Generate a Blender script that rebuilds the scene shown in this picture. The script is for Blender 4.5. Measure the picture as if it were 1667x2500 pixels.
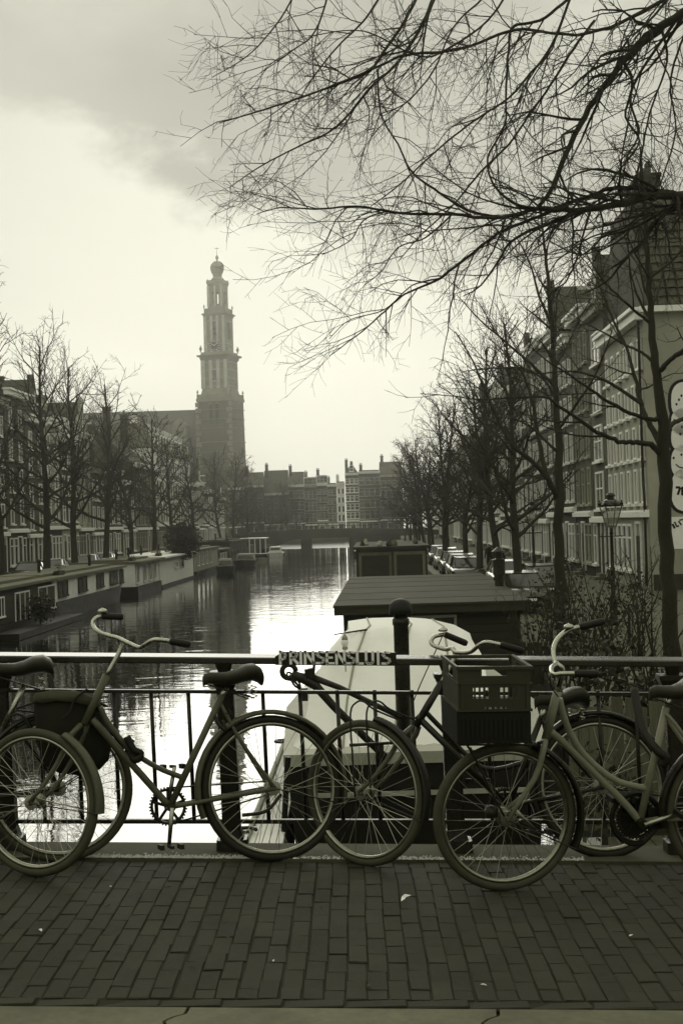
import bpy, math, random
import numpy as np
from mathutils import Vector, Matrix
random.seed(7)
R_ = math.radians
for o in list(bpy.data.objects): bpy.data.objects.remove(o)
sc = bpy.context.scene
COL = sc.collection

# ---------------------------------------------------------------- camera
F_PX, CX, CY = 3473.0, 833.5, 1250.0
ROLL, PITCH, EYE = R_(1.7), R_(0.40), Vector((0, 0, 1.6))
_F = Vector((0, math.cos(PITCH), math.sin(PITCH)))
_R0, _U0 = Vector((1, 0, 0)), Vector((0, -math.sin(PITCH), math.cos(PITCH)))
_R = _R0 * math.cos(ROLL) - _U0 * math.sin(ROLL)
_U = _R0 * math.sin(ROLL) + _U0 * math.cos(ROLL)
cam_d = bpy.data.cameras.new('camera')
cam_d.sensor_fit = 'VERTICAL'; cam_d.sensor_height = 36.0; cam_d.sensor_width = 24.0
cam_d.lens = F_PX / 2500.0 * 36.0
cam_d.clip_start = 0.1; cam_d.clip_end = 3000
cam = bpy.data.objects.new('camera', cam_d); COL.objects.link(cam)
cam.matrix_world = Matrix(((_R.x, _U.x, -_F.x, EYE.x), (_R.y, _U.y, -_F.y, EYE.y), (_R.z, _U.z, -_F.z, EYE.z), (0, 0, 0, 1)))
sc.camera = cam

def ray(px, py):
    return _F + _R * ((px - CX) / F_PX) + _U * ((CY - py) / F_PX)
def at(px, py, Y):                    # point seen at (px,py) that stands Y metres ahead
    d = ray(px, py); return EYE + d * (Y / d.y)
def gz(px, py, z):                    # point seen at (px,py) lying at height z
    d = ray(px, py); return EYE + d * ((z - EYE.z) / d.z)

# ---------------------------------------------------------------- light
SUN_EL, SUN_AZ = R_(11.5), R_(-3.5)   # hazy winter sun behind thin cloud, ahead over the canal
sun_dir = Vector((math.sin(SUN_AZ) * math.cos(SUN_EL), math.cos(SUN_AZ) * math.cos(SUN_EL), math.sin(SUN_EL)))
sd = bpy.data.lights.new('sun', 'SUN'); sd.energy = 0.78; sd.angle = R_(36); sd.color = (1.0, 0.98, 0.86)
so = bpy.data.objects.new('sun', sd); COL.objects.link(so)
so.rotation_euler = (-sun_dir).to_track_quat('-Z', 'Y').to_euler(); so.location = (0, 0, 40)

w = bpy.data.worlds.new('World'); sc.world = w; w.use_nodes = True
nt = w.node_tree; nt.nodes.clear()
class NG:                              # tiny helper for writing node maths
    def __init__(s, nt): s.nt = nt
    def n(s, t, **kw):
        x = s.nt.nodes.new(t)
        for k, v in kw.items(): setattr(x, k, v)
        return x
    def link(s, a, b): s.nt.links.new(a, b)
    def m(s, op, a, b=None, c=None):
        x = s.n('ShaderNodeMath', operation=op)
        for i, v in enumerate((a, b, c)):
            if v is None: continue
            if isinstance(v, (int, float)): x.inputs[i].default_value = v
            else: s.link(v, x.inputs[i])
        return x.outputs[0]
    def sm(s, v, lo, hi, a=0.0, b=1.0):
        x = s.n('ShaderNodeMapRange', interpolation_type='SMOOTHSTEP')
        s.link(v, x.inputs[0])
        for i, q in enumerate((lo, hi, a, b)):
            if isinstance(q, (int, float)): x.inputs[i + 1].default_value = q
            else: s.link(q, x.inputs[i + 1])
        return x.outputs[0]
g = NG(nt)
tc = g.n('ShaderNodeTexCoord'); sep = g.n('ShaderNodeSeparateXYZ'); g.link(tc.outputs['Generated'], sep.inputs[0])
mp = g.n('ShaderNodeMapping'); mp.inputs['Scale'].default_value = (1, 1, 1.9); mp.inputs['Location'].default_value = (0.37, 0.1, 0.2); g.link(tc.outputs['Generated'], mp.inputs[0])
def wnoise(scale, detail, rough=0.5):
    x = g.n('ShaderNodeTexNoise'); x.inputs['Scale'].default_value = scale; x.inputs['Detail'].default_value = detail
    x.inputs['Roughness'].default_value = rough; g.link(mp.outputs[0], x.inputs['Vector']); return x.outputs['Fac']
n1, n2 = wnoise(5.0, 9, 0.55), wnoise(3.0, 4)
dt = g.n('ShaderNodeVectorMath', operation='DOT_PRODUCT'); g.link(tc.outputs['Generated'], dt.inputs[0]); dt.inputs[1].default_value = sun_dir
ang = g.m('ARCCOSINE', g.m('MINIMUM', dt.outputs['Value'], 0.99999))
glow = g.m('POWER', 2.718, g.m('MULTIPLY', g.m('POWER', g.m('DIVIDE', ang, R_(13)), 2.0), -1.0))
el = sep.outputs['Z']
thr = g.m('ADD', g.m('SUBTRACT', el, g.m('MULTIPLY', g.m('SUBTRACT', n1, 0.5), 0.30)), g.m('MULTIPLY', g.m('MAXIMUM', g.m('MINIMUM', sep.outputs['X'], 0.3), -0.3), 0.20))
cloud = g.sm(thr, 0.190, 0.236)
low = g.m('ADD', g.m('ADD', g.m('MULTIPLY', n2, 0.24), 0.37), g.m('MULTIPLY', glow, 0.20))
lift = g.m('ADD', g.sm(thr, 0.25, 0.62, 0.0, 0.52), g.sm(g.m('MULTIPLY', sep.outputs['X'], -1.0), 0.06, 0.28, 0.0, 0.20))   # thinner cloud higher up and to the left
high = g.m('ADD', g.m('ADD', g.m('MULTIPLY', n2, 0.30), 0.13), lift)
Lc = g.m('ADD', g.m('MULTIPLY', low, g.m('SUBTRACT', 1.0, cloud)), g.m('MULTIPLY', high, cloud))
sky = g.n('ShaderNodeTexSky'); sky.sky_type = 'NISHITA'; sky.sun_disc = False
sky.sun_elevation = SUN_EL; sky.sun_rotation = SUN_AZ; sky.air_density = 1.0; sky.dust_density = 3.0
bw = g.n('ShaderNodeRGBToBW'); g.link(sky.outputs[0], bw.inputs[0])
Ls = g.m('MINIMUM', g.m('MULTIPLY', bw.outputs[0], 0.06), 0.8)
Lt = g.m('ADD', g.m('MULTIPLY', Lc, 0.85), g.m('MULTIPLY', Ls, 0.15))
comb = g.n('ShaderNodeCombineColor')
g.link(g.m('MULTIPLY', Lt, 1.012), comb.inputs[0]); g.link(g.m('MULTIPLY', Lt, 1.0), comb.inputs[1]); g.link(g.m('MULTIPLY', Lt, 0.84), comb.inputs[2])
SKY_SCALE = 0.1
sc_ = g.n('ShaderNodeVectorMath', operation='SCALE'); g.link(comb.outputs[0], sc_.inputs[0]); sc_.inputs['Scale'].default_value = 1.0 / SKY_SCALE
bg = g.n('ShaderNodeBackground'); bg.inputs['Strength'].default_value = SKY_SCALE; g.link(sc_.outputs[0], bg.inputs[0])
wo = g.n('ShaderNodeOutputWorld'); g.link(bg.outputs[0], wo.inputs[0])

vs = sc.view_settings
vs.view_transform = 'Standard'; vs.look = 'None'; vs.exposure = 0.20; vs.gamma = 1.0; vs.use_curve_mapping = False
sc.render.engine = 'CYCLES'
cy = sc.cycles
cy.max_bounces = 6; cy.diffuse_bounces = 2; cy.glossy_bounces = 3; cy.transmission_bounces = 4; cy.volume_bounces = 0; cy.transparent_max_bounces = 6
cy.use_denoising = True; cy.sample_clamp_indirect = 4.0
cy.volume_step_rate = 1.0

# ---------------------------------------------------------------- builders
class MB:
    def __init__(s): s.v, s.f = [], []
    def add(s, vs_, fs_):
        b = len(s.v); s.v += [tuple(p) for p in vs_]; s.f += [tuple(i + b for i in f) for f in fs_]; return s
    def box(s, x0, x1, y0, y1, z0, z1):
        if x0 > x1: x0, x1 = x1, x0
        if y0 > y1: y0, y1 = y1, y0
        if z0 > z1: z0, z1 = z1, z0
        return s.add([(x0, y0, z0), (x1, y0, z0), (x1, y1, z0), (x0, y1, z0), (x0, y0, z1), (x1, y0, z1), (x1, y1, z1), (x0, y1, z1)],
              [(0, 3, 2, 1), (4, 5, 6, 7), (0, 1, 5, 4), (1, 2, 6, 5), (2, 3, 7, 6), (3, 0, 4, 7)])
    def hexa(s, p):                    # 8 corners, bottom ring then top ring
        return s.add(p, [(0, 3, 2, 1), (4, 5, 6, 7), (0, 1, 5, 4), (1, 2, 6, 5), (2, 3, 7, 6), (3, 0, 4, 7)])
    def bar(s, a, b, w_, h_, up=(0, 0, 1)):
        a, b, up = Vector(a), Vector(b), Vector(up); t = (b - a).normalized()
        x = t.cross(up)
        if x.length < 1e-4: x = t.cross(Vector((0, 1, 0)))
        x.normalize(); y = x.cross(t)
        x *= w_ / 2; y *= h_ / 2
        return s.hexa([a - x - y, a + x - y, b + x - y, b - x - y, a - x + y, a + x + y, b + x + y, b - x + y])
    def tube(s, pts, r, n=8, cap=True):
        pts = [Vector(p) for p in pts]
        rs = r if isinstance(r, (list, tuple)) else [r] * len(pts)
        t = (pts[1] - pts[0]).normalized()
        x = t.cross(Vector((0, 0, 1)))
        if x.length < 0.05: x = t.cross(Vector((0, 1, 0)))
        x.normalize(); rings = []
        for i, p in enumerate(pts):
            if 0 < i < len(pts) - 1: t = ((pts[i + 1] - p).normalized() + (p - pts[i - 1]).normalized())
            elif i == len(pts) - 1: t = p - pts[i - 1]
            if t.length < 1e-9: t = Vector((0, 0, 1))
            t.normalize(); x = (x - t * x.dot(t)); x.normalize(); y = t.cross(x)
            rings.append([p + (x * math.cos(2 * math.pi * k / n) + y * math.sin(2 * math.pi * k / n)) * rs[i] for k in range(n)])
        vs_ = [q for rr in rings for q in rr]; fs_ = []
        for i in range(len(pts) - 1):
            for k in range(n):
                fs_.append((i * n + k, i * n + (k + 1) % n, (i + 1) * n + (k + 1) % n, (i + 1) * n + k))
        if cap: fs_ += [tuple(range(n - 1, -1, -1)), tuple((len(pts) - 1) * n + k for k in range(n))]
        return s.add(vs_, fs_)
    def lathe(s, prof, c=(0, 0, 0), n=16, ax=None, ph=0.0):   # prof: (radius, height); axis vector ax
        c = Vector(c); ax = Vector(ax).normalized() if ax is not None else Vector((0, 0, 1))
        x = ax.cross(Vector((0, 1, 0)))
        if x.length < 0.1: x = ax.cross(Vector((1, 0, 0)))
        x.normalize(); y = ax.cross(x); vs_, fs_ = [], []
        for (r, h) in prof:
            for k in range(n):
                a = 2 * math.pi * k / n + ph
                vs_.append(c + ax * h + (x * math.cos(a) + y * math.sin(a)) * r)
        for i in range(len(prof) - 1):
            for k in range(n): fs_.append((i * n + k, i * n + (k + 1) % n, (i + 1) * n + (k + 1) % n, (i + 1) * n + k))
        fs_ += [tuple(range(n - 1, -1, -1)), tuple((len(prof) - 1) * n + k for k in range(n))]
        return s.add(vs_, fs_)
    def prism(s, poly, a, b):          # poly: list of 3-D points, extruded from offset a to offset b (vectors)
        a, b = Vector(a), Vector(b); n = len(poly); P = [Vector(p) for p in poly]
        return s.add([p + a for p in P] + [p + b for p in P],
                     [tuple(range(n - 1, -1, -1)), tuple(range(n, 2 * n))] + [(k, (k + 1) % n, n + (k + 1) % n, n + k) for k in range(n)])
    def quad(s, *p): return s.add(p, [tuple(range(len(p)))])
    def build(s, name, m, parent=None, smooth=False, org=None):
        o0 = org if org is not None else (ORG.get(parent.name, Vector((0, 0, 0))) if parent else Vector((0, 0, 0)))
        me = bpy.data.meshes.new(name)
        v = np.array(s.v, dtype=np.float64) - np.array(o0)
        me.from_pydata(v.tolist(), [], s.f); me.update()
        if smooth:
            me.polygons.foreach_set('use_smooth', [True] * len(me.polygons))
        me.materials.append(m)
        o = bpy.data.objects.new(name, me); COL.objects.link(o)
        if parent: o.parent = parent; ORG[o.name] = Vector(o0)
        return o
ORG = {}
def tag(o, label=None, cat=None, group=None, kind=None):
    if label: o['label'] = label
    if cat: o['category'] = cat
    if group: o['group'] = group
    if kind: o['kind'] = kind
    return o
def thing(name, loc, label, cat, group=None, rz=0.0):
    o = bpy.data.objects.new(name, None); COL.objects.link(o)
    o.location = loc; o.rotation_euler.z = rz; o.empty_display_size = 0.2
    ORG[o.name] = Vector(loc) if rz == 0.0 else Vector((0, 0, 0))
    return tag(o, label, cat, group)
def lthing(name, loc, label, cat, group=None, rz=0.0):   # parts of this one are written in its own axes
    o = thing(name, loc, label, cat, group, rz); ORG[o.name] = Vector((0, 0, 0)); return o
def put(name, me, parent, loc=(0, 0, 0), rot=None, scale=None):
    o = bpy.data.objects.new(name, me); COL.objects.link(o); o.parent = parent; o.location = loc
    if rot: o.rotation_euler = rot
    if scale: o.scale = scale
    return o
def copy_tree(o, parent=None):
    c = o.copy(); COL.objects.link(c)
    if parent: c.parent = parent
    for ch in list(o.children): copy_tree(ch, c)
    return c
def copy_thing(o, loc, rz, label, scale=None):
    c = copy_tree(o); c.location = loc; c.rotation_euler.z = rz; c['label'] = label
    if scale: c.scale = (scale,) * 3 if not isinstance(scale, tuple) else scale
    return c

# ---------------------------------------------------------------- materials (all in one olive-grey key, like the print)
def tint(v): return (v * 0.985, v, v * (0.54 + 0.36 * min(1.0, v / 0.5)), 1.0)
MATS = {}
def mat(name, v, rough=0.7, metal=0.0, var=0.25, scale=8.0, bump=0.0, bscale=40.0, spec=0.22, rand=0.0, tc_mode='pos', streak=None):
    m = bpy.data.materials.new(name); m.use_nodes = True; n = m.node_tree; g_ = NG(n)
    p = n.nodes['Principled BSDF']
    p.inputs['Roughness'].default_value = rough; p.inputs['Metallic'].default_value = metal
    p.inputs['Specular IOR Level'].default_value = spec
    geo = g_.n('ShaderNodeNewGeometry'); src = geo.outputs['Position']
    if tc_mode == 'obj': src = g_.n('ShaderNodeTexCoord').outputs['Object']
    if streak:
        mm = g_.n('ShaderNodeMapping'); mm.inputs['Scale'].default_value = streak; g_.link(src, mm.inputs[0]); src = mm.outputs[0]
    a = g_.n('ShaderNodeTexNoise'); a.inputs['Scale'].default_value = scale; a.inputs['Detail'].default_value = 6; a.inputs['Roughness'].default_value = 0.6
    g_.link(src, a.inputs['Vector'])
    f = g_.m('ADD', g_.m('MULTIPLY', g_.m('SUBTRACT', a.outputs['Fac'], 0.5), 2.2 * var), 1.0)
    a2 = g_.n('ShaderNodeTexNoise'); a2.inputs['Scale'].default_value = scale * 0.13; a2.inputs['Detail'].default_value = 5; a2.inputs['Roughness'].default_value = 0.62; g_.link(src, a2.inputs['Vector'])
    f = g_.m('MULTIPLY', f, g_.m('ADD', g_.m('MULTIPLY', g_.m('SUBTRACT', a2.outputs['Fac'], 0.5), 2.4 * var), 1.0))   # broad stains and wear
    if rand:
        oi = g_.n('ShaderNodeObjectInfo'); f = g_.m('MULTIPLY', f, g_.m('ADD', g_.m('MULTIPLY', oi.outputs['Random'], rand), 1.0 - rand / 2))
        f2 = g_.m('ADD', g_.m('MULTIPLY', geo.outputs['Random Per Island'], rand), 1.0 - rand / 2); f = g_.m('MULTIPLY', f, f2)
    f = g_.m('MAXIMUM', f, 0.05)
    sc2 = g_.n('ShaderNodeVectorMath', operation='SCALE'); sc2.inputs[0].default_value = tint(v)[:3]; g_.link(f, sc2.inputs['Scale'])
    g_.link(sc2.outputs[0], p.inputs['Base Color'])
    if rough > 0.15:
        g_.link(g_.m('MINIMUM', g_.m('ADD', g_.m('MULTIPLY', g_.m('SUBTRACT', a.outputs['Fac'], 0.5), 0.35), rough), 1.0), p.inputs['Roughness'])
    if bump:
        b_ = g_.n('ShaderNodeTexNoise'); b_.inputs['Scale'].default_value = bscale; b_.inputs['Detail'].default_value = 4; g_.link(src, b_.inputs['Vector'])
        bp = g_.n('ShaderNodeBump'); bp.inputs['Strength'].default_value = bump; bp.inputs['Distance'].default_value = 0.02
        g_.link(b_.outputs['Fac'], bp.inputs['Height']); g_.link(bp.outputs[0], p.inputs['Normal'])
    MATS[name] = m; return m
M_brick = mat('paving brick', 0.030, 0.75, var=0.35, scale=25, bump=0.5, bscale=220, rand=0.34)
M_joint = mat('joint sand', 0.026, 0.95, var=0.3, scale=30, bump=0.4, bscale=300)
M_granite = mat('granite kerb', 0.11, 0.7, var=0.5, scale=26, bump=0.3, bscale=300)
M_coping = mat('coping concrete', 0.07, 0.8, var=0.45, scale=14, bump=0.5, bscale=200)
M_grit = mat('light grit', 0.6, 0.6, var=0.3, scale=80)
M_asphalt = mat('asphalt', 0.05, 0.8, var=0.2, scale=30, bump=0.4, bscale=300)
M_iron = mat('painted iron', 0.018, 0.30, var=0.35, scale=20, bump=0.15, bscale=90)
M_gloss = mat('wet gloss iron', 0.022, 0.14, var=0.3, scale=14, spec=0.7)
M_white = mat('white paint', 0.80, 0.5, var=0.12, scale=20)
M_tube = mat('bike paint olive', 0.075, 0.34, var=0.25, scale=30)
M_tubeL = mat('bike paint pale', 0.17, 0.34, var=0.22, scale=30)
M_tubeD = mat('bike paint black', 0.016, 0.3, var=0.3, scale=30)
M_chrome = mat('worn chrome', 0.36, 0.26, metal=1.0, var=0.3, scale=60)
M_spoke = mat('steel spoke', 0.32, 0.35, metal=1.0, var=0.3, scale=60)
M_rim = mat('rim steel', 0.28, 0.34, metal=1.0, var=0.3, scale=40)
M_tyre = mat('tyre rubber', 0.020, 0.62, var=0.35, scale=25, bump=0.2, bscale=200)
M_tyreL = mat('dusty tyre', 0.055, 0.7, var=0.35, scale=25, bump=0.2, bscale=200)
M_rubber = mat('black rubber', 0.012, 0.6, var=0.3, scale=40)
M_leather = mat('saddle leather', 0.025, 0.45, var=0.4, scale=18, bump=0.2, bscale=150)
M_cloth = mat('bag canvas', 0.016, 0.9, var=0.4, scale=25, bump=0.4, bscale=250)
M_clothL = mat('bag flap canvas', 0.06, 0.85, var=0.4, scale=25, bump=0.4, bscale=250)
M_crate = mat('crate plastic', 0.04, 0.5, var=0.2, scale=12)
M_crateD = mat('dark tray plastic', 0.010, 0.6, var=0.2, scale=12)
M_bark = mat('bark', 0.028, 0.9, var=0.4, scale=10, bump=0.6, bscale=40)
M_twig = mat('twig bark', 0.030, 0.9, var=0.3, scale=3)
M_tarp = mat('white tarpaulin', 0.88, 0.55, var=0.08, scale=3, bump=0.25, bscale=4)
def translucent(m, k):
    n = m.node_tree; p = n.nodes['Principled BSDF']; o_ = [q for q in n.nodes if q.type == 'OUTPUT_MATERIAL'][0]
    t = n.nodes.new('ShaderNodeBsdfTranslucent'); mx = n.nodes.new('ShaderNodeMixShader'); mx.inputs[0].default_value = k
    src_ = p.inputs['Base Color'].links[0].from_socket; n.links.new(src_, t.inputs['Color'])
    n.links.new(p.outputs[0], mx.inputs[1]); n.links.new(t.outputs[0], mx.inputs[2]); n.links.new(mx.outputs[0], o_.inputs['Surface'])
translucent(M_tarp, 0.25)
M_hull = mat('tarred hull', 0.012, 0.55, var=0.4, scale=3, bump=0.2, bscale=30)
M_gun = mat('grey gunwale', 0.30, 0.6, var=0.25, scale=8)
M_deck = mat('pale deck boards', 0.62, 0.6, var=0.25, scale=7, streak=(4, 0.4, 1))
M_wood = mat('weathered wood', 0.10, 0.8, var=0.5, scale=9, bump=0.4, bscale=40, streak=(3, 3, 0.4), rand=0.5)
M_woodD = mat('dark boarding', 0.03, 0.75, var=0.4, scale=6, streak=(1, 1, 6), rand=0.2)
M_roof = mat('bitumen roof', 0.036, 0.85, var=0.35, scale=1.5, bump=0.2, bscale=20)
M_roofG = mat('grey boat roof', 0.12, 0.8, var=0.3, scale=1.2)
M_boatW = mat('pale boat siding', 0.78, 0.65, var=0.2, scale=2)
M_boatG = mat('grey boat siding', 0.26, 0.65, var=0.25, scale=2)
M_brickD = mat('dark house brick', 0.05, 0.85, var=0.35, scale=2.5, rand=0.0)
M_brickM = mat('house brick', 0.07, 0.85, var=0.3, scale=2.5)
M_brickL = mat('pale render', 0.31, 0.8, var=0.42, scale=0.55, bump=0.2, bscale=30)
M_cream = mat('cream plaster', 0.72, 0.75, var=0.15, scale=1.2)
M_stone = mat('tower stone', 0.20, 0.85, var=0.35, scale=0.6)
M_stoneL = mat('pale tower stone', 0.42, 0.85, var=0.35, scale=0.8)
M_towerB = mat('tower brick', 0.10, 0.85, var=0.3, scale=0.8)
M_lead = mat('lead roof', 0.20, 0.6, var=0.3, scale=0.8)
M_tile = mat('roof tile', 0.050, 0.7, var=0.4, scale=6, rand=0.5)
M_slate = mat('slate roof', 0.055, 0.75, var=0.35, scale=1.5)
M_frame = mat('window frame paint', 0.80, 0.55, var=0.1, scale=4)
M_glass = mat('window glass', 0.018, 0.08, var=0.3, scale=0.6, spec=0.6)
M_glassL = mat('curtained glass', 0.10, 0.12, var=0.6, scale=0.5, spec=0.6)
M_car = mat('dark car paint', 0.03, 0.18, var=0.1, scale=2, spec=0.7)
M_carL = mat('silver car paint', 0.30, 0.2, var=0.1, scale=2, spec=0.7)
M_carW = mat('white car paint', 0.65, 0.25, var=0.06, scale=2, spec=0.6)
M_quay = mat('quay masonry', 0.04, 0.9, var=0.4, scale=2.5, bump=0.5, bscale=8)
M_street = mat('quay street', 0.085, 0.85, var=0.3, scale=2.0)
M_leaf = mat('evergreen leaf', 0.035, 0.7, var=0.4, scale=2)
M_coat = mat('dark coat', 0.015, 0.9, var=0.3, scale=6)
M_skin = mat('skin', 0.32, 0.6, var=0.1, scale=6)
M_black = mat('black paint', 0.008, 0.5, var=0.2, scale=5)
def glassy(m, k):
    n = m.node_tree; p = n.nodes['Principled BSDF']; o_ = [q for q in n.nodes if q.type == 'OUTPUT_MATERIAL'][0]
    t = n.nodes.new('ShaderNodeBsdfTransparent'); mx = n.nodes.new('ShaderNodeMixShader'); mx.inputs[0].default_value = k
    n.links.new(p.outputs[0], mx.inputs[1]); n.links.new(t.outputs[0], mx.inputs[2]); n.links.new(mx.outputs[0], o_.inputs['Surface'])
M_lampg = mat('lantern glass', 0.30, 0.15, var=0.15, scale=3, spec=0.6)
glassy(M_lampg, 0.6)
# ---------------------------------------------------------------- setting
SL = math.tan(R_(2.07))                       # the bridge falls away to the right
def S(x): return -SL * x
WZ, QZ = -3.0, -1.84                           # water and quay heights
DX = 0.022                                     # the canal bears slightly right
def cx_(x0, Y): return x0 + DX * Y             # a line parallel to the canal

def plane(name, m, pts, kind='structure'):
    o = MB().quad(*pts).build(name, m); o['kind'] = kind; return o
mw = bpy.data.materials.new('canal water'); mw.use_nodes = True
gw = NG(mw.node_tree); pw = mw.node_tree.nodes['Principled BSDF']
pw.inputs['Base Color'].default_value = (0.010, 0.011, 0.007, 1); pw.inputs['Roughness'].default_value = 0.02; pw.inputs['IOR'].default_value = 1.55
geo = gw.n('ShaderNodeNewGeometry')
def wn(sx, sy, s, d, rot=0.0):
    a = gw.n('ShaderNodeMapping'); a.inputs['Scale'].default_value = (sx, sy, 1); a.inputs['Rotation'].default_value = (0, 0, rot); gw.link(geo.outputs['Position'], a.inputs[0])
    b = gw.n('ShaderNodeTexNoise'); b.inputs['Scale'].default_value = s; b.inputs['Detail'].default_value = d; b.inputs['Distortion'].default_value = 0.6; gw.link(a.outputs[0], b.inputs['Vector']); return b.outputs['Fac']
sepw = gw.n('ShaderNodeSeparateXYZ'); gw.link(geo.outputs['Position'], sepw.inputs[0])
far_ = gw.sm(sepw.outputs['Y'], 244.0, 262.0)   # wind-ruffled beyond the far bridge
patch = gw.sm(wn(0.25, 0.10, 0.5, 2), 0.42, 0.60, 0.35, 1.0)
hgt = gw.m('ADD', gw.m('MULTIPLY', wn(0.7, 1.0, 0.9, 2, 0.5), 1.0), gw.m('MULTIPLY', gw.m('MULTIPLY', wn(0.7, 1.6, 3.2, 3), 0.24), patch))
bpw = gw.n('ShaderNodeBump'); bpw.inputs['Distance'].default_value = 0.05
calm = gw.sm(sepw.outputs['Y'], 18.0, 70.0, 0.12, 0.32)
gw.link(gw.m('ADD', gw.m('MULTIPLY', far_, 1.2), calm), bpw.inputs['Strength'])
gw.link(gw.m('ADD', gw.m('MULTIPLY', far_, 0.34), 0.02), pw.inputs['Roughness'])
gw.link(hgt, bpw.inputs['Height']); gw.link(bpw.outputs[0], pw.inputs['Normal'])
water = plane('canal_water', mw, [(-60, 7.2, WZ), (40, 7.2, WZ), (60, 620, WZ), (-60, 620, WZ)])
plane('ground', M_street, [(-700, -60, -3.6), (700, -60, -3.6), (700, 690, -3.6), (-700, 690, -3.6)])

# quays on both sides (edge faces the canal)
QL, QR = -20.6, 4.6                             # canal edge of each quay at Y = 0
def quay(name, x_edge, x_out, y0, y1):
    mb = MB()
    ax, bx = cx_(x_edge, y0), cx_(x_edge, y1); cx2, dx2 = x_out, x_out
    ring = [(ax, y0), (bx, y1), (dx2, y1), (cx2, y0)]
    if x_out > x_edge: ring = ring[::-1]
    lo = [(x, y, -3.55) for x, y in ring]; hi = [(x, y, QZ) for x, y in ring]
    ring_f = [(3, 2, 1, 0), (4, 5, 6, 7)] + [(k, (k + 1) % 4, 4 + (k + 1) % 4, 4 + k) for k in range(4)]
    mb.add(lo + hi, ring_f)
    o = mb.build(name, M_street); o['kind'] = 'structure'
    # stone coping slabs along the water
    e = MB(); sgn = 1 if x_out > x_edge else -1; y = y0
    k = 0
    pm = None
    for i in range(60):
        L = 2.0
        if y + L > min(y1, 160): break
        xa = cx_(x_edge, y)
        b = MB().box(-0.03 * sgn, 0.42 * sgn, 0.012, L - 0.012, 0.003, 0.085)
        if pm is None: pm = b.build('coping_slab', M_granite, o).data; s_ = COL.objects[-1]; s_ = [q for q in o.children][0]
        else: s_ = put('coping_slab', pm, o)
        s_.location = (xa, y, QZ); s_.rotation_euler.z = -math.atan(DX)
        y += L
    return o
quay('quay_street_left', QL, -60, 14, 640)
quay('quay_street_right', QR - 1.0, 60, 20, 640)
# quay masonry faces
for nm, xe, sg in (('quay_wall_left', QL, 1), ('quay_wall_right', QR - 1.0, -1)):
    ys0 = 14 if sg == 1 else 20
    mb = MB(); y = 14.0
    mb.hexa([(cx_(xe, ys0), ys0, -3.5), (cx_(xe, ys0) + 0.06 * sg, ys0, -3.5), (cx_(xe, 640) + 0.06 * sg, 640, -3.5), (cx_(xe, 640), 640, -3.5),
             (cx_(xe, ys0), ys0, QZ - 0.005), (cx_(xe, ys0) + 0.06 * sg, ys0, QZ - 0.005), (cx_(xe, 640) + 0.06 * sg, 640, QZ - 0.005), (cx_(xe, 640), 640, QZ - 0.005)])
    mb.build(nm, M_quay)['kind'] = 'structure'

# near bridge: road, kerb, brick pavement, coping
Y_K0, Y_K1, Y_H1, Y_C0, Y_C1 = 4.32, 4.695, 4.775, 6.70, 7.03
def tilt(x0, x1, y0, y1, zt, zb, dz=0.0):
    return [(x0, y0, S(x0) + zb), (x1, y0, S(x1) + zb), (x1, y1, S(x1) + zb), (x0, y1, S(x0) + zb),
            (x0, y0, S(x0) + zt), (x1, y0, S(x1) + zt), (x1, y1, S(x1) + zt), (x0, y1, S(x0) + zt)]
o = MB().hexa(tilt(-9, 9, -12, Y_K0, -0.12, -0.6)).build('road', M_asphalt); o['kind'] = 'structure'
o = MB().hexa(tilt(-9, 9, Y_K0, Y_C1 - 0.01, -0.018, -0.6)).build('bridge_deck', M_joint); o['kind'] = 'structure'
pav = MB().hexa(tilt(-9, 9, Y_K1 - 0.004, Y_C0 - 0.002, -0.006, -0.016)).build('pavement', M_joint); pav['kind'] = 'structure'
cop = MB().hexa(tilt(-9, 9, Y_C0, Y_C1, 0.012, -0.9)).build('bridge_coping', M_coping); cop['kind'] = 'structure'
abut = MB().hexa(tilt(-9, 9, Y_C1 - 0.25, Y_C1 - 0.03, -0.9, -3.5)).build('bridge_side', M_quay); abut['kind'] = 'structure'

def brick_mesh(seed, L=0.199, W=0.0678, H=0.05):
    rr = random.Random(seed); mb = MB(); vs_ = []
    for (ins, z) in ((0.0, -H), (0.0, -0.004), (0.0035, 0.0)):
        for (a, b) in ((-1, -1), (1, -1), (1, 1), (-1, 1)):
            vs_.append((a * (W / 2 - ins) + rr.uniform(-.0022, .0022), b * (L / 2 - ins) + rr.uniform(-.0035, .0035), z + rr.uniform(-.0012, .0012)))
    fs_ = [(8, 9, 10, 11)]
    for r in (0, 4):
        for k in range(4): fs_.append((r + k, r + (k + 1) % 4, r + 4 + (k + 1) % 4, r + 4 + k))
    return vs_, fs_
BR = [brick_mesh(i) for i in range(10)]
BRM = []
for vs_, fs_ in BR:
    me = bpy.data.meshes.new('brick'); me.from_pydata(vs_, [], fs_); me.materials.append(M_brick); BRM.append(me)
slots = []
rr = random.Random(3); cw = 0.0725; i = 0
x = -2.6
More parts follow.
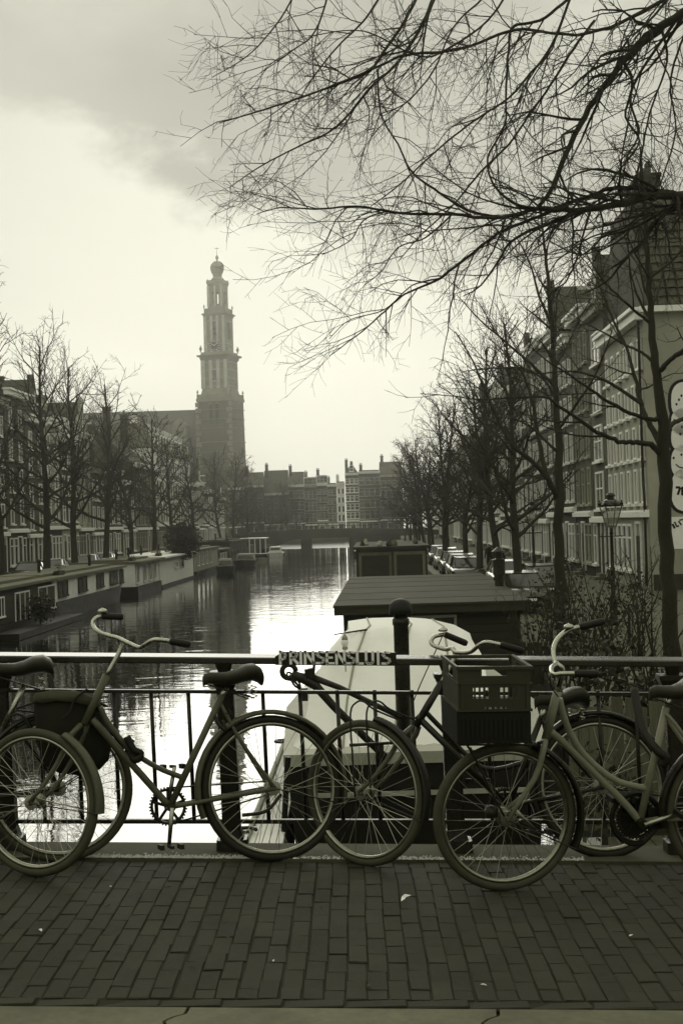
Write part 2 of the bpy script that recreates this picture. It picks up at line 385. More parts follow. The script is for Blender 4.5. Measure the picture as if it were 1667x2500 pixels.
while x < 2.6:
    xw = x + rr.uniform(-.002, .002); cur = Y_H1 + 0.003; first = rr.uniform(.085, .115) if i % 2 else 0.199 + rr.uniform(-.012, .0)
    while cur < Y_C0 - 0.012:
        L_ = min(first if first else 0.199 + rr.uniform(-.003, .003), Y_C0 - 0.004 - cur); first = 0
        yy = cur + L_ / 2; cur += L_ + 0.0045
        wob = 0.008 * math.sin(yy * 2.3 + x * 1.1) + 0.004 * math.sin(yy * 5.1 + x * 2.3)
        vis = abs(xw) < (yy * 0.245 + 0.08)
        slots.append((xw + wob, yy, rr.gauss(0, .006), rr.randrange(10), L_ / 0.199, vis, rr.gauss(0, .0013), rr.gauss(0, .006), rr.gauss(0, .008)))
    x += cw + rr.uniform(-.0015, .0015); i += 1
head = []
x = -2.6
while x < 2.6:
    head.append((x, (Y_K1 + Y_H1) / 2 + 0.002, math.pi / 2 + rr.gauss(0, .008), rr.randrange(10), 1.0, abs(x) < 1.25, rr.gauss(0, .0015), 0, 0)); x += 0.205
allb = [s for s in slots + head]
vis_b = sorted([s for s in allb if s[5]], key=lambda s: s[1])[:300]
vset = set(id(s) for s in vis_b)
for s in vis_b:
    o = put('brick', BRM[s[3]], pav, (s[0], s[1], S(s[0]) + s[6]), (s[7], math.atan(SL) + s[8], s[2]), (1, s[4], 1))
mb = MB()
for s in allb:
    if id(s) in vset: continue
    Mx = Matrix.Translation((s[0], s[1], S(s[0]) + s[6])) @ Matrix.Rotation(s[2], 4, 'Z') @ Matrix.Rotation(math.atan(SL) + s[8], 4, 'Y') @ Matrix.Rotation(s[7], 4, 'X')
    vs_, fs_ = BR[s[3]]; mb.add([Mx @ Vector((v[0], v[1] * s[4], v[2])) for v in vs_], fs_)
mb.build('paving_bricks', M_brick, pav)['kind'] = 'stuff'

# kerb stones with a tongue-shaped joint
kerb = MB().hexa(tilt(-9, 9, Y_K0 + 0.01, Y_K1 - 0.01, -0.014, -0.5)).build('kerb', M_joint); kerb['kind'] = 'structure'
def joint(x0):
    yj = [Y_K0 + 0.01, Y_K0 + 0.10, Y_K0 + 0.16, Y_K0 + 0.20, Y_K0 + 0.24, Y_K0 + 0.28, Y_K0 + 0.31, Y_K1 - 0.004]
    dx = [0, 0.0, -0.012, -0.045, -0.055, -0.03, 0.004, 0.010]
    return [(x0 + d, y) for d, y in zip(dx, yj)]
jx = [-2.65, -1.62, -0.56, 0.455, 1.49, 2.53]
for a, b in zip(jx[:-1], jx[1:]):
    L_, Rr = joint(a + 0.006), joint(b - 0.006)
    ring = L_[::-1] + Rr
    mb = MB(); n = len(ring)
    vs_ = [(x, y, S(x) - 0.3) for x, y in ring] + [(x, y, S(x) - 0.001) for x, y in ring]
    mb.add(vs_, [(k, (k + 1) % n, n + (k + 1) % n, n + k) for k in range(n)])
    m = len(L_)
    mb.add([(x, y, S(x) - 0.001) for x, y in ring], [(m - 1 - k, m - 2 - k, m + k + 1, m + k) for k in range(m - 1)])
    o = mb.build('kerb_stone', M_granite, kerb)

# light grit swept against the coping
mb = MB(); rr = random.Random(5)
for i in range(2600):
    x = rr.uniform(-1.5, 1.1); 
    if x > -0.25 and rr.random() < 0.55: continue
    y = Y_C0 + abs(rr.gauss(0, 0.03)) + 0.002; s_ = rr.uniform(.003, .0075)
    c = Vector((x, y, S(x) + 0.013)); q = [Vector((rr.uniform(-1, 1), rr.uniform(-1, 1), 0)) for _ in range(1)]
    a = rr.uniform(0, 6.28)
    ring = [c + Vector((math.cos(a + k * 2.09), math.sin(a + k * 2.09), 0)) * s_ for k in range(3)]
    mb.add(ring + [c + Vector((0, 0, s_ * rr.uniform(.7, 1.4)))], [(0, 1, 3), (1, 2, 3), (2, 0, 3)])
tag(mb.build('grit', M_grit), 'strip of pale grit along the stone edge under the railing', 'grit', kind='stuff')

# leaves and scraps lying on the bricks
lf = [(270, 2168), (262, 2215), (410, 2170), (100, 2275), (226, 2395), (785, 2221), (668, 2350), (620, 2245), (555, 2292), (1540, 2288), (1466, 2336), (900, 2412), (1180, 2410), (470, 2362), (1610, 2260)]
for k, (px, py) in enumerate(lf):
    p = gz(px, py, 0); p = gz(px, py, S(p.x)); z = S(p.x) + 0.007
    a = rr.uniform(0, 6.28); mb = MB(); L = rr.uniform(.010, .019)
    pts = [(-1, 0, 0), (-.4, .35, .25), (.3, .38, .2), (1, 0, .1), (.3, -.33, .3), (-.4, -.3, .15)]
    q = [(p.x + L * (x * math.cos(a) - y * math.sin(a)), p.y + L * (x * math.sin(a) + y * math.cos(a)), z + L * h) for x, y, h in pts]
    ctr = (p.x, p.y, z + 0.0005)
    mb.add(q + [ctr], [(k_, (k_ + 1) % 6, 6) for k_ in range(6)])
    tag(mb.build('fallen_leaf', M_grit if k % 3 == 0 else M_clothL), 'small dry curled leaf lying flat on the brick pavement', 'leaf', 'leaves scattered over the pavement')
p = gz(985, 2196, 0); mb = MB(); z = S(p.x) + 0.006
mb.add([(p.x - .012, p.y - .02, z), (p.x + .006, p.y - .012, z + .008), (p.x + .01, p.y + .03, z + .003), (p.x + .035, p.y + .05, z + .006), (p.x + .006, p.y + .042, z + .014), (p.x - .008, p.y + .008, z + .012)], [(0, 1, 5), (1, 2, 5), (2, 4, 5), (2, 3, 4)])
tag(mb.build('paper_scrap', M_white), 'torn white paper scrap on the bricks in front of the crate bicycle', 'litter')

# ---------------------------------------------------------------- bridge railing
YR = 6.90
def line(pxa, pya, pxb, pyb, Y):
    a, b = at(pxa, pya, Y), at(pxb, pyb, Y); k = (b.z - a.z) / (b.x - a.x)
    return lambda x: Vector((x, Y, a.z + k * (x - a.x)))
TOP, MID, BOT = line(0, 1594, 1667, 1606, YR), line(0, 1681, 1667, 1690, YR), line(0, 1999, 1667, 2000, YR)
rail = thing('bridge_railing', (0, YR, 0), 'dark iron bridge railing with a thick handrail, thin balusters and a white lettered name plate', 'railing')
mb = MB()
def sweep_box(mb, f, x0, x1, w_, h_, cham=0.006, drop=0.0):
    pr = [(-w_ / 2, -h_), (w_ / 2, -h_), (w_ / 2, -cham)] + [(w_ / 2 * math.cos(q), -cham + cham * math.sin(q)) for q in (.5, .95, 1.35, 1.79, 2.19, 2.64)] + [(-w_ / 2, -cham)]
    poly = []
    for x in (x0, x1):
        c = f(x); poly.append([(x, c.y + a, c.z + b - drop) for a, b in pr])
    n = len(pr)
    mb.add(poly[0] + poly[1], [(k, (k + 1) % n, n + (k + 1) % n, n + k) for k in range(n)] + [tuple(range(n)), tuple(range(2 * n - 1, n - 1, -1))])
sweep_box(mb, TOP, -4, 4, 0.078, 0.042, 0.016)
def top_rail_section(mb, x0, x1):                # a flat capping, its face falling a little towards the road
    pr = [(-.040, -.042), (.040, -.042), (.042, -.006), (.038, 0.0), (.030, 0.0015), (-.036, -.0095), (-.042, -.015), (-.042, -.036)]
    poly = [[(f.x, f.y + a, f.z + b) for a, b in pr] for f in (TOP(x0), TOP(x1))]; n = len(pr)
    mb.add(poly[0] + poly[1], [(k, (k + 1) % n, n + (k + 1) % n, n + k) for k in range(n)] + [tuple(range(n)), tuple(range(2 * n - 1, n - 1, -1))])
mb = MB(); top_rail_section(mb, -4, 4); mb.build('top_rail', M_gloss, rail)
mb = MB(); sweep_box(mb, MID, -4, 4, 0.035, 0.017, 0.003); mb.build('middle_rail', M_iron, rail)
mb = MB(); sweep_box(mb, BOT, -4, 4, 0.035, 0.020, 0.003); mb.build('bottom_rail', M_iron, rail)
px_post = [558 + 545 * k for k in range(-3, 5)]
xs = [at(p, 1850, YR).x for p in px_post]
LEAN = math.tan(R_(1.1))
for i, x in enumerate(xs):
    t, b = TOP(x), Vector((x, YR, S(x) + 0.012)); 
    dx = lambda z: (x - LEAN * (z - 0.5))
    mb = MB()
    def blk(z0, z1, w0, w1, c=0.3):
        r0 = [(a * w0 / 2, d * w0 / 2) for a, d in ((-1, -1 + c), (-1 + c, -1), (1 - c, -1), (1, -1 + c), (1, 1 - c), (1 - c, 1), (-1 + c, 1), (-1, 1 - c))]
        vs_ = [(dx(z0) + a, YR + d, z0) for a, d in r0] + [(dx(z1) + a * w1 / w0, YR + d * w1 / w0, z1) for a, d in r0]
        mb.add(vs_, [(k, (k + 1) % 8, 8 + (k + 1) % 8, 8 + k) for k in range(8)] + [tuple(range(7, -1, -1)), tuple(range(8, 16))])
    zt = t.z - 0.042
    blk(b.z, b.z + 0.055, 0.15, 0.145); blk(b.z + 0.055, b.z + 0.10, 0.115, 0.09); blk(b.z + 0.10, zt - 0.14, 0.088, 0.080)
    blk(zt - 0.14, zt - 0.125, 0.10, 0.10)
    mb.build('post', M_iron, rail)
    mb = MB(); blk(zt - 0.125, zt - 0.06, 0.085, 0.135); blk(zt - 0.06, zt - 0.038, 0.14, 0.14); blk(zt - 0.038, zt + 0.004, 0.06, 0.085)
    mb.build('post_cap', M_iron, rail)
bal = None
for i in range(len(xs) - 1):
    for k in range(1, 6):
        x = xs[i] + (xs[i + 1] - xs[i]) * k / 6
        a, b = BOT(x), MID(x); a.x += LEAN * 0.32; b.x -= LEAN * 0.3; b.z -= 0.016; a.z -= 0.005
        if bal is None:
            mb = MB().tube([(0, 0, 0), (-LEAN * .62, 0, (b - a).z)], 0.0098, 8)
            bo = mb.build('baluster', M_iron, rail, smooth=True, org=(0, 0, 0)); bal = bo.data; bo.location = a - Vector((0, YR, 0))
        else: put('baluster', bal, rail, a - Vector((0, YR, 0)))
# name plate and letters
mb = MB(); xa, xb = at(672, 1590, YR).x, at(966, 1590, YR).x
yq0, yq1 = YR - 0.050, YR - 0.0425
ring = [TOP(xa) + Vector((0, 0, -0.044)), TOP(xb) + Vector((0, 0, -0.044)), TOP(xb) + Vector((0, 0, 0.020)), TOP(xa + 0.04) + Vector((0, 0, 0.020)), TOP(xa) + Vector((0, 0, -0.004))]
mb.prism([(p.x, 0, p.z) for p in ring], (0, yq0, 0), (0, yq1, 0)); plate = mb.build('name_plate', M_iron, rail)
GL = {  # letter strokes in a unit box
 'P': [[(0.12, 0), (0.12, 1)], [(0.12, .95), (.75, .88), (.88, .68), (.75, .42), (.2, .28)]],
 'R': [[(0.12, 0), (0.12, 1)], [(0.12, .95), (.72, .9), (.85, .72), (.7, .52), (.15, .45)], [(.35, .45), (.95, .02)]],
 'I': [[(.5, 0), (.5, 1)]],
 'N': [[(.1, 0), (.1, 1)], [(.1, .98), (.9, .04)], [(.9, 0), (.9, 1)]],
 'S': [[(.92, .93), (.4, .97), (.1, .78), (.35, .58), (.85, .42), (.9, .2), (.6, .05), (.02, .06)]],
 'E': [[(.12, 0), (.12, 1)], [(.12, .95), (.92, .95)], [(.12, .5), (.75, .5)], [(.12, .05), (.95, .05)]],
 'L': [[(.15, 1), (.15, .05), (.98, .05)]],
 'U': [[(.1, 1), (.1, .2), (.3, .04), (.7, .04), (.9, .2), (.9, 1)]]}
word = [('P', 178, 245), ('R', 280, 365), ('I', 372, 412), ('N', 425, 525), ('S', 545, 628), ('E', 642, 725), ('N', 738, 836), ('S', 850, 932), ('L', 945, 1012), ('U', 1035, 1118), ('I', 1140, 1185), ('S', 1200, 1285)]
for ch, a, b in word:
    mb = MB(); k = 380 / 1568.0
    xa_, xb_ = at(640 + a * k, 1595, YR).x, at(640 + b * k, 1595, YR).x
    hh = 0.060; base = -0.036
    for st in GL[ch]:
        P = [TOP(xa_ + u * (xb_ - xa_)) + Vector((0, -0.056, base + v * hh)) for u, v in st]
        for p, q in zip(P[:-1], P[1:]):
            d = (q - p).normalized() * 0.0035
            w_ = 0.0125 if abs(q.z - p.z) > abs(q.x - p.x) else 0.0095
            mb.bar(p - d, q + d, w_, 0.011, up=(0, 1, 0))
    mb.build('letter', M_white, plate)
# ---------------------------------------------------------------- bicycles
def z1(x, y): return (x * .38265, 1400 + y * .38265)
def z2(x, y): return (400 + x * .44643, 1500 + y * .44643)
def z3(x, y): return (1000 + x * .42538, 1450 + y * .42538)
def ground_hit(px, py):
    d = ray(px, py)
    t = (S(0) - EYE.z) / (d.z + SL * d.x); return EYE + d * t
class Plane:                                   # the leaning plane of one bicycle
    def __init__(s, fc, rc, lean):
        a, b = ground_hit(*fc), ground_hit(*rc); s.a = a; s.t = (b - a).normalized()
        up = Vector((0, 0, 1)); n = s.t.cross(up); n.normalize()
        if n.y > 0: n = -n                     # towards the camera
        q = Matrix.Rotation(lean, 3, s.t); u = q @ up        # positive: leaning away, towards the railing
        if u.y * lean < 0: q = Matrix.Rotation(-lean, 3, s.t); u = q @ up
        s.u = u; s.n = q @ n
    def P(s, px, py, off=0.0):
        d = ray(px, py); o = s.a + s.n * off
        return EYE + d * ((o - EYE).dot(s.n) / d.dot(s.n))
def smooth_path(P, k=4):
    P = [Vector(p) for p in P]
    if len(P) < 3: return P
    out = []
    for i in range(len(P) - 1):
        p0, p1, p2, p3 = P[max(i - 1, 0)], P[i], P[i + 1], P[min(i + 2, len(P) - 1)]
        for j in range(k):
            t = j / k
            out.append(0.5 * ((2 * p1) + (p2 - p0) * t + (2 * p0 - 5 * p1 + 4 * p2 - p3) * t * t + (3 * p1 - p0 - 3 * p2 + p3) * t ** 3))
    out.append(P[-1]); return out
def wheel(name, root, hub, r, t, u, tyre_m, nsp=36, tw=0.020, rim_m=None):
    # r: outer tyre radius; t,u: in-plane axes
    t, u = t.normalized(), u.normalized(); ax = t.cross(u).normalized(); N = 56
    def ring(rad, sec, n_sec, closed=True):
        mb = MB(); vs_, fs_ = [], []
        for k in range(N):
            a = 2 * math.pi * k / N; d = t * math.cos(a) + u * math.sin(a)
            for (dr, da) in sec: vs_.append(hub + d * (rad + dr) + ax * da)
        m = len(sec)
        for k in range(N):
            for j in range(m): fs_.append((k * m + j, k * m + (j + 1) % m, ((k + 1) % N) * m + (j + 1) % m, ((k + 1) % N) * m + j))
        return mb.add(vs_, fs_)
    sec = [(tw * math.cos(q), tw * math.sin(q)) for q in [2 * math.pi * i / 10 for i in range(10)]]
    wo_ = ring(r - tw, sec, 10).build(name, tyre_m, root, smooth=True)
    rr_ = r - 2 * tw
    ring(rr_, [(0.004, -.014), (0.006, 0), (0.004, .014), (-.008, .012), (-.012, 0), (-.008, -.012)], 6).build('rim', rim_m or M_rim, wo_, smooth=True)
    mb = MB().lathe([(.006, -.058), (.012, -.05), (.012, -.038), (.034, -.036), (.034, -.031), (.017, -.027), (.017, .027), (.034, .031), (.034, .036), (.012, .038), (.012, .05), (.006, .058)], hub, 12, ax)
    mb.build('hub', M_spoke, wo_)
    mb = MB(); ph = random.uniform(0, 1)
    for k in range(nsp):
        a = 2 * math.pi * (k + ph) / nsp; sd_ = 1 if k % 2 else -1; off = (1 if (k // 2) % 2 else -1) * 1.15
        h0 = hub + (t * math.cos(a + off) + u * math.sin(a + off)) * .030 + ax * sd_ * .032
        h1 = hub + (t * math.cos(a) + u * math.sin(a)) * (rr_ - .008)
        mb.tube([h0, h1], 0.0013, 4, cap=False)
    mb.build('spokes', M_spoke, wo_)['kind'] = 'stuff'
    return wo_
def mudguard(root, hub, r, t, u, a0, a1, m, wide=0.030, name='mudguard', parent=None):
    ax = t.cross(u).normalized(); mb = MB(); n = 26; vs_, fs_ = [], []
    sec = [(-.012, -wide), (.004, -wide * .8), (.011, -wide * .3), (.011, wide * .3), (.004, wide * .8), (-.012, wide), (.000, wide * .75), (.008, wide * .3), (.008, -wide * .3), (.000, -wide * .75)]
    for k in range(n + 1):
        a = a0 + (a1 - a0) * k / n; d = t * math.cos(a) + u * math.sin(a)
        for dr, da in sec: vs_.append(hub + d * (r + .016 + dr) + ax * da)
    q = len(sec)
    for k in range(n):
        for j in range(q): fs_.append((k * q + j, k * q + (j + 1) % q, (k + 1) * q + (j + 1) % q, (k + 1) * q + j))
    mb.add(vs_, fs_)
    mg = mb.build(name, m, root, smooth=True)
    for e in (a1,):                              # stays from the axle
        d = t * math.cos(e) + u * math.sin(e); mb = MB()
        for sg in (-1, 1): mb.tube([hub + ax * sg * .055, hub + d * (r + .012) + ax * sg * wide], .0028, 5)
        mb.build('mudguard_stay', M_iron, mg)
    return mg
def saddle(root, c, fwd, upv, L=0.26, Wd=0.21, m=None, spring=True):
    fwd = fwd.normalized(); upv = upv.normalized(); sd_ = fwd.cross(upv).normalized(); mb = MB(); vs_, fs_ = [], []
    st = [(-.52, .60, .00), (-.47, .86, .02), (-.36, 1.0, .035), (-.2, .96, .03), (-.05, .72, .012), (.1, .42, .004), (.25, .27, .006), (.40, .22, .008), (.48, .17, .0), (.51, .08, -.012)]
    n = 12
    for (q, wv, h) in st:
        for k in range(n):
            a = 2 * math.pi * k / n; hh = (.032 if math.sin(a) > 0 else .052) * (0.55 + .45 * wv)
            vs_.append(c + fwd * q * L + sd_ * math.cos(a) * wv * Wd / 2 + upv * (h + math.sin(a) * hh))
    for i in range(len(st) - 1):
        for k in range(n): fs_.append((i * n + k, i * n + (k + 1) % n, (i + 1) * n + (k + 1) % n, (i + 1) * n + k))
    fs_ += [tuple(range(n - 1, -1, -1)), tuple((len(st) - 1) * n + k for k in range(n))]
    so_ = mb.add(vs_, fs_).build('saddle', m or M_leather, root, smooth=True)
    if spring:
        for sg in (-1, 1):
            b = c - fwd * .32 * L + sd_ * sg * Wd * .33 - upv * .10; P = []
            for i in range(25):
                a = i * 2 * math.pi / 8; P.append(b + upv * (.06 * i / 24) + (fwd * math.cos(a) + sd_ * math.sin(a)) * .014)
            MB().tube(P, .0028, 5).build('saddle_spring', M_chrome, so_)
        mb = MB()
        for sg in (-1, 1): mb.tube([c - fwd * .32 * L + sd_ * sg * Wd * .33 - upv * .10, c - upv * .07 + sd_ * sg * .02, c + fwd * .42 * L - upv * .03 + sd_ * sg * .006], .0035, 5)
        mb.build('saddle_rail', M_iron, so_)
    return so_
def crank(root, bb, pl, ends, m=M_iron, ring_r=.085):
    mb = MB()
    ch = MB(); ax = pl.n
    ch.lathe([(ring_r - .012, -.002), (ring_r, -.002), (ring_r, .002), (ring_r - .012, .002)], bb - ax * .045, 32, ax)
    cr = mb.lathe([(.02, -.05), (.02, .05)], bb, 12, ax).build('crank', m, root)
    sp = MB()
    sp.tube([bb - ax * .045 + (pl.t * math.cos(q_) + pl.u * math.sin(q_)) * (ring_r - .008) for q_ in [i_ * 2 * math.pi / 32 for i_ in range(33)]], .0075, 6)
    for k in range(36):
        a = k * 2 * math.pi / 36; d = pl.t * math.cos(a) + pl.u * math.sin(a); c0 = bb - ax * .045
        sp.bar(c0 + d * (ring_r - .014), c0 + d * (ring_r + .005), .008, .004, up=ax)
    for k in range(5):
        a = k * 2 * math.pi / 5 + .3; d = pl.t * math.cos(a) + pl.u * math.sin(a); c0 = bb - ax * .045
        sp.bar(c0, c0 + d * (ring_r - .01), .014, .004, up=ax)
    sp.build('chainring', m, cr)
    for e, sg in ends:
        q = bb + ax * sg * .06; MB().tube([q, e + ax * sg * .02], [.011, .009], 8).build('crank_arm', M_spoke, cr, smooth=True)
        c = e + ax * sg * .07; pm = MB()
        f = pl.t * .045; h = pl.u * .011
        for v in (-1, 1): pm.bar(c + f * v - ax * .045, c + f * v + ax * .045, .018, .022, up=pl.u)
        pm.bar(c - ax * .05, c + ax * .05, .016, .014, up=pl.u)
        pm.build('pedal', M_rubber, cr)
    return cr
def tubes(root, name, m, lst, part=True, parent=None, n=10):
    mb = MB()
    for pts, r in lst: mb.tube(smooth_path(pts), r, n) if not isinstance(r, (list, tuple)) else mb.tube(pts, r, n)
    return mb.build(name, m, parent or root, smooth=True)
def handlebar(root, parts, grips, m=M_chrome, gm=M_rubber, bell=None):
    mb = MB()
    for P in parts: mb.tube(smooth_path(P, 6), .0107, 10)
    hb = mb.build('handlebar', m, root, smooth=True)
    for a, b in grips: MB().tube([a, a + (b - a) * .06, a + (b - a) * .9, b], [.0135, .0165, .0172, .0125], 10).build('grip', gm, hb, smooth=True)
    if bell is not None:
        MB().lathe([(.020, 0), (.024, .004), (.022, .012), (.015, .018), (.004, .021), (.004, .024)], bell, 14, (0, 0, 1)).build('bell', M_chrome, hb, smooth=True)
    return hb
def fork_legs(crown, hub, pl, ax=None, gap=.055):
    ax = ax or pl.n
    mid = crown * .45 + hub * .55 + (crown - hub).cross(ax).normalized() * 0.0
    out = []
    for sg in (-1, 1):
        off = ax * sg * gap
        k = (hub - crown); fw = -pl.t * 0.035
        out.append(([crown + off * .5, crown + k * .12 + off, crown + k * .5 + off - fw * .55, crown + k * .8 + off - fw * .55, hub + off], [.013, .0135, .012, .010, .008]))
    return out
def turned(pl, ang):                             # in-plane axis of a steered front wheel
    return (Matrix.Rotation(ang, 3, pl.u) @ pl.t).normalized()

# --- bicycle B: olive step-through in the middle left, facing left
pB = Plane(z1(250, 1935), z2(600, 1352), R_(7)); P = pB.P
bk = thing('bicycle', ground_hit(600, 2120), 'olive step-through bicycle in the middle, saddle against the railing post, swept-back chrome handlebar', 'bicycle')
BK = bk
rh = P(*z2(600, 950)); rR = abs((P(*z2(600, 545)) - P(*z2(600, 1352))).dot(pB.u)) / 2; rh = P(*z2(592, 949))
wB = wheel('rear_wheel', bk, rh, rR, pB.t, pB.u, M_tyre, tw=.020)
fh = P(*z1(245, 1432)); ft = turned(pB, R_(-40)); fR = abs((P(*z1(270, 985)) - P(*z1(270, 1935))).dot(pB.u)) / 2; fh = fh.copy()
fh = pB.a + pB.u * fR + pB.t * ((fh - pB.a).dot(pB.t))
wheel('front_wheel', bk, fh, fR, ft, pB.u, M_tyreL, tw=.020)
mudguard(bk, rh, rR, pB.t, pB.u, R_(200), R_(-15), M_tube, .032, 'rear_mudguard')
mudguard(bk, fh, fR, ft, pB.u, R_(60), R_(-8), M_tube, .030, 'front_mudguard')
crown, htop = P(*z1(540, 962)), P(*z1(682, 650)); bb = P(*z1(1085, 1490))
axF = ft.cross(pB.u).normalized()
tubes(bk, 'fork', M_tube, fork_legs(crown, fh, pB, axF))
stp = P(*z1(1175, 1305))
tubes(bk, 'frame', M_tube, [([crown + (htop - crown) * .0, htop], [.0185, .0185]), ([P(*z1(590, 930)), P(*z1(850, 1225)), bb], .0165),
   ([P(*z1(640, 850)), P(*z1(700, 965)), P(*z1(830, 1120)), P(*z1(1000, 1235)), stp], .0125),
   ([P(*z1(1415, 780)), bb], .0160), ([bb, bb + pB.n * .03 + (rh - bb) * .1, rh + pB.n * .06], .0105), ([bb, bb - pB.n * .03 + (rh - bb) * .1, rh - pB.n * .06], .0105),
   ([P(*z2(312, 490)), P(*z2(420, 690), .035), rh + pB.n * .06], .0085), ([P(*z2(312, 490)), P(*z2(420, 690), -.035), rh - pB.n * .06], .0085)])
sb = P(*z2(372, 352))
tubes(bk, 'seat_post', M_chrome, [([P(*z1(1412, 790)), P(*z2(345, 400))], .012)])
saddle(bk, sb + pB.u * .005, -pB.t, pB.u, .275, .215)
stem = [htop, P(*z1(775, 475)), P(*z1(752, 412))]
tubes(bk, 'stem', M_chrome, [(stem, .0112)])
hbL = [P(*z1(752, 412)), P(*z1(690, 395), -.05), P(*z1(620, 365), -.14), P(*z1(594, 325), -.22), P(*z1(607, 290), -.25), P(*z1(650, 272), -.25)]
hbR = [P(*z1(752, 412)), P(*z1(815, 442), .06), P(*z1(890, 473), .12), P(*z1(930, 452), .17), P(*z1(985, 424), .20), P(*z1(1085, 432), .21)]
handlebar(bk, [hbL[::-1] + hbR[1:]], [(hbL[-1], P(*z1(788, 278), -.25)), (hbR[-1], P(*z1(1215, 455), .21))], bell=P(*z1(655, 250), -.25))
crank(bk, bb, pB, [(P(*z1(1075, 1735)), 1), (P(*z1(1120, 1235)), -1)], M_tubeD)
tubes(bk, 'chain', M_iron, [([bb + pB.u * .085 - pB.n * .045, rh + pB.u * .03 - pB.n * .045], .0042), ([bb - pB.u * .085 - pB.n * .045, rh - pB.u * .03 - pB.n * .045], .0042)], n=6)
tubes(bk, 'kickstand', M_iron, [([P(*z2(640, 985), .05), P(*z2(560, 1075), .08), P(*z2(430, 1098), .09)], .0085)])
tubes(bk, 'ring_lock', M_iron, [([P(*z1(1370, 905), .05), P(*z1(1395, 960), .055), P(*z1(1440, 1000), .055), P(*z1(1418, 935), .05)], .009)])
tubes(bk, 'rear_carrier', M_iron, [([P(*z2(335, 540), .05), P(*z2(372, 545), .05), P(*z2(352, 520), .05)], .004)], n=6)
tubes(bk, 'chain_lock', M_rubber, [([P(*z1(810, 1040), .03), P(*z1(850, 1120), .035), P(*z1(900, 1150), .035), P(*z1(870, 1190), .03), P(*z1(820, 1130), -.02), P(*z1(840, 1060), -.01)], .017)])

# --- bicycle A: dark bicycle at the far left behind B, with a pannier
pA = Plane((-250, 2122), z1(520, 1838), R_(4)); P = pA.P
bk = thing('bicycle', ground_hit(160, 2105), 'dark bicycle cut off by the left picture edge, black pannier on its carrier', 'bicycle')
rh0 = P(*z1(395, 1362)); rR = .343; rh = pA.a + pA.u * rR + pA.t * (rh0 - pA.a).dot(pA.t)
wheel('rear_wheel', bk, rh, rR, pA.t, pA.u, M_tyreL, tw=.019)
mudguard(bk, rh, rR, pA.t, pA.u, R_(190), R_(30), M_tubeD, .030, 'rear_mudguard')
fhA = rh - pA.t * 1.08; wheel('front_wheel', bk, fhA, rR, pA.t, pA.u, M_tyre, tw=.019)
bb = rh - pA.t * .46 - pA.u * .05; seat_t = P(*z1(150, 725)); crA = fhA + pA.u * .38 + pA.t * .13; htA = crA + pA.u * .24 + pA.t * .08
tubes(bk, 'fork', M_tubeD, fork_legs(crA, fhA, pA))
tubes(bk, 'frame', M_tubeD, [([crA, htA], [.018, .018]), ([crA, bb], .016), ([htA, (seat_t + bb) / 2 + (htA - bb) * .1, bb + (seat_t - bb) * .45], .013), ([P(*z1(30, 980)), bb], .0155),
   ([P(*z1(60, 915)), P(*z1(130, 900), .03), P(*z1(200, 985), .045), rh + pA.n * .06], .008), ([P(*z1(60, 915)), rh - pA.n * .06], .008), ([bb, rh + pA.n * .06], .010), ([bb, rh - pA.n * .06], .010)])
tubes(bk, 'seat_post', M_chrome, [([P(*z1(160, 705)), P(*z1(25, 985))], .0135)])
saddle(bk, P(*z1(135, 610)), -pA.t, pA.u, .29, .22)
handlebar(bk, [[htA + pA.u * .12 - pA.n * .28 + pA.t * .2, htA + pA.u * .16 - pA.n * .24, htA + pA.u * .12, htA + pA.u * .16 + pA.n * .24, htA + pA.u * .12 + pA.n * .28 + pA.t * .2], [htA, htA + pA.u * .12]], [])
crank(bk, bb, pA, [(bb + pA.t * .15 - pA.u * .06, 1), (bb - pA.t * .15 + pA.u * .06, -1)])
rk = [([P(*z1(105, 872), .06), P(*z1(250, 890), .06), P(*z1(395, 925), .06), P(*z1(450, 880), .06), P(*z1(500, 800), .06), P(*z1(560, 738), .06)], .0055),
      ([P(*z1(105, 862), -.06), P(*z1(420, 780), -.06), P(*z1(690, 850), -.06)], .0055), ([P(*z1(300, 745), .0), P(*z1(480, 755), .0), P(*z1(690, 850), .03)], .0055),
      ([P(*z1(395, 925), .06), rh + pA.n * .06], .005)]
tubes(bk, 'rear_carrier', M_iron, rk, n=6)
# pannier: a soft bag with a paler flap, hanging on the near side
bag = thing('pannier_bag', P(*z1(470, 1270)), 'black canvas pannier bag with a paler flap on the carrier of the leftmost bicycle', 'bag')
prof = [(215, 800), (232, 770), (330, 752), (500, 760), (610, 800), (655, 870), (690, 960), (715, 1090), (695, 1190), (640, 1250), (520, 1290), (380, 1275), (290, 1230), (250, 1100), (225, 950)]
def soft(mb, prof, o0, o1, ins=0.86):
    C = (sum(p[0] for p in prof) / len(prof), sum(p[1] for p in prof) / len(prof)); n = len(prof); vs_ = []
    for (o_, s_) in ((o0, ins), (o0 + (o1 - o0) * .2, 1.0), (o0 + (o1 - o0) * .75, 1.0), (o1, ins)):
        for p in prof: vs_.append(P(*z1(C[0] + (p[0] - C[0]) * s_, C[1] + (p[1] - C[1]) * s_), o_))
    fs_ = [tuple(range(n - 1, -1, -1)), tuple(range(3 * n, 4 * n))]
    for i in range(3):
        for k in range(n): fs_.append((i * n + k, i * n + (k + 1) % n, (i + 1) * n + (k + 1) % n, (i + 1) * n + k))
    return mb.add(vs_, fs_)
soft(MB(), prof, -.01, .17).build('bag_body', M_cloth, bag, smooth=True)
fl = [(208, 822), (225, 765), (330, 745), (500, 752), (615, 792), (660, 860), (600, 850), (480, 825), (360, 812), (270, 830)]
soft(MB(), fl, -.02, .185, .93).build('bag_flap', M_clothL, bag, smooth=True)
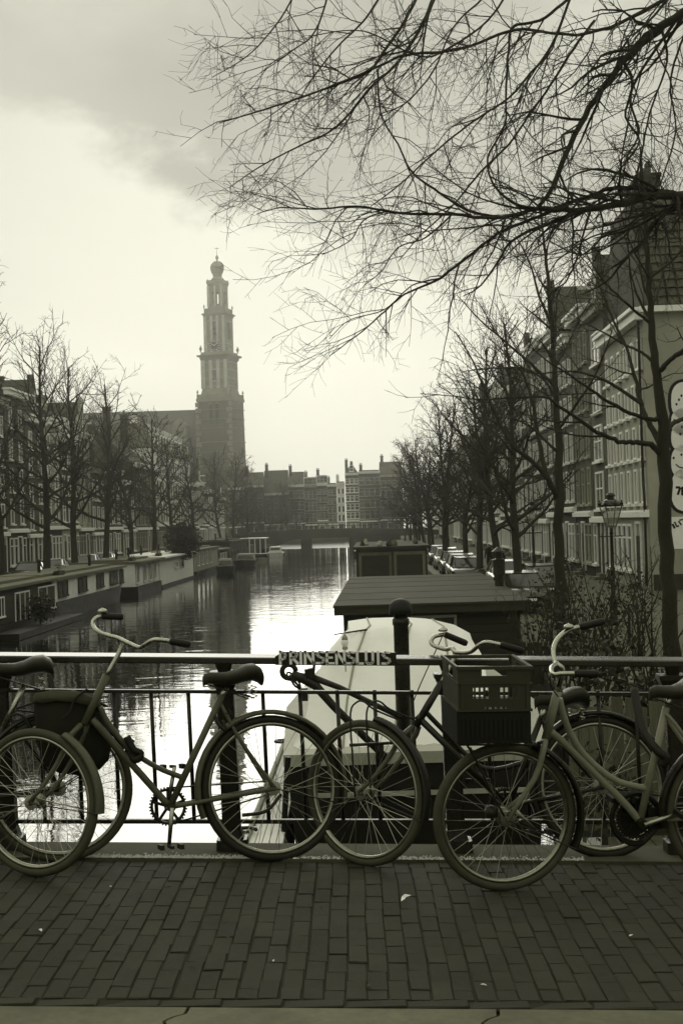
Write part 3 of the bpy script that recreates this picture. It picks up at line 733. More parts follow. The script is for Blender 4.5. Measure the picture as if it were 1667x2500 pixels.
MB().tube(smooth_path([P(*z1(560, 738), .19), P(*z1(480, 800), .20), P(*z1(450, 880), .2), P(*z1(400, 925), .2)]), .006, 6).build('strap', M_rubber, bag)

# --- bicycle C: dark bicycle behind the crate bicycle
pC = Plane(z2(1130, 1378), (1472, 2096), R_(9)); P = pC.P
bk = thing('bicycle', ground_hit(1180, 2110), 'dark bicycle behind the crate bicycle, its front wheel turned towards the railing', 'bicycle')
fh = P(*z2(1112, 972)); fR = .338; fh = pC.a + pC.u * fR + pC.t * (fh - pC.a).dot(pC.t); ft = turned(pC, R_(-47)); axF = ft.cross(pC.u).normalized()
wheel('front_wheel', bk, fh, fR, ft, pC.u, M_tyreL, tw=.019)
rh = P(1474, 1930); rh = pC.a + pC.u * fR + pC.t * (rh - pC.a).dot(pC.t)
wheel('rear_wheel', bk, rh, fR, pC.t, pC.u, M_tyre, tw=.019)
mudguard(bk, rh, fR, pC.t, pC.u, R_(200), R_(-10), M_tubeD, .032, 'rear_mudguard')
mudguard(bk, fh, fR, ft, pC.u, R_(75), R_(-20), M_tubeD, .028, 'front_mudguard')
crown, htop = P(*z2(1375, 615)), P(*z3(180, 510)); bb = P(1240, 1968)
tubes(bk, 'fork', M_tube, fork_legs(crown, fh, pC, axF))
st_ = P(1318, 1756)
tubes(bk, 'frame', M_tubeD, [([crown, htop], [.018, .018]), ([P(*z3(40, 700)), bb], .0165), ([P(*z3(75, 660)), P(*z3(190, 780)), P(*z3(420, 1000)), (st_ + bb) / 2], .0125), ([st_, bb], .0155),
   ([st_, rh + pC.n * .06], .008), ([st_, rh - pC.n * .06], .008), ([bb, rh + pC.n * .06], .010), ([bb, rh - pC.n * .06], .010)])
tubes(bk, 'seat_post', M_chrome, [([P(*z3(775, 655)), st_], .0135)])
saddle(bk, P(*z3(860, 610)), -pC.t, pC.u, .25, .22)
tubes(bk, 'stem', M_chrome, [([htop, P(*z3(258, 362)), P(*z3(240, 308))], .0115)])
L = [P(*z3(240, 312)), P(*z3(205, 318), -.06), P(*z3(140, 298), -.15), P(*z3(122, 275), -.2), P(*z3(140, 245), -.22), P(*z3(200, 232), -.22)]
Rr = [P(*z3(240, 312)), P(*z3(265, 335), .05), P(*z3(345, 333), .12), P(*z3(395, 296), .17), P(*z3(440, 278), .2), P(*z3(520, 292), .21)]
handlebar(bk, [L[::-1] + Rr[1:]], [(L[-1], P(*z3(328, 286), -.22)), (Rr[-1], P(*z3(652, 328), .21))], bell=P(*z3(190, 215), -.21))
hoops = []
for a, b in (((1020, 600), (1130, 700)), ((1108, 590), (1180, 700))):
    hoops.append(([P(*z2(a[0] + 25, 1000), .05), P(*z2(a[0] + 10, 760), .05), P(*z2(a[0], 540), .05), P(*z2(a[0] + 35, 480), .05), P(*z2(a[0] + 75, 478), .05), P(*z2(a[0] + 130, 520), .04), P(*z2(a[0] + 260, 575), .02)], .0045))
hoops.append(([P(*z2(1015, 715), .05), P(*z2(1300, 700), .05)], .008))
tubes(bk, 'front_carrier', M_iron, hoops, n=6)
crank(bk, bb, pC, [(bb + pC.t * .12 - pC.u * .12, 1), (bb - pC.t * .12 + pC.u * .12, -1)])
tubes(bk, 'brake_cable', M_rubber, [([P(*z3(190, 235), -.2), P(*z3(60, 520), -.05), P(*z3(15, 640), .01), P(*z3(20, 700), .01)], .003)], n=5)

# --- bicycle D: pale step-through in front on the right, carrying a crate
fcD = z3(552, 1703); pD = Plane(fcD, (1790, 2158), R_(-4)); P = pD.P
bk = thing('bicycle', ground_hit(*fcD), 'pale step-through bicycle in front on the right, a crate on its front carrier', 'bicycle')
fR = .327; fh = pD.a + pD.u * fR
wheel('front_wheel', bk, fh, fR, turned(pD, R_(6)), pD.u, M_tyreL, tw=.021)
rh = P(1800, 1980); rh = pD.a + pD.u * fR + pD.t * (rh - pD.a).dot(pD.t)
wheel('rear_wheel', bk, rh, fR, pD.t, pD.u, M_tyreL, tw=.021)
mudguard(bk, fh, fR, pD.t, pD.u, R_(70), R_(-25), M_tubeD, .030, 'front_mudguard')
mudguard(bk, rh, fR, pD.t, pD.u, R_(190), R_(-10), M_tubeD, .032, 'rear_mudguard')
crown, htop = P(*z3(775, 845)), P(*z3(846, 560)); bb = P(*z3(1318, 1305))
fl = []
for sg in (-1, 1):
    off = .055 * sg
    fl.append(([P(*z3(776, 840), off * .5), P(*z3(764, 900), off), P(*z3(745, 985), off), P(*z3(715, 1060), off), P(*z3(650, 1160), off), fh + pD.n * off], [.0145, .0145, .0135, .0125, .011, .009]))
tubes(bk, 'fork', M_tubeL, fl)
tubes(bk, 'frame', M_tubeL, [([P(*z3(778, 835)), htop], [.0195, .0195]), ([P(*z3(805, 790)), P(*z3(920, 890)), P(*z3(1210, 1180)), bb], .0165),
   ([P(*z3(858, 600)), P(*z3(885, 710)), P(*z3(945, 850)), P(*z3(1045, 970)), P(*z3(1190, 1075)), P(*z3(1362, 1118))], .0145),
   ([P(*z3(1038, 1003)), P(*z3(1064, 985))], .011), ([P(*z3(1470, 650)), bb], .0165),
   ([P(*z3(1462, 700)), P(*z3(1520, 745), .03), rh + pD.n * .06], .0085), ([P(*z3(1462, 700)), rh - pD.n * .06], .0085), ([bb, rh + pD.n * .06], .010), ([bb, rh - pD.n * .06], .010)])
tubes(bk, 'seat_post', M_chrome, [([P(*z3(1470, 655)), P(*z3(1495, 585))], .013)])
saddle(bk, P(*z3(1545, 560)), -pD.t, pD.u, .27, .21)
tubes(bk, 'stem', M_chrome, [([htop, P(*z3(876, 450)), P(*z3(872, 425)), P(*z3(838, 400))], [.0115, .0115, .013, .013])])
up = [P(*z3(838, 400)), P(*z3(826, 370), -.05), P(*z3(824, 310), -.12), P(*z3(850, 255), -.18), P(*z3(905, 210), -.22), P(*z3(975, 190), -.23)]
lo = [P(*z3(838, 400)), P(*z3(812, 425), .10), P(*z3(822, 462), .19), P(*z3(870, 458), .22), P(*z3(945, 457), .23)]
handlebar(bk, [up[::-1] + lo[1:]], [(up[-1], P(*z3(1115, 157), -.23)), (lo[-1], P(*z3(1080, 459), .23))], bell=P(*z3(910, 198), -.215))
cr = crank(bk, bb, pD, [(P(*z3(1240, 1195)), -1), (P(*z3(1568, 1238)), 1)], M_tubeD, .09)
cc = MB(); cc.tube([bb - pD.n * .045 + (pD.t * math.cos(a) + pD.u * math.sin(a)) * .112 for a in [k * 2 * math.pi / 30 for k in range(25)]], .013, 6); cc.lathe([(.02, -.004), (.078, -.004), (.078, .004), (.02, .004)], bb - pD.n * .06, 28, pD.n); cc.build('chain_case', M_crateD, bk)
MB().bar(bb + pD.t * .05 - pD.n * .045, rh - pD.n * .045, .03, .10, up=pD.u).build('chain_guard', M_crateD, bk)
tubes(bk, 'chain_lock', M_rubber, [([P(*z3(1285, 545), -.25), P(*z3(1310, 680), -.15), P(*z3(1345, 800), -.06), P(*z3(1420, 900), .03), P(*z3(1470, 940), .05), P(*z3(1450, 985), .04)], .019)])
tubes(bk, 'front_lamp_bracket', M_iron, [([P(*z3(775, 845), .03), P(*z3(735, 855), .05)], .006)])
tubes(bk, 'brake_cable', M_rubber, [([P(*z3(1125, 487), -.2), P(*z3(1230, 510), -.2), P(*z3(1345, 545), -.2)], .003), ([P(*z3(810, 420), .1), P(*z3(806, 520), .06), P(*z3(850, 590), .03)], .003)], n=5)
MB().lathe([(.0, -.03), (.024, -.026), (.03, .0), (.026, .02), (.0, .03)], P(*z3(465, 1250), .03), 12, -pD.t).build('hub_lamp', M_iron, bk, smooth=True)
rk = [([P(*z3(540, 1275), .06), P(*z3(470, 1140), .075), P(*z3(385, 965), .09), P(*z3(320, 850), .1), P(*z3(315, 800), .1), P(*z3(345, 770), .1)], .005),
      ([P(*z3(540, 1275), -.06), P(*z3(470, 1140), -.1), P(*z3(345, 880), -.14)], .005)]
zt = [P(*z3(250, 862), o_) for o_ in (-.14, -.07, 0, .07, .14)]
for o_ in (-.15, -.075, 0, .075, .15): rk.append(([P(*z3(285, 866), o_), P(*z3(705, 866), o_)], .0045))
for q in (285, 495, 705): rk.append(([P(*z3(q, 866), -.15), P(*z3(q, 866), .15)], .0045))
rk.append(([P(*z3(705, 866), 0), P(*z3(775, 850), 0)], .008))
tubes(bk, 'front_carrier', M_iron, rk, n=6)

# crate and tray on the carrier (axes: along the bicycle, its normal, straight up in its plane)
def crate_box(o0, w_, dp, h_):
    return lambda a, b, c: o0 + pD.t * a + pD.n * b + pD.u * c
cA = P(*z3(278, 680), .165); cw_ = (P(*z3(694, 680), .165) - cA).dot(pD.t); ch_ = (P(*z3(278, 418), .165) - cA).dot(pD.u)
dpt = .31
tr = thing('basket', cA, 'deep black plastic basket on the front carrier under the crate', 'basket')
t0 = P(*z3(272, 862), .165); th = (cA - t0).dot(pD.u); tw_ = (P(*z3(696, 862), .165) - t0).dot(pD.t)
def hx(mb, o0, a0, a1, b0, b1, c0, c1):
    mb.hexa([o0 + pD.t * a + pD.n * b + pD.u * c for c in (c0, c1) for a, b in ((a0, b0), (a1, b0), (a1, b1), (a0, b1))]); return mb
for nm, args in (('basket_panel', (0, tw_, -.006, 0, 0, th - .002)), ('basket_panel', (0, tw_, -dpt, -dpt + .006, 0, th - .002)), ('basket_panel', (0, .006, -dpt + .006, -.006, 0, th - .002)), ('basket_panel', (tw_ - .006, tw_, -dpt + .006, -.006, 0, th - .002)), ('basket_floor', (.006, tw_ - .006, -dpt + .006, -.006, 0, .006))):
    hx(MB(), t0, *args).build(nm, M_crateD, tr)
mb = MB()
for k in range(14): hx(mb, t0, .02 + k * (tw_ - .04) / 14, .02 + k * (tw_ - .04) / 14 + .012, .0, .004, .02, th - .03)
mb.build('basket_rib', M_crateD, tr)
ct = thing('crate', cA, 'olive plastic bottle crate with a handle slot, sitting in the black basket', 'crate')
def U(q): return (q - 278) / (694 - 278) * cw_
def V(q): return (680 - q) / (680 - 418) * ch_
def panel(mb, b0, b1, back=False):
    xs_ = [0, U(350), U(415), U(560), U(625), cw_]; 
    def bx(a0, a1, c0, c1): hx(mb, cA, a0, a1, b0, b1, c0, c1)
    if back:                                     # the far wall: one long opening under its rim
        bx(0, cw_, V(438), ch_); bx(0, U(300), V(672), V(438)); bx(U(675), cw_, V(672), V(438)); bx(0, cw_, .001, V(672)); bx(U(300), U(675), V(592), V(548))
        for k in (1, 2, 3, 4): bx(U(300 + 75 * k) - .005, U(300 + 75 * k) + .005, V(672), V(592))
        return mb
    bx(0, cw_, V(424), ch_); bx(0, U(415), V(472), V(424)); bx(U(560), cw_, V(472), V(424))
    bx(0, cw_, V(540), V(472)); bx(0, U(360), V(602), V(540)); bx(U(612), cw_, V(602), V(540))
    bx(0, cw_, V(650), V(602)); bx(0, U(430), V(664), V(650)); bx(U(555), cw_, V(664), V(650)); bx(0, cw_, 0.001, V(664))
    for k in range(9):
        a = U(360) + (U(612) - U(360)) * (k + .5) / 9
        if k not in (4,): hx(mb, cA, a - .004, a + .004, b0 + .001, b1 - .001, V(602), V(540))
        else: hx(mb, cA, a - .018, a + .018, b0 + .001, b1 - .001, V(602), V(540))
    for k in range(4):
        a = U(430) + (U(555) - U(430)) * (k + .5) / 4; hx(mb, cA, a - .006, a + .006, b0 + .001, b1 - .001, V(664), V(650))
    return mb
panel(MB(), -.006, 0).build('crate_panel', M_crate, ct); panel(MB(), -dpt, -dpt + .006, True).build('crate_panel', M_crate, ct)
for a0, a1 in ((0, .006), (cw_ - .006, cw_)):
    mb = MB(); hx(mb, cA, a0, a1, -dpt + .006, -.006, .001, V(500)); hx(mb, cA, a0, a1, -dpt + .006, -dpt + .1, V(500), V(440)); hx(mb, cA, a0, a1, -.1, -.006, V(500), V(440)); hx(mb, cA, a0, a1, -dpt + .006, -.006, V(440), ch_)
    mb.build('crate_panel', M_crate, ct)
mb = MB()
for c0, c1, e in ((ch_ - .012, ch_ + .002, .008), (V(430), V(424), .006), (V(520), V(514), .004), (0.002, .014, .006)):
    hx(mb, cA, -e, cw_ + e, .0, e, c0, c1); hx(mb, cA, -e, .0, -dpt, .0, c0, c1); hx(mb, cA, cw_, cw_ + e, -dpt, .0, c0, c1)
for a in (0.012, cw_ - .02): hx(mb, cA, a, a + .012, 0, .007, .014, V(520))
mb.build('crate_rib', M_crate, ct)
mb = MB(); hx(mb, cA, .006, cw_ - .006, -dpt + .006, -.006, .002, .008); mb.build('crate_floor', M_crateD, ct)
# ---------------------------------------------------------------- boats and jetties
def window_on(mb_f, mb_g, a, b, z0, z1, out, fw=0.07, bars=1, cross=0.0, proud=0.04):
    """frame bars and a pane on the vertical face from a to b (xy), facing `out`"""
    a, b, out = Vector((a[0], a[1], 0)), Vector((b[0], b[1], 0)), Vector((out[0], out[1], 0)).normalized()
    t = (b - a).normalized(); L = (b - a).length
    def bx(mb, u0, u1, v0, v1, d0, d1):
        q = [a + t * u + out * d for u, d in ((u0, d0), (u1, d0), (u1, d1), (u0, d1))]
        mb.hexa([Vector((p.x, p.y, v0)) for p in q] + [Vector((p.x, p.y, v1)) for p in q])
    bx(mb_f, -0.02, L + 0.02, z0 - fw, z0, 0.0, proud + .04); bx(mb_f, 0, L, z1 - fw, z1, 0, proud)
    bx(mb_f, 0, fw, z0, z1 - fw, 0, proud); bx(mb_f, L - fw, L, z0, z1 - fw, 0, proud)
    for k in range(bars):
        u = L * (k + 1) / (bars + 1); bx(mb_f, u - fw / 2, u + fw / 2, z0, z1 - fw, 0, proud - .005)
    if cross: 
        v = z0 + (z1 - z0) * cross
        for k in range(bars + 1): bx(mb_f, L * k / (bars + 1) + fw * .9, L * (k + 1) / (bars + 1) - fw * .9, v - fw / 2, v + fw / 2, 0, proud - .008)
    bx(mb_g, fw * .5, L - fw * .5, z0, z1 - fw * .5, 0.004, 0.015)
def add_window(root, a, b, z0, z1, out, fm=None, gm=None, name='window', **kw):
    f, p = MB(), MB(); window_on(f, p, a, b, z0, z1, out, **kw)
    fo = f.build(name, fm or M_frame, root); p.build('pane', gm or M_glass, fo); return fo

# left row of houseboats: canal side runs along X = XL + DX*Y
XL = gz(0, 1562, WZ).x - DX * gz(0, 1562, WZ).y
def xl(Y): return XL + DX * Y
def ydepth(px):                                  # depth at which the boat fronts cross picture column px
    lo_, hi_ = 20.0, 600.0
    for _ in range(50):
        m_ = (lo_ + hi_) / 2; p = at(px, 1290, m_)
        if p.x > xl(m_): lo_ = m_
        else: hi_ = m_
    return lo_
def frontpt(px, py):                              # point on the boat-front line
    Y = ydepth(px); return at(px, py, Y)
def houseboat(y0, y1, ztop, zdeck, label, wall_m, roof_m, hull_m=M_hull, wins=(), depth=4.2, clap=False, bow=False, over=.25, side_w=True, grp='houseboats moored along the left quay', name='houseboat', inset=.15):
    base = Vector((xl(y0) - depth / 2, y0, WZ)); o = thing(name, base, label, 'houseboat', grp)
    t = Vector((DX, 1, 0)).normalized(); nrm = Vector((1, -DX, 0)).normalized(); L = y1 - y0
    A = Vector((xl(y0), y0, 0))
    def q(u, d, z): p = A + t * u - nrm * d; return Vector((p.x, p.y, z))
    def bxx(mb, u0, u1, d0, d1, z0, z1): return mb.hexa([q(u0, d0, z0), q(u1, d0, z0), q(u1, d1, z0), q(u0, d1, z0), q(u0, d0, z1), q(u1, d0, z1), q(u1, d1, z1), q(u0, d1, z1)])
    h = MB()
    if bow:
        n = 10; ringL = []
        for i in range(n + 1):
            u = L * i / n; f = max(0, (i / n - .72) / .28); ringL.append((u, f))
        lo_, hi_ = [], []
        rise = lambda f: .34 * f ** 1.5
        for (u, f) in ringL: lo_.append(q(u - .3 * f, 0 + depth * .42 * f ** 2 + .12, WZ - .3)); hi_.append(q(u + .5 * f, depth * .36 * f ** 2, zdeck + rise(f)))
        for (u, f) in ringL[::-1]: lo_.append(q(u - .3 * f, depth - depth * .42 * f ** 2 - .12, WZ - .3)); hi_.append(q(u + .5 * f, depth - depth * .36 * f ** 2, zdeck + rise(f)))
        N = len(lo_); h.add(lo_ + hi_, [(k, (k + 1) % N, N + (k + 1) % N, N + k) for k in range(N)])
        h.add(hi_, [(k, k + 1, N - 2 - k, N - 1 - k) for k in range(n)])
    else: bxx(h, 0, L, -.05, depth, WZ - .3, zdeck)
    h.build('hull', hull_m, o)
    e = L * (.84 if bow else 1.0) - .1
    wl = MB()
    bxx(wl, .1, e, inset, depth - .15, zdeck + .002, ztop); wl.build('wall', wall_m, o)
    if clap:                                       # clapboards standing proud, one by one
        zz = zdeck + .04; pm = None
        while zz < ztop - .1:
            b = MB(); 
            b.hexa([q(.12, inset - .035, zz), q(e - .02, inset - .035, zz), q(e - .02, inset - .002, zz), q(.12, inset - .002, zz), q(.12, inset - .012, zz + .19), q(e - .02, inset - .012, zz + .19), q(e - .02, inset - .002, zz + .19), q(.12, inset - .002, zz + .19)])
            b.build('clapboard', M_woodD, o); zz += .20
    r = MB(); bxx(r, -.1, e + .2, inset - over, depth - .15 + over, ztop + .002, ztop + .13); r.build('roof', roof_m, o)
    r = MB(); bxx(r, .35, e - .2, .9, depth - .9, ztop + .132, ztop + .26); r.build('roof_deck', roof_m, o)
    rq = random.Random(int(y0 * 7))
    for k in range(3):
        u = L * (.2 + .25 * k + rq.uniform(-.06, .06)); d = depth * rq.uniform(.3, .6)
        if k == 1:
            m1 = MB(); bxx(m1, u, u + .9, d, d + .7, ztop + .262, ztop + .42); sk_ = m1.build('skylight', M_gun, o); m2 = MB(); bxx(m2, u + .06, u + .84, d + .06, d + .64, ztop + .422, ztop + .44); m2.build('pane', M_glass, sk_)
        else:
            c_ = q(u, d, ztop + .262); MB().lathe([(.09, 0), (.09, .55), (.15, .58), (.15, .66), (.03, .74)], c_, 10).build('flue', M_iron, o)
    m1 = MB(); u = L * .12; bxx(m1, u, u + 1.4, depth * .12, depth * .12 + .3, ztop + .132, ztop + .36); pb_ = m1.build('planter', M_woodD, o)
    m2 = MB()
    for k in range(60):
        c_ = q(u + rq.uniform(.05, 1.35), depth * .12 + rq.uniform(.03, .27), ztop + .36 + rq.random() ** 2 * .4); s_ = rq.uniform(.03, .08)
        m2.add([c_ + Vector((rq.uniform(-1, 1), rq.uniform(-1, 1), rq.uniform(-1, 1))) * s_ for _ in range(3)], [(0, 1, 2)])
    m2.build('plants', M_leaf, pb_)
    for u in (.02 * L, .95 * L): MB().tube(smooth_path([q(u, depth * .9, zdeck + .05), q(u + 1.0, depth + .6, zdeck - .15), q(u + 2.2, depth + 1.6, QZ + .1)]), .025, 5).build('mooring_rope', M_gun, o)
    for wv in wins:
        u, ww, z0, z1 = wv[:4]; kw = wv[4] if len(wv) > 4 else {}
        a, b = q(u, inset - .036, 0), q(u + ww, inset - .036, 0)
        add_window(o, (a.x, a.y), (b.x, b.y), z0, z1, (nrm.x, nrm.y), **kw)
    return o, q, bxx
d1, d2, d3, d4, d5, d6, d7 = [ydepth(p) for p in (133, 327, 390, 474, 553, 610, 660)]
zt = frontpt(60, 1430).z
o, q, bxx = houseboat(38, d1 - .1, zt, WZ + .55, 'dark clapboard houseboat with white window frames, nearest on the left', M_woodD, M_roofG, wins=[(d - 38, w_, z0, z1, k) for d, w_, z0, z1, k in
   ((ydepth(6) - .6, 1.0, -2.05, -1.2, {}), (ydepth(38), 2.7, -2.45, -1.15, {'bars': 2}), (ydepth(95), 3.6, -2.25, -1.1, {'bars': 1}))], clap=True)
jt = MB(); bxx(jt, d1 - 38 - 12, d1 - 38 + 1.5, -1.1, -.06, WZ + .02, WZ + .30); tag(jt.build('pontoon', M_hull), 'low dark pontoon along the side of the clapboard houseboat', 'pontoon')
# potted shrub on the pontoon
def leaf_ball(name, c, r, m, n, label, cat, stem_h=.3, seed=1, squash=1.1, size=.06, pot=False, group=None):
    rr = random.Random(seed); o = thing(name, c, label, cat, group); C = Vector(c)
    mb = MB()
    for i in range(n):
        d = Vector((rr.gauss(0, 1), rr.gauss(0, 1), rr.gauss(0, 1))).normalized() * r * (rr.random() ** .35) * (1 + .28 * math.sin(7 * rr.random() + i))
        p = C + Vector((d.x, d.y, d.z * squash + stem_h + r * squash)); s_ = size * rr.uniform(.6, 1.5)
        a = Vector((rr.gauss(0, 1), rr.gauss(0, 1), rr.gauss(0, 1))).normalized() * s_; b = a.cross(Vector((rr.gauss(0, 1), rr.gauss(0, 1), rr.gauss(0, 1)))).normalized() * s_ * .6
        mb.add([p - a, p + b, p + a, p - b], [(0, 1, 2, 3)])
    mb.build('foliage', m, o)
    MB().tube([C, C + Vector((.02, 0, stem_h + r))], [.03 + r * .03, .02], 6).build('stem', M_bark, o)
    if pot: MB().lathe([(.16, 0), (.22, .28), (.24, .30), (.20, .30)], C, 12).build('pot', M_woodD, o)
    return o
p = q(ydepth(62) - 38, -.6, WZ + .30)
leaf_ball('shrub', (p.x, p.y, p.z), .62, M_leaf, 900, 'round dark shrub on the pontoon beside the clapboard houseboat window', 'shrub', .1, 3, 1.0, .07)
zt2, zd2 = frontpt(210, 1402).z, frontpt(210, 1452).z
L2 = d2 - d1
o, q, bxx = houseboat(d1 + .25, d2, zt2, zd2, 'white-walled houseboat on a dark hull with a raised bow and dark windows', M_boatW, M_roofG, bow=True,
   wins=[(ydepth(px) - d1, w_, zd2 + .28, zt2 - .12, {'fm': M_woodD, 'fw': .10}) for px, w_ in ((141, 2.3), (191, 2.3), (236, 2.1), (268, 2.6))] + [(ydepth(292) - d1, 1.3, zd2 + .2, zt2 - .12, {'fm': M_woodD, 'fw': .08})])
houseboat(d2 + .8, d3, frontpt(350, 1372).z, frontpt(350, 1428).z, 'pale houseboat with a row of narrow windows behind the raised bow', M_boatW, M_roofG, hull_m=M_hull,
   wins=[(ydepth(px) - d2 - .8, 1.2, frontpt(350, 1428).z + .25, frontpt(350, 1372).z - .15, {}) for px in (334, 352, 365, 376)], over=.5)
zt4, zd4 = frontpt(430, 1357).z, frontpt(430, 1418).z
o, q, bxx = houseboat(d3 + .3, d4, zt4, zd4, 'tall cream box-shaped houseboat with a flat overhanging roof', M_cream, M_boatW, wins=[(ydepth(428) - d3, 1.5, zd4 + 1.1, zt4 - .5, {}), (ydepth(440) - d3, 1.5, zd4 + 1.1, zt4 - .5, {})], over=.45)
houseboat(d4 + .5, d5 - 8, frontpt(510, 1340).z, WZ + .5, 'grey houseboat with vertical board cladding past the cream one', M_boatG, M_roofG, wins=[(2 + 3.4 * k, 1.6, WZ + 1.0, WZ + 2.2, {}) for k in range(4)])
houseboat(d5 - 7, d5 + 3, WZ + 2.0, WZ + .45, 'low houseboat with a cluttered deck in the middle of the left row', M_woodD, M_roofG, wins=[(1 + 2.4 * k, 1.4, WZ + .9, WZ + 1.7, {}) for k in range(3)])
houseboat(d5 + 4, d6 - 4, WZ + 2.7, WZ + .6, 'dark barge houseboat under the left canal trees before the bridge', M_woodD, M_roof, wins=[(2 + 4 * k, 1.6, WZ + 1.2, WZ + 2.1, {'fm': M_woodD}) for k in range(4)])
# small far boats
def small_boat(px, Y, zoff, L, Wd, label, hull_m, cab_m, rz=0.0, cab=True, group=None):
    c = at(px, 1290, Y); c.z = WZ; o = thing('boat', c, label, 'boat', group)
    n = 8; lo_, hi_ = [], []
    for sg in (1, -1):
        it = range(n + 1) if sg == 1 else range(n, -1, -1)
        for i in it:
            u = i / n; wv = Wd / 2 * (1 - max(0, (.35 - u) / .35) ** 2) * (1 - .12 * u)
            wv = max(wv, .03); a = -L / 2 + L * u
            lo_.append((sg * wv * .75, a * .94, -.25)); hi_.append((sg * wv, a, .55 + .45 * max(0, .4 - u)))
    Rm = Matrix.Rotation(rz, 3, 'Z'); lo_ = [c + Rm @ Vector(p) for p in lo_]; hi_ = [c + Rm @ Vector(p) for p in hi_]; N = len(lo_)
    mb = MB().add(lo_ + hi_, [(k, (k + 1) % N, N + (k + 1) % N, N + k) for k in range(N)]); mb.add([p - Vector((0, 0, .12)) for p in hi_], [(k, k + 1, N - 2 - k, N - 1 - k) for k in range(n)])
    mb.build('hull', hull_m, o)
    if cab:
        def bq(mb, x0, x1, y0, y1, z0, z1, ins=0.0):
            mb.hexa([c + Rm @ Vector(p) for p in [(x0, y0, z0), (x1, y0, z0), (x1, y1, z0), (x0, y1, z0), (x0 + ins, y0 + ins * 1.6, z1), (x1 - ins, y0 + ins * 1.6, z1), (x1 - ins, y1 - ins, z1), (x0 + ins, y1 - ins, z1)]]); return mb
        bq(MB(), -Wd * .36, Wd * .36, -L * .12, L * .3, .45, 1.35, .1).build('cabin', cab_m, o)
        bq(MB(), -Wd * .30, Wd * .30, -L * .125, L * .305, .85, 1.2, .06).build('cabin_window', M_glass, o)
    return o
small_boat(672, 205, 0, 7, 2.4, 'white motor boat at the end of the left row by the far bridge', M_carW, M_carW, math.pi)
small_boat(628, 170, 0, 6, 2.2, 'open dinghy moored beside the dark barge on the left', M_boatG, M_boatG, .2, cab=False)
small_boat(655, 222, 0, 7, 2.6, 'dark barge with a low cabin just left of the far bridge opening', M_hull, M_woodD, 0.0)
small_boat(598, 160, 0, 8, 2.8, 'dark motor barge beside the white canopy on the left', M_hull, M_boatG, 0.0)
small_boat(548, 138, 0, 5, 2.0, 'small cluttered workboat tied to the grey houseboat', M_hull, M_boatG, .1)
small_boat(880, 190, 0, 8, 2.6, 'pale cabin cruiser moored on the right near the far bridge', M_hull, M_cream, 0.0)
small_boat(935, 150, 0, 9, 3.0, 'dark motor boat with white deck on the right before the far bridge', M_hull, M_boatG, 0.0)
small_boat(905, 112, 0, 7, 2.6, 'low dark boat just past the boarded houseboat on the right', M_hull, M_woodD, 0.0)
# far canal boat shelter with a white roof
c = at(618, 1290, 190); c.z = WZ; o = thing('shelter', c, 'white flat canopy on thin posts over a boat deck far on the left', 'boat shelter')
MB().box(c.x - 1.9, c.x + 1.9, 187, 193, 2.7 + WZ, 2.82 + WZ).build('canopy', M_carW, o)
MB().box(c.x - 1.9, c.x + 1.9, 187, 193, WZ - .2, WZ + .7).build('hull', M_hull, o)
pm = None
for k in range(6):
    if pm is None: pp = MB().box(-.06, .06, -.06, .06, 0, 2.0).build('canopy_post', M_carW, o, org=(0, 0, 0)); pm = pp.data
    else: pp = put('canopy_post', pm, o)
    pp.location = (-1.75 + .7 * k, -2.8, .7)

# right side: brown houseboat
Yn, Yf = 33.0, 49.5
pl_, pr_ = at(824, 1483, Yn), at(1283, 1490, Yn); zr = pl_.z
def xr(x0, Y): return x0 + DX * 1.3 * (Y - Yn)
o = thing('houseboat', (pl_.x + 2, Yn, WZ), 'wide brown houseboat with a broad flat roof behind the white tarpaulin', 'houseboat', 'houseboats on the right side')
def rbox(mb, xa, xb, y0, y1, z0, z1): return mb.hexa([(xr(xa, y0), y0, z0), (xr(xb, y0), y0, z0), (xr(xb, y1), y1, z0), (xr(xa, y1), y1, z0), (xr(xa, y0), y0, z1), (xr(xb, y0), y0, z1), (xr(xb, y1), y1, z1), (xr(xa, y1), y1, z1)])
xa, xb = pl_.x, pr_.x
rbox(MB(), xa, xb, Yn, Yf, WZ - .3, WZ + .6).build('hull', M_hull, o)
rbox(MB(), xa + .12, xb - .12, Yn + .2, Yf - .2, WZ + .6, zr - .18).build('wall', M_woodD, o)
zz = WZ + .65
while zz < zr - .30:
    rbox(MB(), xa + .125, xb - .125, Yn + .165, Yn + .197, zz, zz + .17).build('clapboard', M_woodD, o); zz += .185
rbox(MB(), xa - .08, xb + .1, Yn - .15, Yf + .1, zr - .18, zr - .004).build('fascia', M_woodD, o)
rf = rbox(MB(), xa - .1, xb + .12, Yn - .18, Yf + .12, zr - .002, zr + .05).build('roof', M_roof, o)
for k in range(5): rbox(MB(), xa - .09, xb + .11, Yn + 2.0 + 3.1 * k, Yn + 2.02 + 3.1 * k, zr + .052, zr + .058).build('roof_seam', M_roof, rf)
a, b = at(1003, 1505, Yn), at(1115, 1505, Yn)
add_window(o, (a.x, Yn + .16), (b.x, Yn + .16), at(1060, 1545, Yn).z, at(1060, 1503, Yn).z, (0, -1), bars=1, fm=M_gun, fw=.06)
fl_ = at(1220, 1462, 40); bo = MB().lathe([(.13, 0), (.13, .28), (.17, .30), (.17, .75), (.10, .77), (.10, .95), (.2, .97), (.03, 1.1)], (fl_.x, 40, zr + .052), 14).build('flue', M_iron, o)
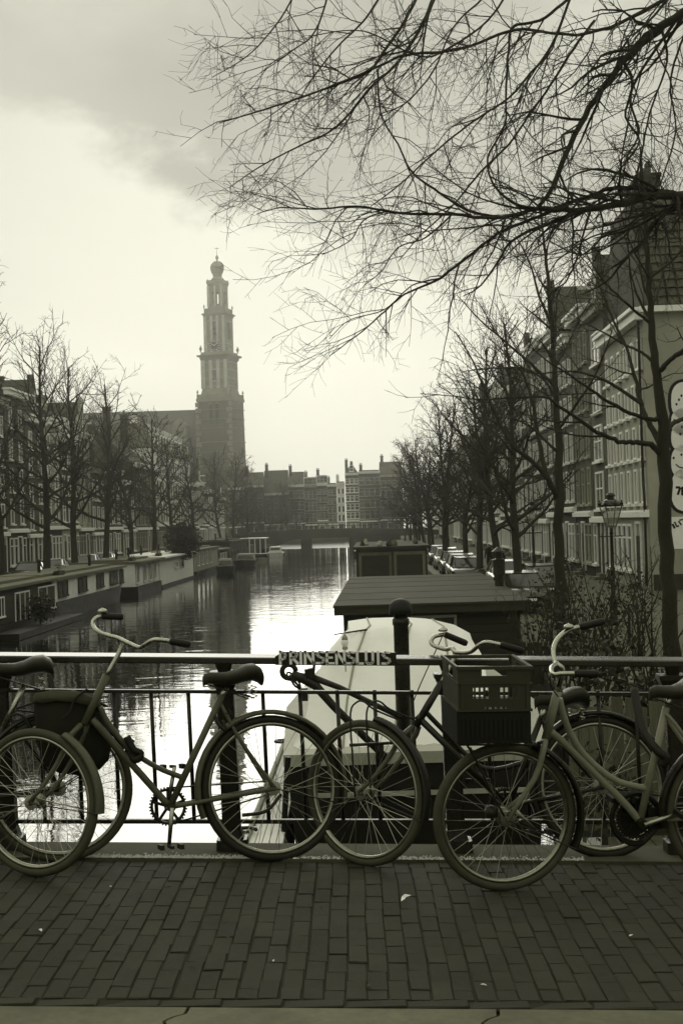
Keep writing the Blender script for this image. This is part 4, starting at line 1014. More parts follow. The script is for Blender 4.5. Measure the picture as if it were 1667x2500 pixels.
# boarded dark houseboat beyond
Y2 = 64.0; a_, b_ = at(868, 1337, Y2), at(1042, 1340, Y2); z2t = a_.z
o = thing('houseboat', (a_.x + 2, Y2, WZ), 'tall dark houseboat with a panelled wooden end wall, beyond the brown roof', 'houseboat', 'houseboats on the right side')
rb2 = lambda mb, x0, x1, y0, y1, z0, z1: mb.hexa([(x0 + DX * (y0 - Y2), y0, z0), (x1 + DX * (y0 - Y2), y0, z0), (x1 + DX * (y1 - Y2), y1, z0), (x0 + DX * (y1 - Y2), y1, z0), (x0 + DX * (y0 - Y2), y0, z1), (x1 + DX * (y0 - Y2), y0, z1), (x1 + DX * (y1 - Y2), y1, z1), (x0 + DX * (y1 - Y2), y1, z1)])
rb2(MB(), a_.x - .1, b_.x + .1, Y2 - 9, Y2 + 16, WZ - .3, WZ + .7).build('hull', M_hull, o)
rb2(MB(), a_.x, b_.x, Y2, Y2 + 15, WZ + .7, z2t - .1).build('wall', M_woodD, o)
rb2(MB(), a_.x - .12, b_.x + .12, Y2 - .15, Y2 + 15.1, z2t - .098, z2t + .02).build('roof', M_roof, o)
wv = (b_.x - a_.x)
for (u0, u1) in ((.04, .50), (.53, .97)):
    fm_ = MB(); x0, x1 = a_.x + wv * u0, a_.x + wv * u1
    fm_.box(x0, x1, Y2 - .05, Y2 - .002, z2t - .38, z2t - .24); fm_.box(x0, x1, Y2 - .05, Y2 - .002, WZ + 1.5, WZ + 1.64)
    fm_.box(x0, x0 + .12, Y2 - .05, Y2 - .002, WZ + 1.645, z2t - .385); fm_.box(x1 - .12, x1, Y2 - .05, Y2 - .002, WZ + 1.645, z2t - .385)
    fm_.build('door_panel', M_wood, o)
rb2(MB(), a_.x - 0.4, a_.x - .15, Y2 - 4, Y2 + 2, WZ + .7, WZ + 1.9).build('boarding', M_wood, o)
rr = random.Random(12)
for k in range(8):                               # odds and ends on the roof
    x = a_.x + rr.uniform(0, wv); s_ = rr.uniform(.08, .2)
    tag(MB().lathe([(s_ * .7, 0), (s_, .05), (s_ * rr.uniform(.6, 1), s_ * rr.uniform(.8, 1.8)), (s_ * .3, s_ * 1.9)], (x, Y2 + rr.uniform(.3, 5), z2t + .021), 9).build('flower_pot', (M_woodD, M_gun, M_wood)[k % 3]), 'small pot among the clutter along the roof edge of the panelled dark houseboat', 'pot', 'pots on the dark houseboat roof')

# dark barge under a white tarpaulin, close to the bridge
def P3(px, py, Y): return at(px, py, Y)
Yb = 19.0
o = thing('covered_boat', (1.2, Yb + 4, WZ), 'dark barge under a big white tarpaulin, moored close behind the railing', 'boat')
TB = o
hl, hr = P3(700, 1872, Yb), P3(1330, 1860, Yb); zg = hl.z
ring = [(hl.x, Yb), (hr.x, Yb), (hr.x + .5, Yb + 5), (hr.x + .3, Yb + 11), (hl.x + .3, Yb + 11), (hl.x - .15, Yb + 5)]
N = len(ring); cxm = sum(p[0] for p in ring) / N; cym = sum(p[1] for p in ring) / N
lo_ = [(cxm + (x - cxm) * .93, cym + (y - cym) * .97, WZ - .3) for x, y in ring]; hi_ = [(x, y, zg) for x, y in ring]
MB().add(lo_ + hi_, [(k, (k + 1) % N, N + (k + 1) % N, N + k) for k in range(N)] + [tuple(range(N, 2 * N))]).build('hull', M_hull, o)
gb = [(x + (-.04 if x < cxm else .04), y - (.04 if y < cym else -.04)) for x, y in ring]
MB().add([(x, y, zg + .003) for x, y in gb] + [(x, y, zg + .16) for x, y in gb], [(k, (k + 1) % N, N + (k + 1) % N, N + k) for k in range(N)] + [tuple(range(N, 2 * N))]).build('gunwale', M_gun, o)
MB().box(hl.x + .3, hr.x - .2, Yb - .06, Yb - .02, zg - .42, zg - .36).build('rubbing_strake', M_gun, o)
# tarpaulin: a hipped sheet with sagging panels
fr = [P3(738, 1845, Yb + .3), P3(1180, 1830, Yb + .3)]
tp = [P3(838, 1545, Yb + 5.2), P3(900, 1536, Yb + 5.4), P3(1000, 1533, Yb + 5.6), P3(1075, 1538, Yb + 5.4), P3(1150, 1556, Yb + 5.2)]
nU, nV = 18, 14; vs_, fs_ = [], []
def topz(u):
    i = min(int(u * 4), 3); f = u * 4 - i; return tp[i] * (1 - f) + tp[i + 1] * f
for j in range(nV + 1):
    v = j / nV
    for i in range(nU + 1):
        u = i / nU
        b = fr[0] * (1 - u) + fr[1] * u + Vector((0.0, 0, 0)); t_ = topz(u)
        if v <= .8:
            s_ = v / .8; p = b * (1 - s_) + t_ * s_; p.z += .16 * math.sin(math.pi * s_) * (.6 + .4 * math.cos(u * 12.5)) + .025 * math.sin(u * 41 + v * 9) + .02 * math.sin(v * 23 + u * 7); p.x += (u - .5) * .30 * math.sin(math.pi * s_)
        else:
            s_ = (v - .8) / .2; p = t_ + Vector((.1, 5.0 * s_, -.15 * s_))
        vs_.append(p)
for j in range(nV):
    for i in range(nU): a = j * (nU + 1) + i; fs_.append((a, a + 1, a + nU + 2, a + nU + 1))
mb = MB().add(vs_, fs_)
# side skirts
for i, sx in ((0, -1), (nU, 1)):
    col_ = [vs_[j * (nU + 1) + i] for j in range(nV + 1)]
    low_ = [Vector((p.x + sx * .15 * (1 if j else 0), max(p.y, Yb + .3), zg + .162)) for j, p in enumerate(col_)]
    for j in range(nV):
        mb.add([col_[j], col_[j + 1], low_[j + 1], low_[j]], [(0, 1, 2, 3)])
mb.add([fr[0], fr[1], fr[1] + Vector((0, 0, zg + .162 - fr[1].z)), fr[0] + Vector((0, 0, zg + .162 - fr[0].z))], [(0, 1, 2, 3)])
tarp = mb.build('tarpaulin', M_tarp, o, smooth=True)
for i in (4, 9, 14):                              # stitched seams, a hem rope and its ties
    MB().tube([vs_[j * (nU + 1) + i] + Vector((0, -.006, .008)) for j in range(nV + 1)], .017, 5).build('seam', M_boatG, tarp, smooth=True)
hem = [fr[0] * (1 - k / 24) + fr[1] * (k / 24) + Vector((0, -.03, -.05 - .035 * (k % 2))) for k in range(25)]
MB().tube(hem, .014, 5).build('hem_rope', M_gun, tarp)
for k in range(1, 24, 2): MB().tube([hem[k], hem[k] + Vector((.02, -.03, -.22))], .009, 4).build('tie', M_gun, tarp)
tpn = P3(832, 1546, Yb + 5.2); MB().tube([tpn + Vector((-.12, 0, -.02)), tpn + Vector((.45, 0, .05))], [.012, .02], 6).build('tarpaulin_pole', M_iron, o)
# stovepipe with a domed cowl
sx = P3(982, 1765, Yb + .6); r0 = 18.5 * Yb / F_PX
stz = lambda py: P3(982, py, Yb + .6).z
ax_, ay_ = sx.x, Yb + .1
MB().lathe([(r0 * 1.02, stz(1800)), (r0 * 1.02, stz(1615)), (r0, stz(1612)), (r0, stz(1520)), (r0 * 1.12, stz(1518)), (r0 * 1.12, stz(1505)), (r0 * .95, stz(1503)), (r0 * .95, stz(1492))], (ax_, ay_, 0), 20).build('stovepipe', M_iron, o, smooth=True)
h_ = stz(1456) - stz(1492); MB().lathe([(r0 * 1.55, stz(1494)), (r0 * 1.58, stz(1482)), (r0 * 1.4, stz(1469)), (r0 * .95, stz(1460)), (r0 * .3, stz(1456))], (ax_, ay_, 0), 20).build('cowl', M_black, o, smooth=True)
# little lantern on a stick
lp = P3(842, 1582, Yb + 3.2); z_ = lambda py: P3(842, py, Yb + 3.2).z; k = Yb / F_PX * 1.12
l_ = thing('lantern', (lp.x, lp.y, z_(1600)), 'little white lantern with a pointed cap behind the name plate', 'lantern')
MB().lathe([(k * 1.5, z_(1640)), (k * 1.5, z_(1588)), (k * 7, z_(1585)), (k * 7.5, z_(1581)), (k * 6, z_(1579))], (lp.x, lp.y, 0), 12).build('stand', M_gun, l_, smooth=True)
MB().lathe([(k * 6, z_(1578.8)), (k * 9, z_(1571)), (k * 9.5, z_(1566)), (k * 7.5, z_(1562))], (lp.x, lp.y, 0), 12).build('lantern_body', M_white, l_, smooth=True)
MB().lathe([(k * 8, z_(1561.8)), (k * 7, z_(1555)), (k * 4, z_(1551)), (k * 1.2, z_(1547)), (k * 1.0, z_(1543))], (lp.x, lp.y, 0), 12).build('lantern_cap', M_gun, l_, smooth=True)
# folding boom with an eye and a chain on the barge's near rail
def z2Y(x, y, Y): return P3(*z2(x, y), Y)
Yo = 17.6; bm = thing('davit', z2Y(1000, 700, Yo), 'dark slanting steel davit with a ring eye and a hanging chain behind the railing', 'davit')
mb = MB(); mb.tube([z2Y(700, 325, Yo), z2Y(760, 348, Yo), z2Y(830, 390, Yo), z2Y(930, 505, Yo), z2Y(1230, 800, Yo)], [.04, .066, .058, .05, .046], 10); mb.build('boom', M_iron, bm, smooth=True)
MB().tube([z2Y(790, 335, Yo), z2Y(960, 400, Yo), z2Y(1300, 565, Yo)], [.044, .036, .032], 8).build('strut', M_iron, bm, smooth=True)
c = z2Y(684, 312, Yo); MB().tube([c + Vector((math.cos(a) * .085, 0, math.sin(a) * .085)) for a in [i * 2 * math.pi / 16 for i in range(17)]], .033, 8).build('ring_eye', M_iron, bm, smooth=True)
mb = MB(); a, b, c_, d = z2Y(768, 300, Yo), z2Y(815, 290, Yo), z2Y(825, 350, Yo), z2Y(775, 345, Yo); mb.prism([a, b, c_, d], (0, -.06, 0), (0, .06, 0)); mb.tube([z2Y(818, 330, Yo), z2Y(822, 275, Yo)], .02, 6); mb.build('clamp', M_iron, bm)
ch = [z2Y(690, 335, Yo), z2Y(705, 352, Yo), z2Y(716, 366, Yo), z2Y(730, 384, Yo), z2Y(745, 400, Yo)]
for i, (a, b) in enumerate(zip(ch[:-1], ch[1:])):
    m_ = (a + b) / 2; d = (b - a).normalized(); s_ = Vector((0, 1, 0)) if i % 2 else d.cross(Vector((0, 1, 0)))
    MB().tube([m_ + d * math.cos(q_) * .075 + s_ * math.sin(q_) * .035 for q_ in [j * 2 * math.pi / 10 for j in range(11)]], .014, 6).build('chain_link', M_iron, bm, smooth=True)
MB().bar(z2Y(760, 400, Yo), z2Y(762, 470, Yo), .16, .12).build('counterweight', M_iron, bm)
MB().tube([z2Y(1180, 700, Yo), z2Y(1180, 900, Yo)], .05, 8).build('davit_post', M_iron, bm)

# pale boarded punt alongside
pn = thing('punt', gz(600, 2010, WZ + .35), 'narrow pale boarded punt with rope rings lying against the dark barge', 'boat')
zp = WZ + .42
A0, A1, B0, B1 = gz(598, 2075, zp), gz(688, 2075, zp), gz(712, 1780, zp), gz(742, 1790, zp)
A0, A1 = A0 + (A0 - B0) * .12, A1 + (A1 - B1) * .12
hullq = [A0, A1, B1, B0]
MB().add([(p.x * .98 + .0, p.y, WZ - .2) for p in hullq] + [(p.x, p.y, zp - .03) for p in hullq], [(0, 1, 5, 4), (1, 2, 6, 5), (2, 3, 7, 6), (3, 0, 4, 7), (4, 5, 6, 7)]).build('hull', M_gun, pn)
for k in range(5):
    f0, f1 = k / 5 + .012, (k + 1) / 5 - .012
    q_ = [A0 * (1 - f0) + A1 * f0, A0 * (1 - f1) + A1 * f1, B0 * (1 - f1) + B1 * f1, B0 * (1 - f0) + B1 * f0]
    MB().add([(p.x, p.y, zp - .028) for p in q_] + [(p.x, p.y, zp) for p in q_], [(0, 1, 5, 4), (1, 2, 6, 5), (2, 3, 7, 6), (3, 0, 4, 7), (4, 5, 6, 7)]).build('deck_board', M_deck, pn)
MB().tube([A0 + Vector((-.03, 0, .02)), B0 + Vector((-.03, 0, .02))], .045, 8).build('rubbing_rail', M_gun, pn)
for px, py in ((600, 2030), (690, 1812)):
    c = gz(px, py, zp + .05); MB().tube([c + Vector((math.cos(a) * .14, math.sin(a) * .14, .02)) for a in [i * 2 * math.pi / 16 for i in range(14)]], .028, 6).build('mooring_ring', M_iron, pn, smooth=True)
mb = MB(); a, b = gz(697, 2030, zp), P3(703, 1848, Yb - .5); mb.tube([P3(693, 2030, 16.5), P3(703, 1848, 16.5)], .035, 8); tag(mb.build('mooring_pole', M_black), 'thin black pole standing between the pale punt and the dark barge', 'pole')
# ---------------------------------------------------------------- houses
WIN = {}
def win_mesh(ww, wh, bars, cross, fm, gm, sill=True):
    key = (round(ww, 2), round(wh, 2), bars, cross, fm.name, gm.name)
    if key in WIN: return WIN[key]
    fw = .11; f, p = MB(), MB(); pr = -.09
    f.box(0, fw, pr, 0, 0, wh); f.box(ww - fw, ww, pr, 0, 0, wh); f.box(fw, ww - fw, pr, 0, wh - fw, wh); f.box(fw, ww - fw, pr, 0, 0, fw * .8)
    for k in range(bars): u = ww * (k + 1) / (bars + 1); f.box(u - .04, u + .04, pr + .02, -.003, fw * .8, wh - fw)
    if cross:
        for k in range(bars + 1): f.box(max(fw, ww * k / (bars + 1) + .04), min(ww - fw, ww * (k + 1) / (bars + 1) - .04), pr + .02, -.003, wh * cross - .04, wh * cross + .04)
    if sill: f.box(-.1, ww + .1, -.22, .0, -.13, -.002)
    p.box(fw * .6, ww - fw * .6, -.03, -.004, fw * .5, wh - fw * .6)
    fo = f.build('window', fm); po = p.build('pane', gm); a, b = fo.data, po.data
    bpy.data.objects.remove(fo); bpy.data.objects.remove(po)
    WIN[key] = (a, b); return WIN[key]
def add_win(root, x, z, ww, wh, bars=0, cross=.5, fm=None, gm=None, y=0.0):
    a, b = win_mesh(ww, wh, bars, cross, fm or M_frame, gm or M_glass)
    o = put('window', a, root, (x, y, z)); put('pane', b, o); return o
def house(p, rz, w_, h, label, wall=M_brickD, roof='gable', roof_m=M_slate, depth=9.0, floors=4, cols=2, ww=1.1, ground=True, group=None, chim=1, cornice=True, roof_h=3.2, name='canal_house', bars=0, fm=None, seed=0, gfloor=M_brickL, lean=0.0, z0=None, pilas=False):
    rr = random.Random(seed * 31 + 5)
    o = lthing(name, (p[0], p[1], QZ if z0 is None else z0), label, 'house', group, rz)
    gh = rr.uniform(3.1, 4.1) if ground else 0
    if label[:6] == 'corner': gh = 3.6
    if fm is None: fm = rr.choice([M_frame, M_frame, M_cream, M_brickL])
    ww = ww * rr.uniform(.88, 1.12)
    if gfloor is M_brickL: gfloor = rr.choice([M_brickL, M_brickD, M_brickM, M_woodD, M_brickD]) if label[:6] != 'corner' else M_brickL
    MB().box(0, w_, 0, depth, 0, h).build('wall', wall, o)
    if ground:
        MB().box(.05, w_ - .05, -.05, -.003, 0, gh - .35).build('ground_floor', gfloor, o)
        mb = MB(); mb.box(-.05, w_ + .05, -.3, -.003, gh - .345, gh - .1); mb.box(-.02, w_ + .02, -.2, -.003, gh - .1, gh - .02); mb.build('shop_cornice', M_frame, o)
        d = MB(); dx = rr.uniform(.3, w_ - 1.6); d.box(dx, dx + 1.1, -.10, -.053, 0.05, 2.4); dd = d.build('door', M_woodD, o)
        f = MB(); f.box(dx - .12, dx, -.14, -.053, 0, 2.95); f.box(dx + 1.1, dx + 1.22, -.14, -.053, 0, 2.95); f.box(dx - .12, dx + 1.22, -.14, -.053, 2.955, 3.07); f.build('door_frame', M_frame, o)
        step = MB(); step.box(dx - .2, dx + 1.3, -.75, -.145, 0, .16); step.box(dx - .1, dx + 1.2, -.45, -.146, .162, .32); step.build('steps', M_granite, o)
        x = .3
        while x < w_ - 1.2:
            if x + 1.2 < dx - .1 or x > dx + 1.3: add_win(o, x, .75, 1.1, 2.2, 0, .7, fm, M_glass, -.055); x += 1.35
            else: x += .35
    fh = (h - gh - .7) / max(1, floors)
    for k in range(floors):
        for c in range(cols):
            x = w_ * (c + .5) / cols - ww / 2; wh = min(fh * .78, 2.3) * (1 - .05 * k)
            add_win(o, x, gh + k * fh + fh * .14, ww, wh, bars, .55 if ww > .9 else 0, fm, M_glassL if rr.random() < .25 else M_glass)
    if cornice:
        mb = MB(); mb.box(-.08, w_ + .08, -.42, -.003, h - .38, h - .02); mb.box(-.14, w_ + .14, -.6, .1, h + .0, h + .16); mb.build('cornice', M_frame if rr.random() < .75 else M_brickL, o)
    r0 = h + (.162 if cornice else .002)
    if roof == 'gable':                       # ridge runs front to back, pointed end to the street
        MB().prism([(0.05, 0, r0), (w_ - .05, 0, r0), (w_ * .5, 0, r0 + roof_h)], (0, .3, 0), (0, depth, 0)).build('roof', roof_m, o)
        MB().prism([(0.0, 0, r0), (w_, 0, r0), (w_ * .72, 0, r0 + roof_h * .55), (w_ * .62, 0, r0 + roof_h * .62), (w_ * .6, 0, r0 + roof_h + .35), (w_ * .4, 0, r0 + roof_h + .35), (w_ * .38, 0, r0 + roof_h * .62), (w_ * .28, 0, r0 + roof_h * .55)], (0, 0, 0), (0, .29, 0)).build('gable', wall, o)
        add_win(o, w_ * .5 - .5, r0 + .35, 1.0, 1.5, 0, .5, fm)
    elif roof == 'ridge':                     # ridge along the street
        MB().prism([(0, .1, r0), (0, depth, r0), (0, depth * .5, r0 + roof_h)], (0.03, 0, 0), (w_ - .03, 0, 0)).build('roof', roof_m, o)
    elif roof == 'mansard':
        MB().prism([(0, .1, r0), (0, depth, r0), (0, depth - 1.2, r0 + roof_h), (0, 1.2, r0 + roof_h)], (0.03, 0, 0), (w_ - .03, 0, 0)).build('roof', roof_m, o)
        for c in range(cols):
            x = w_ * (c + .5) / cols - .65
            MB().box(x, x + 1.3, .05, 2.0, r0, r0 + 1.9).build('dormer', M_frame, o); add_win(o, x + .1, r0 + .25, 1.1, 1.45, 0, .5, fm, y=.05)
    elif roof == 'hip':
        a = [(0.02, .1, r0), (w_ - .02, .1, r0), (w_ - .02, depth, r0), (.02, depth, r0)]; t_ = [(w_ * .35, depth * .5, r0 + roof_h), (w_ * .65, depth * .5, r0 + roof_h)]
        MB().add(a + t_, [(0, 1, 5, 4), (1, 2, 5), (2, 3, 4, 5), (3, 0, 4), (3, 2, 1, 0)]).build('roof', roof_m, o)
    else:
        MB().box(.1, w_ - .1, .1, depth, r0, r0 + .3).build('roof', roof_m, o)
    for k in range(chim):
        x = (.12, .82, .5)[k] * w_; zc = r0 + (roof_h if roof in ('ridge', 'mansard', 'hip') else roof_h * .75 if roof == 'gable' else .3)
        c_ = MB(); c_.box(x - .35, x + .35, 3.0, 3.9, r0 - .2, zc + 1.2); c_.box(x - .42, x + .42, 2.93, 3.97, zc + 1.202, zc + 1.35)
        co = c_.build('chimney', wall, o)
        pt = MB()
        for q in (-.17, .17): pt.lathe([(.11, zc + 1.352), (.09, zc + 1.8), (.12, zc + 1.82), (.05, zc + 1.83)], (x + q, 3.45, 0), 8)
        pt.build('chimney_pot', M_tile, co)
    bk = MB(); bk.bar((w_ * .5, -.9, h + 1.2 if roof == 'gable' else h - .25), (w_ * .5, .0, h + 1.2 if roof == 'gable' else h - .25), .12, .16); bk.build('hoist_beam', M_frame, o)
    return o
ANG = -math.atan(DX)
XHL = -28.6                                    # left facade line at Y=0
def hl_(Y): return (cx_(XHL, Y), Y)
left = [ # y0, width, height, kwargs
 (84, 6.0, 14.5, dict(roof='gable', wall=M_brickD, floors=3, cols=3, ww=1.0)), (90.2, 7.4, 15.0, dict(roof='flat', wall=M_brickM, floors=4, cols=3)),
 (97.8, 6.2, 15.0, dict(roof='gable', wall=M_brickD, floors=4, cols=2)), (104.2, 7.0, 13.6, dict(roof='ridge', wall=M_brickD, floors=4, cols=3)),
 (111.4, 6.2, 14.6, dict(roof='flat', wall=M_brickM, floors=4, cols=2, chim=2)), (117.8, 6.5, 13.0, dict(roof='gable', wall=M_brickM, floors=4, cols=2, chim=2)), (124.5, 6.0, 13.2, dict(roof='flat', wall=M_brickL, floors=3, cols=2)),
 (130.7, 7.5, 12.0, dict(roof='mansard', wall=M_brickD, floors=3, cols=3, roof_h=2.4)), (138.4, 6.3, 12.8, dict(roof='gable', wall=M_brickL, floors=3, cols=2)),
 (144.9, 7.0, 9.6, dict(roof='ridge', wall=M_brickM, floors=2, cols=3, roof_h=2.2)), (171.4, 17.0, 11.2, dict(roof='hip', wall=M_brickD, floors=3, cols=6, roof_h=5.6, roof_m=M_slate, chim=2, depth=13)),
 (152.2, 9.4, 9.8, dict(roof='flat', wall=M_brickM, floors=2, cols=3)), (161.9, 9.2, 8.8, dict(roof='ridge', wall=M_brickD, floors=2, cols=3, roof_h=2.0)),
 (188.7, 36.0, 14.0, dict(roof='mansard', wall=M_cream, floors=3, cols=14, roof_h=3.2, roof_m=M_lead, ww=1.3)), (225.0, 7.6, 10.2, dict(roof='ridge', wall=M_brickD, floors=2, cols=3)),
 (232.8, 7.0, 10.6, dict(roof='gable', wall=M_brickM, floors=2, cols=3)), (240.0, 7.0, 9.4, dict(roof='ridge', wall=M_brickD, floors=2, cols=3)), (247.2, 8.0, 9.6, dict(roof='hip', wall=M_brickD, floors=2, cols=3)),
 (255.4, 9.0, 9.2, dict(roof='ridge', wall=M_brickM, floors=2, cols=4)), (264.6, 9.0, 8.6, dict(roof='gable', wall=M_brickD, floors=2, cols=4))]
lbl = ['dark brick gabled house at the left picture edge, nearest of the left row', 'flat-corniced brick house next to the nearest left gable', 'narrow dark gabled house behind the nearest left trees', 'dark brick house with a street-side ridge roof, second visible on the left',
 'flat-topped brick house with two chimneys on the left', 'gabled brick house with two chimneys beside the flat-topped one on the left', 'pale rendered flat-topped house in the left row', 'dark brick house with white dormers in a low mansard on the left',
 'pale gabled house behind the left trees', 'low brown ridge-roofed house after the pale gabled one on the left', 'wide house under a big dark hipped roof with two chimneys', 'low flat-topped house before the big hipped roof', 'lowest ridge-roofed house right before the big hipped roof',
 'long cream building with a lead mansard and a row of white dormers', 'low dark ridge-roofed house just past the cream building', 'gabled brick house before the church', 'low dark ridge-roofed house in front of the church nave', 'low hipped brick house below the church tower',
 'ridge-roofed house at the foot of the church tower', 'last small gabled house of the left row before the far bridge']
for k, ((y0, w_, h, kw), lb) in enumerate(zip(left, lbl)):
    p = hl_(y0); house(p, math.pi / 2 + ANG, w_, h, lb, seed=k, group='canal houses along the left quay', **kw)

XHR = 13.6 - DX * 63                            # right facade line at Y=0
right = [ # from near to far: y0, width, height
 (63.0, 10.6, 12.4, dict(roof='none', wall=M_brickL, floors=4, cols=6, ww=.85, gfloor=M_brickL)),
 (73.8, 4.8, 14.4, dict(roof='gable', wall=M_brickM, floors=4, cols=1, ww=2.6, bars=1, roof_h=2.8)), (78.8, 6.4, 15.0, dict(roof='flat', wall=M_brickM, floors=4, cols=3, ww=.95, chim=2)),
 (85.4, 6.6, 14.2, dict(roof='ridge', wall=M_brickD, floors=4, cols=3, ww=1.0, chim=2, roof_h=2.4)), (92.2, 6.0, 15.4, dict(roof='gable', wall=M_brickM, floors=4, cols=2)),
 (98.4, 9.0, 15.8, dict(roof='flat', wall=M_brickD, floors=4, cols=4, chim=2, ww=1.0)), (107.6, 6.6, 14.0, dict(roof='gable', wall=M_brickD, floors=3, cols=2)), (114.4, 7.6, 12.8, dict(roof='ridge', wall=M_brickM, floors=3, cols=3)),
 (122.2, 6.6, 14.6, dict(roof='flat', wall=M_brickD, floors=3, cols=2)), (129, 7.4, 14.0, dict(roof='gable', wall=M_brickD, floors=3, cols=3)), (136.6, 8, 14.8, dict(roof='mansard', wall=M_brickM, floors=3, cols=3, roof_h=2.2)),
 (144.8, 8, 13.2, dict(roof='ridge', wall=M_brickD, floors=3, cols=3)), (153, 9, 14.6, dict(roof='gable', wall=M_brickD, floors=3, cols=3)), (162.2, 10, 13.6, dict(roof='ridge', wall=M_brickM, floors=3, cols=4)),
 (172.4, 12, 13.2, dict(roof='flat', wall=M_brickD, floors=3, cols=4)), (184.6, 14, 13.4, dict(roof='ridge', wall=M_brickM, floors=3, cols=5)), (199, 16, 12.6, dict(roof='ridge', wall=M_brickD, floors=3, cols=5)), (215.2, 18, 12.2, dict(roof='hip', wall=M_brickM, floors=3, cols=5)), (233.6, 20, 12.6, dict(roof='ridge', wall=M_brickD, floors=3, cols=6)), (254, 22, 12.0, dict(roof='ridge', wall=M_brickM, floors=3, cols=6)), (276.5, 26, 12.4, dict(roof='hip', wall=M_brickD, floors=3, cols=7)), (303, 24, 12.0, dict(roof='ridge', wall=M_brickD, floors=3, cols=6))]
lbr = ['corner house on the right with rows of narrow white windows and a painted wall', 'narrow gabled house with one stacked column of wide white windows', 'brick house with three window columns and two chimneys on the right', 'dark ridge-roofed house behind the second right tree',
 'gabled brick house just left of the second right tree trunk', 'wide dark flat-topped house with two chimneys on the right', 'narrow dark gabled house midway along the right row', 'lower ridge-roofed brick house midway on the right', 'dark flat-topped house behind the third right tree',
 'dark gabled house, tenth in the right row', 'brick house with a small mansard on the right', 'dark ridge-roofed house in the far half of the right row', 'dark gabled house far along the right row', 'wide brown ridge-roofed house far on the right', 'wide dark flat-topped house far on the right',
 'long brown house near the end of the right row', 'long dark house, last but one of the right row', 'hipped brown house level with the near end of the far bridge on the right', 'long dark house beside the far bridge on the right', 'long brown house just beyond the far bridge on the right', 'hipped dark block well beyond the far bridge on the right', 'last dark house of the right row, at the bend']
RH = []
for k, ((y0, w_, h, kw), lb) in enumerate(zip(right, lbr)):
    ye = y0 + w_; RH.append(house((cx_(XHR, ye), ye), -math.pi / 2 + ANG, w_, h, lb, seed=40 + k, group='canal houses along the right quay', depth=11 if k == 0 else 9, **kw))
# corner house: tiled roof facing the camera, rendered side wall with a painted mural
c0 = RH[0]; w0, h0 = 10.6, 12.4; r0 = h0 + .165; D0 = 11.0
ridge_h = 5.4
MB().prism([(w0 - .02, 0, r0), (0.02, 0, r0), (2.2, 0, r0 + ridge_h), (w0 - 3.4, 0, r0 + ridge_h)][::-1], (0, .15, 0), (0, D0, 0)).build('roof', M_brickD, c0)
# individual tiles on the slope that faces the camera (x = w0 side)
e0, e1 = Vector((w0 + .10, 0, r0 + .0)), Vector((w0 - 3.36, 0, r0 + ridge_h + .02)); sl = (e1 - e0); nl = Vector((sl.z, 0, -sl.x)).normalized()
tm = None; rows, cols_ = 13, 22
for i in range(rows):
    for j in range(cols_):
        if tm is None:
            b = MB(); L_, W_ = sl.length / rows * 1.14, D0 / cols_ * .97
            t1 = sl.normalized()
            b.hexa([(0, 0, 0), (0, W_, 0), tuple(t1 * L_ - nl * .05 + Vector((0, W_, 0))), tuple(t1 * L_ - nl * .05), tuple(nl * .09), tuple(nl * .09 + Vector((0, W_ * .7, 0)) + nl * .05), tuple(t1 * L_ + nl * .03 + Vector((0, W_ * .7, 0))), tuple(t1 * L_ + nl * .02)])
            ro = b.build('roof_tile', M_tile, c0); tm = ro.data
        else: ro = put('roof_tile', tm, c0)
        ro.location = e0 + sl * (i / rows) + nl * .03 + Vector((0, .16 + D0 / cols_ * j, 0))
MB().box(w0 + .003, w0 + .45, -.2, D0, h0 - .1, h0 + .16).build('eaves_board', M_frame, c0)
MB().box(w0 - 3.1, w0 - .6, 5.2, 7.6, r0 + .5, r0 + 3.0).build('dormer', M_frame, c0)
for q in (.5, 2.2, 3.6):
    b = MB(); b.box(q, q + .9, 1.2, 2.2, r0, r0 + ridge_h + 1.8); b.box(q - .07, q + .97, 1.13, 2.27, r0 + ridge_h + 1.802, r0 + ridge_h + 2.0); ch_ = b.build('chimney', M_brickD, c0)
    b = MB()
    for t_ in (.2, .45, .7): b.lathe([(.13, r0 + ridge_h + 2.002), (.10, r0 + ridge_h + 2.6), (.04, r0 + ridge_h + 2.62)], (q + t_, 1.7, 0), 8)
    b.build('chimney_pot', M_tile, ch_)
b = MB(); b.tube([(w0 - .35, -.16, h0 - .2), (w0 - .35, -.16, 5.2), (w0 - .2, -.18, 4.7), (w0 - .05, -.18, 4.2), (w0 - .05, -.18, .2)], .06, 8); b.build('downpipe', M_iron, c0)
b = MB(); b.box(w0 + .004, w0 + .03, .1, D0 - .1, 0.0, .7); b.build('plinth', M_quay, c0)
# mural: flat painted shapes on the side wall (x = w0), reading along +y away from the canal
def mural(shape, name, m, d):
    mb = MB(); mb.prism([(w0 + d, y, z) for y, z in shape], (0, 0, 0), (.004, 0, 0)); return mb.build(name, m, c0)
Rw = c0.matrix_world if False else (Matrix.Translation(c0.location) @ Matrix.Rotation(c0.rotation_euler.z, 4, 'Z'))
Ri = Rw.inverted()
def side(px, py):                               # picture point -> (y, z) on the side wall
    o_, d_ = Ri @ EYE, Ri.to_3x3() @ ray(px, py); t = (w0 + .01 - o_.x) / d_.x; p = o_ + d_ * t; return (p.y, p.z)
def blob(cx, cy_, rx, ry, pw=2.6, n=28):
    out = []
    for k in range(n):
        a = 2 * math.pi * k / n; c_, s_ = math.cos(a), math.sin(a)
        out.append(side(cx + rx * math.copysign(abs(c_) ** (2 / pw), c_), cy_ + ry * math.copysign(abs(s_) ** (2 / pw), s_)))
    return out[::-1]
MX = 1675
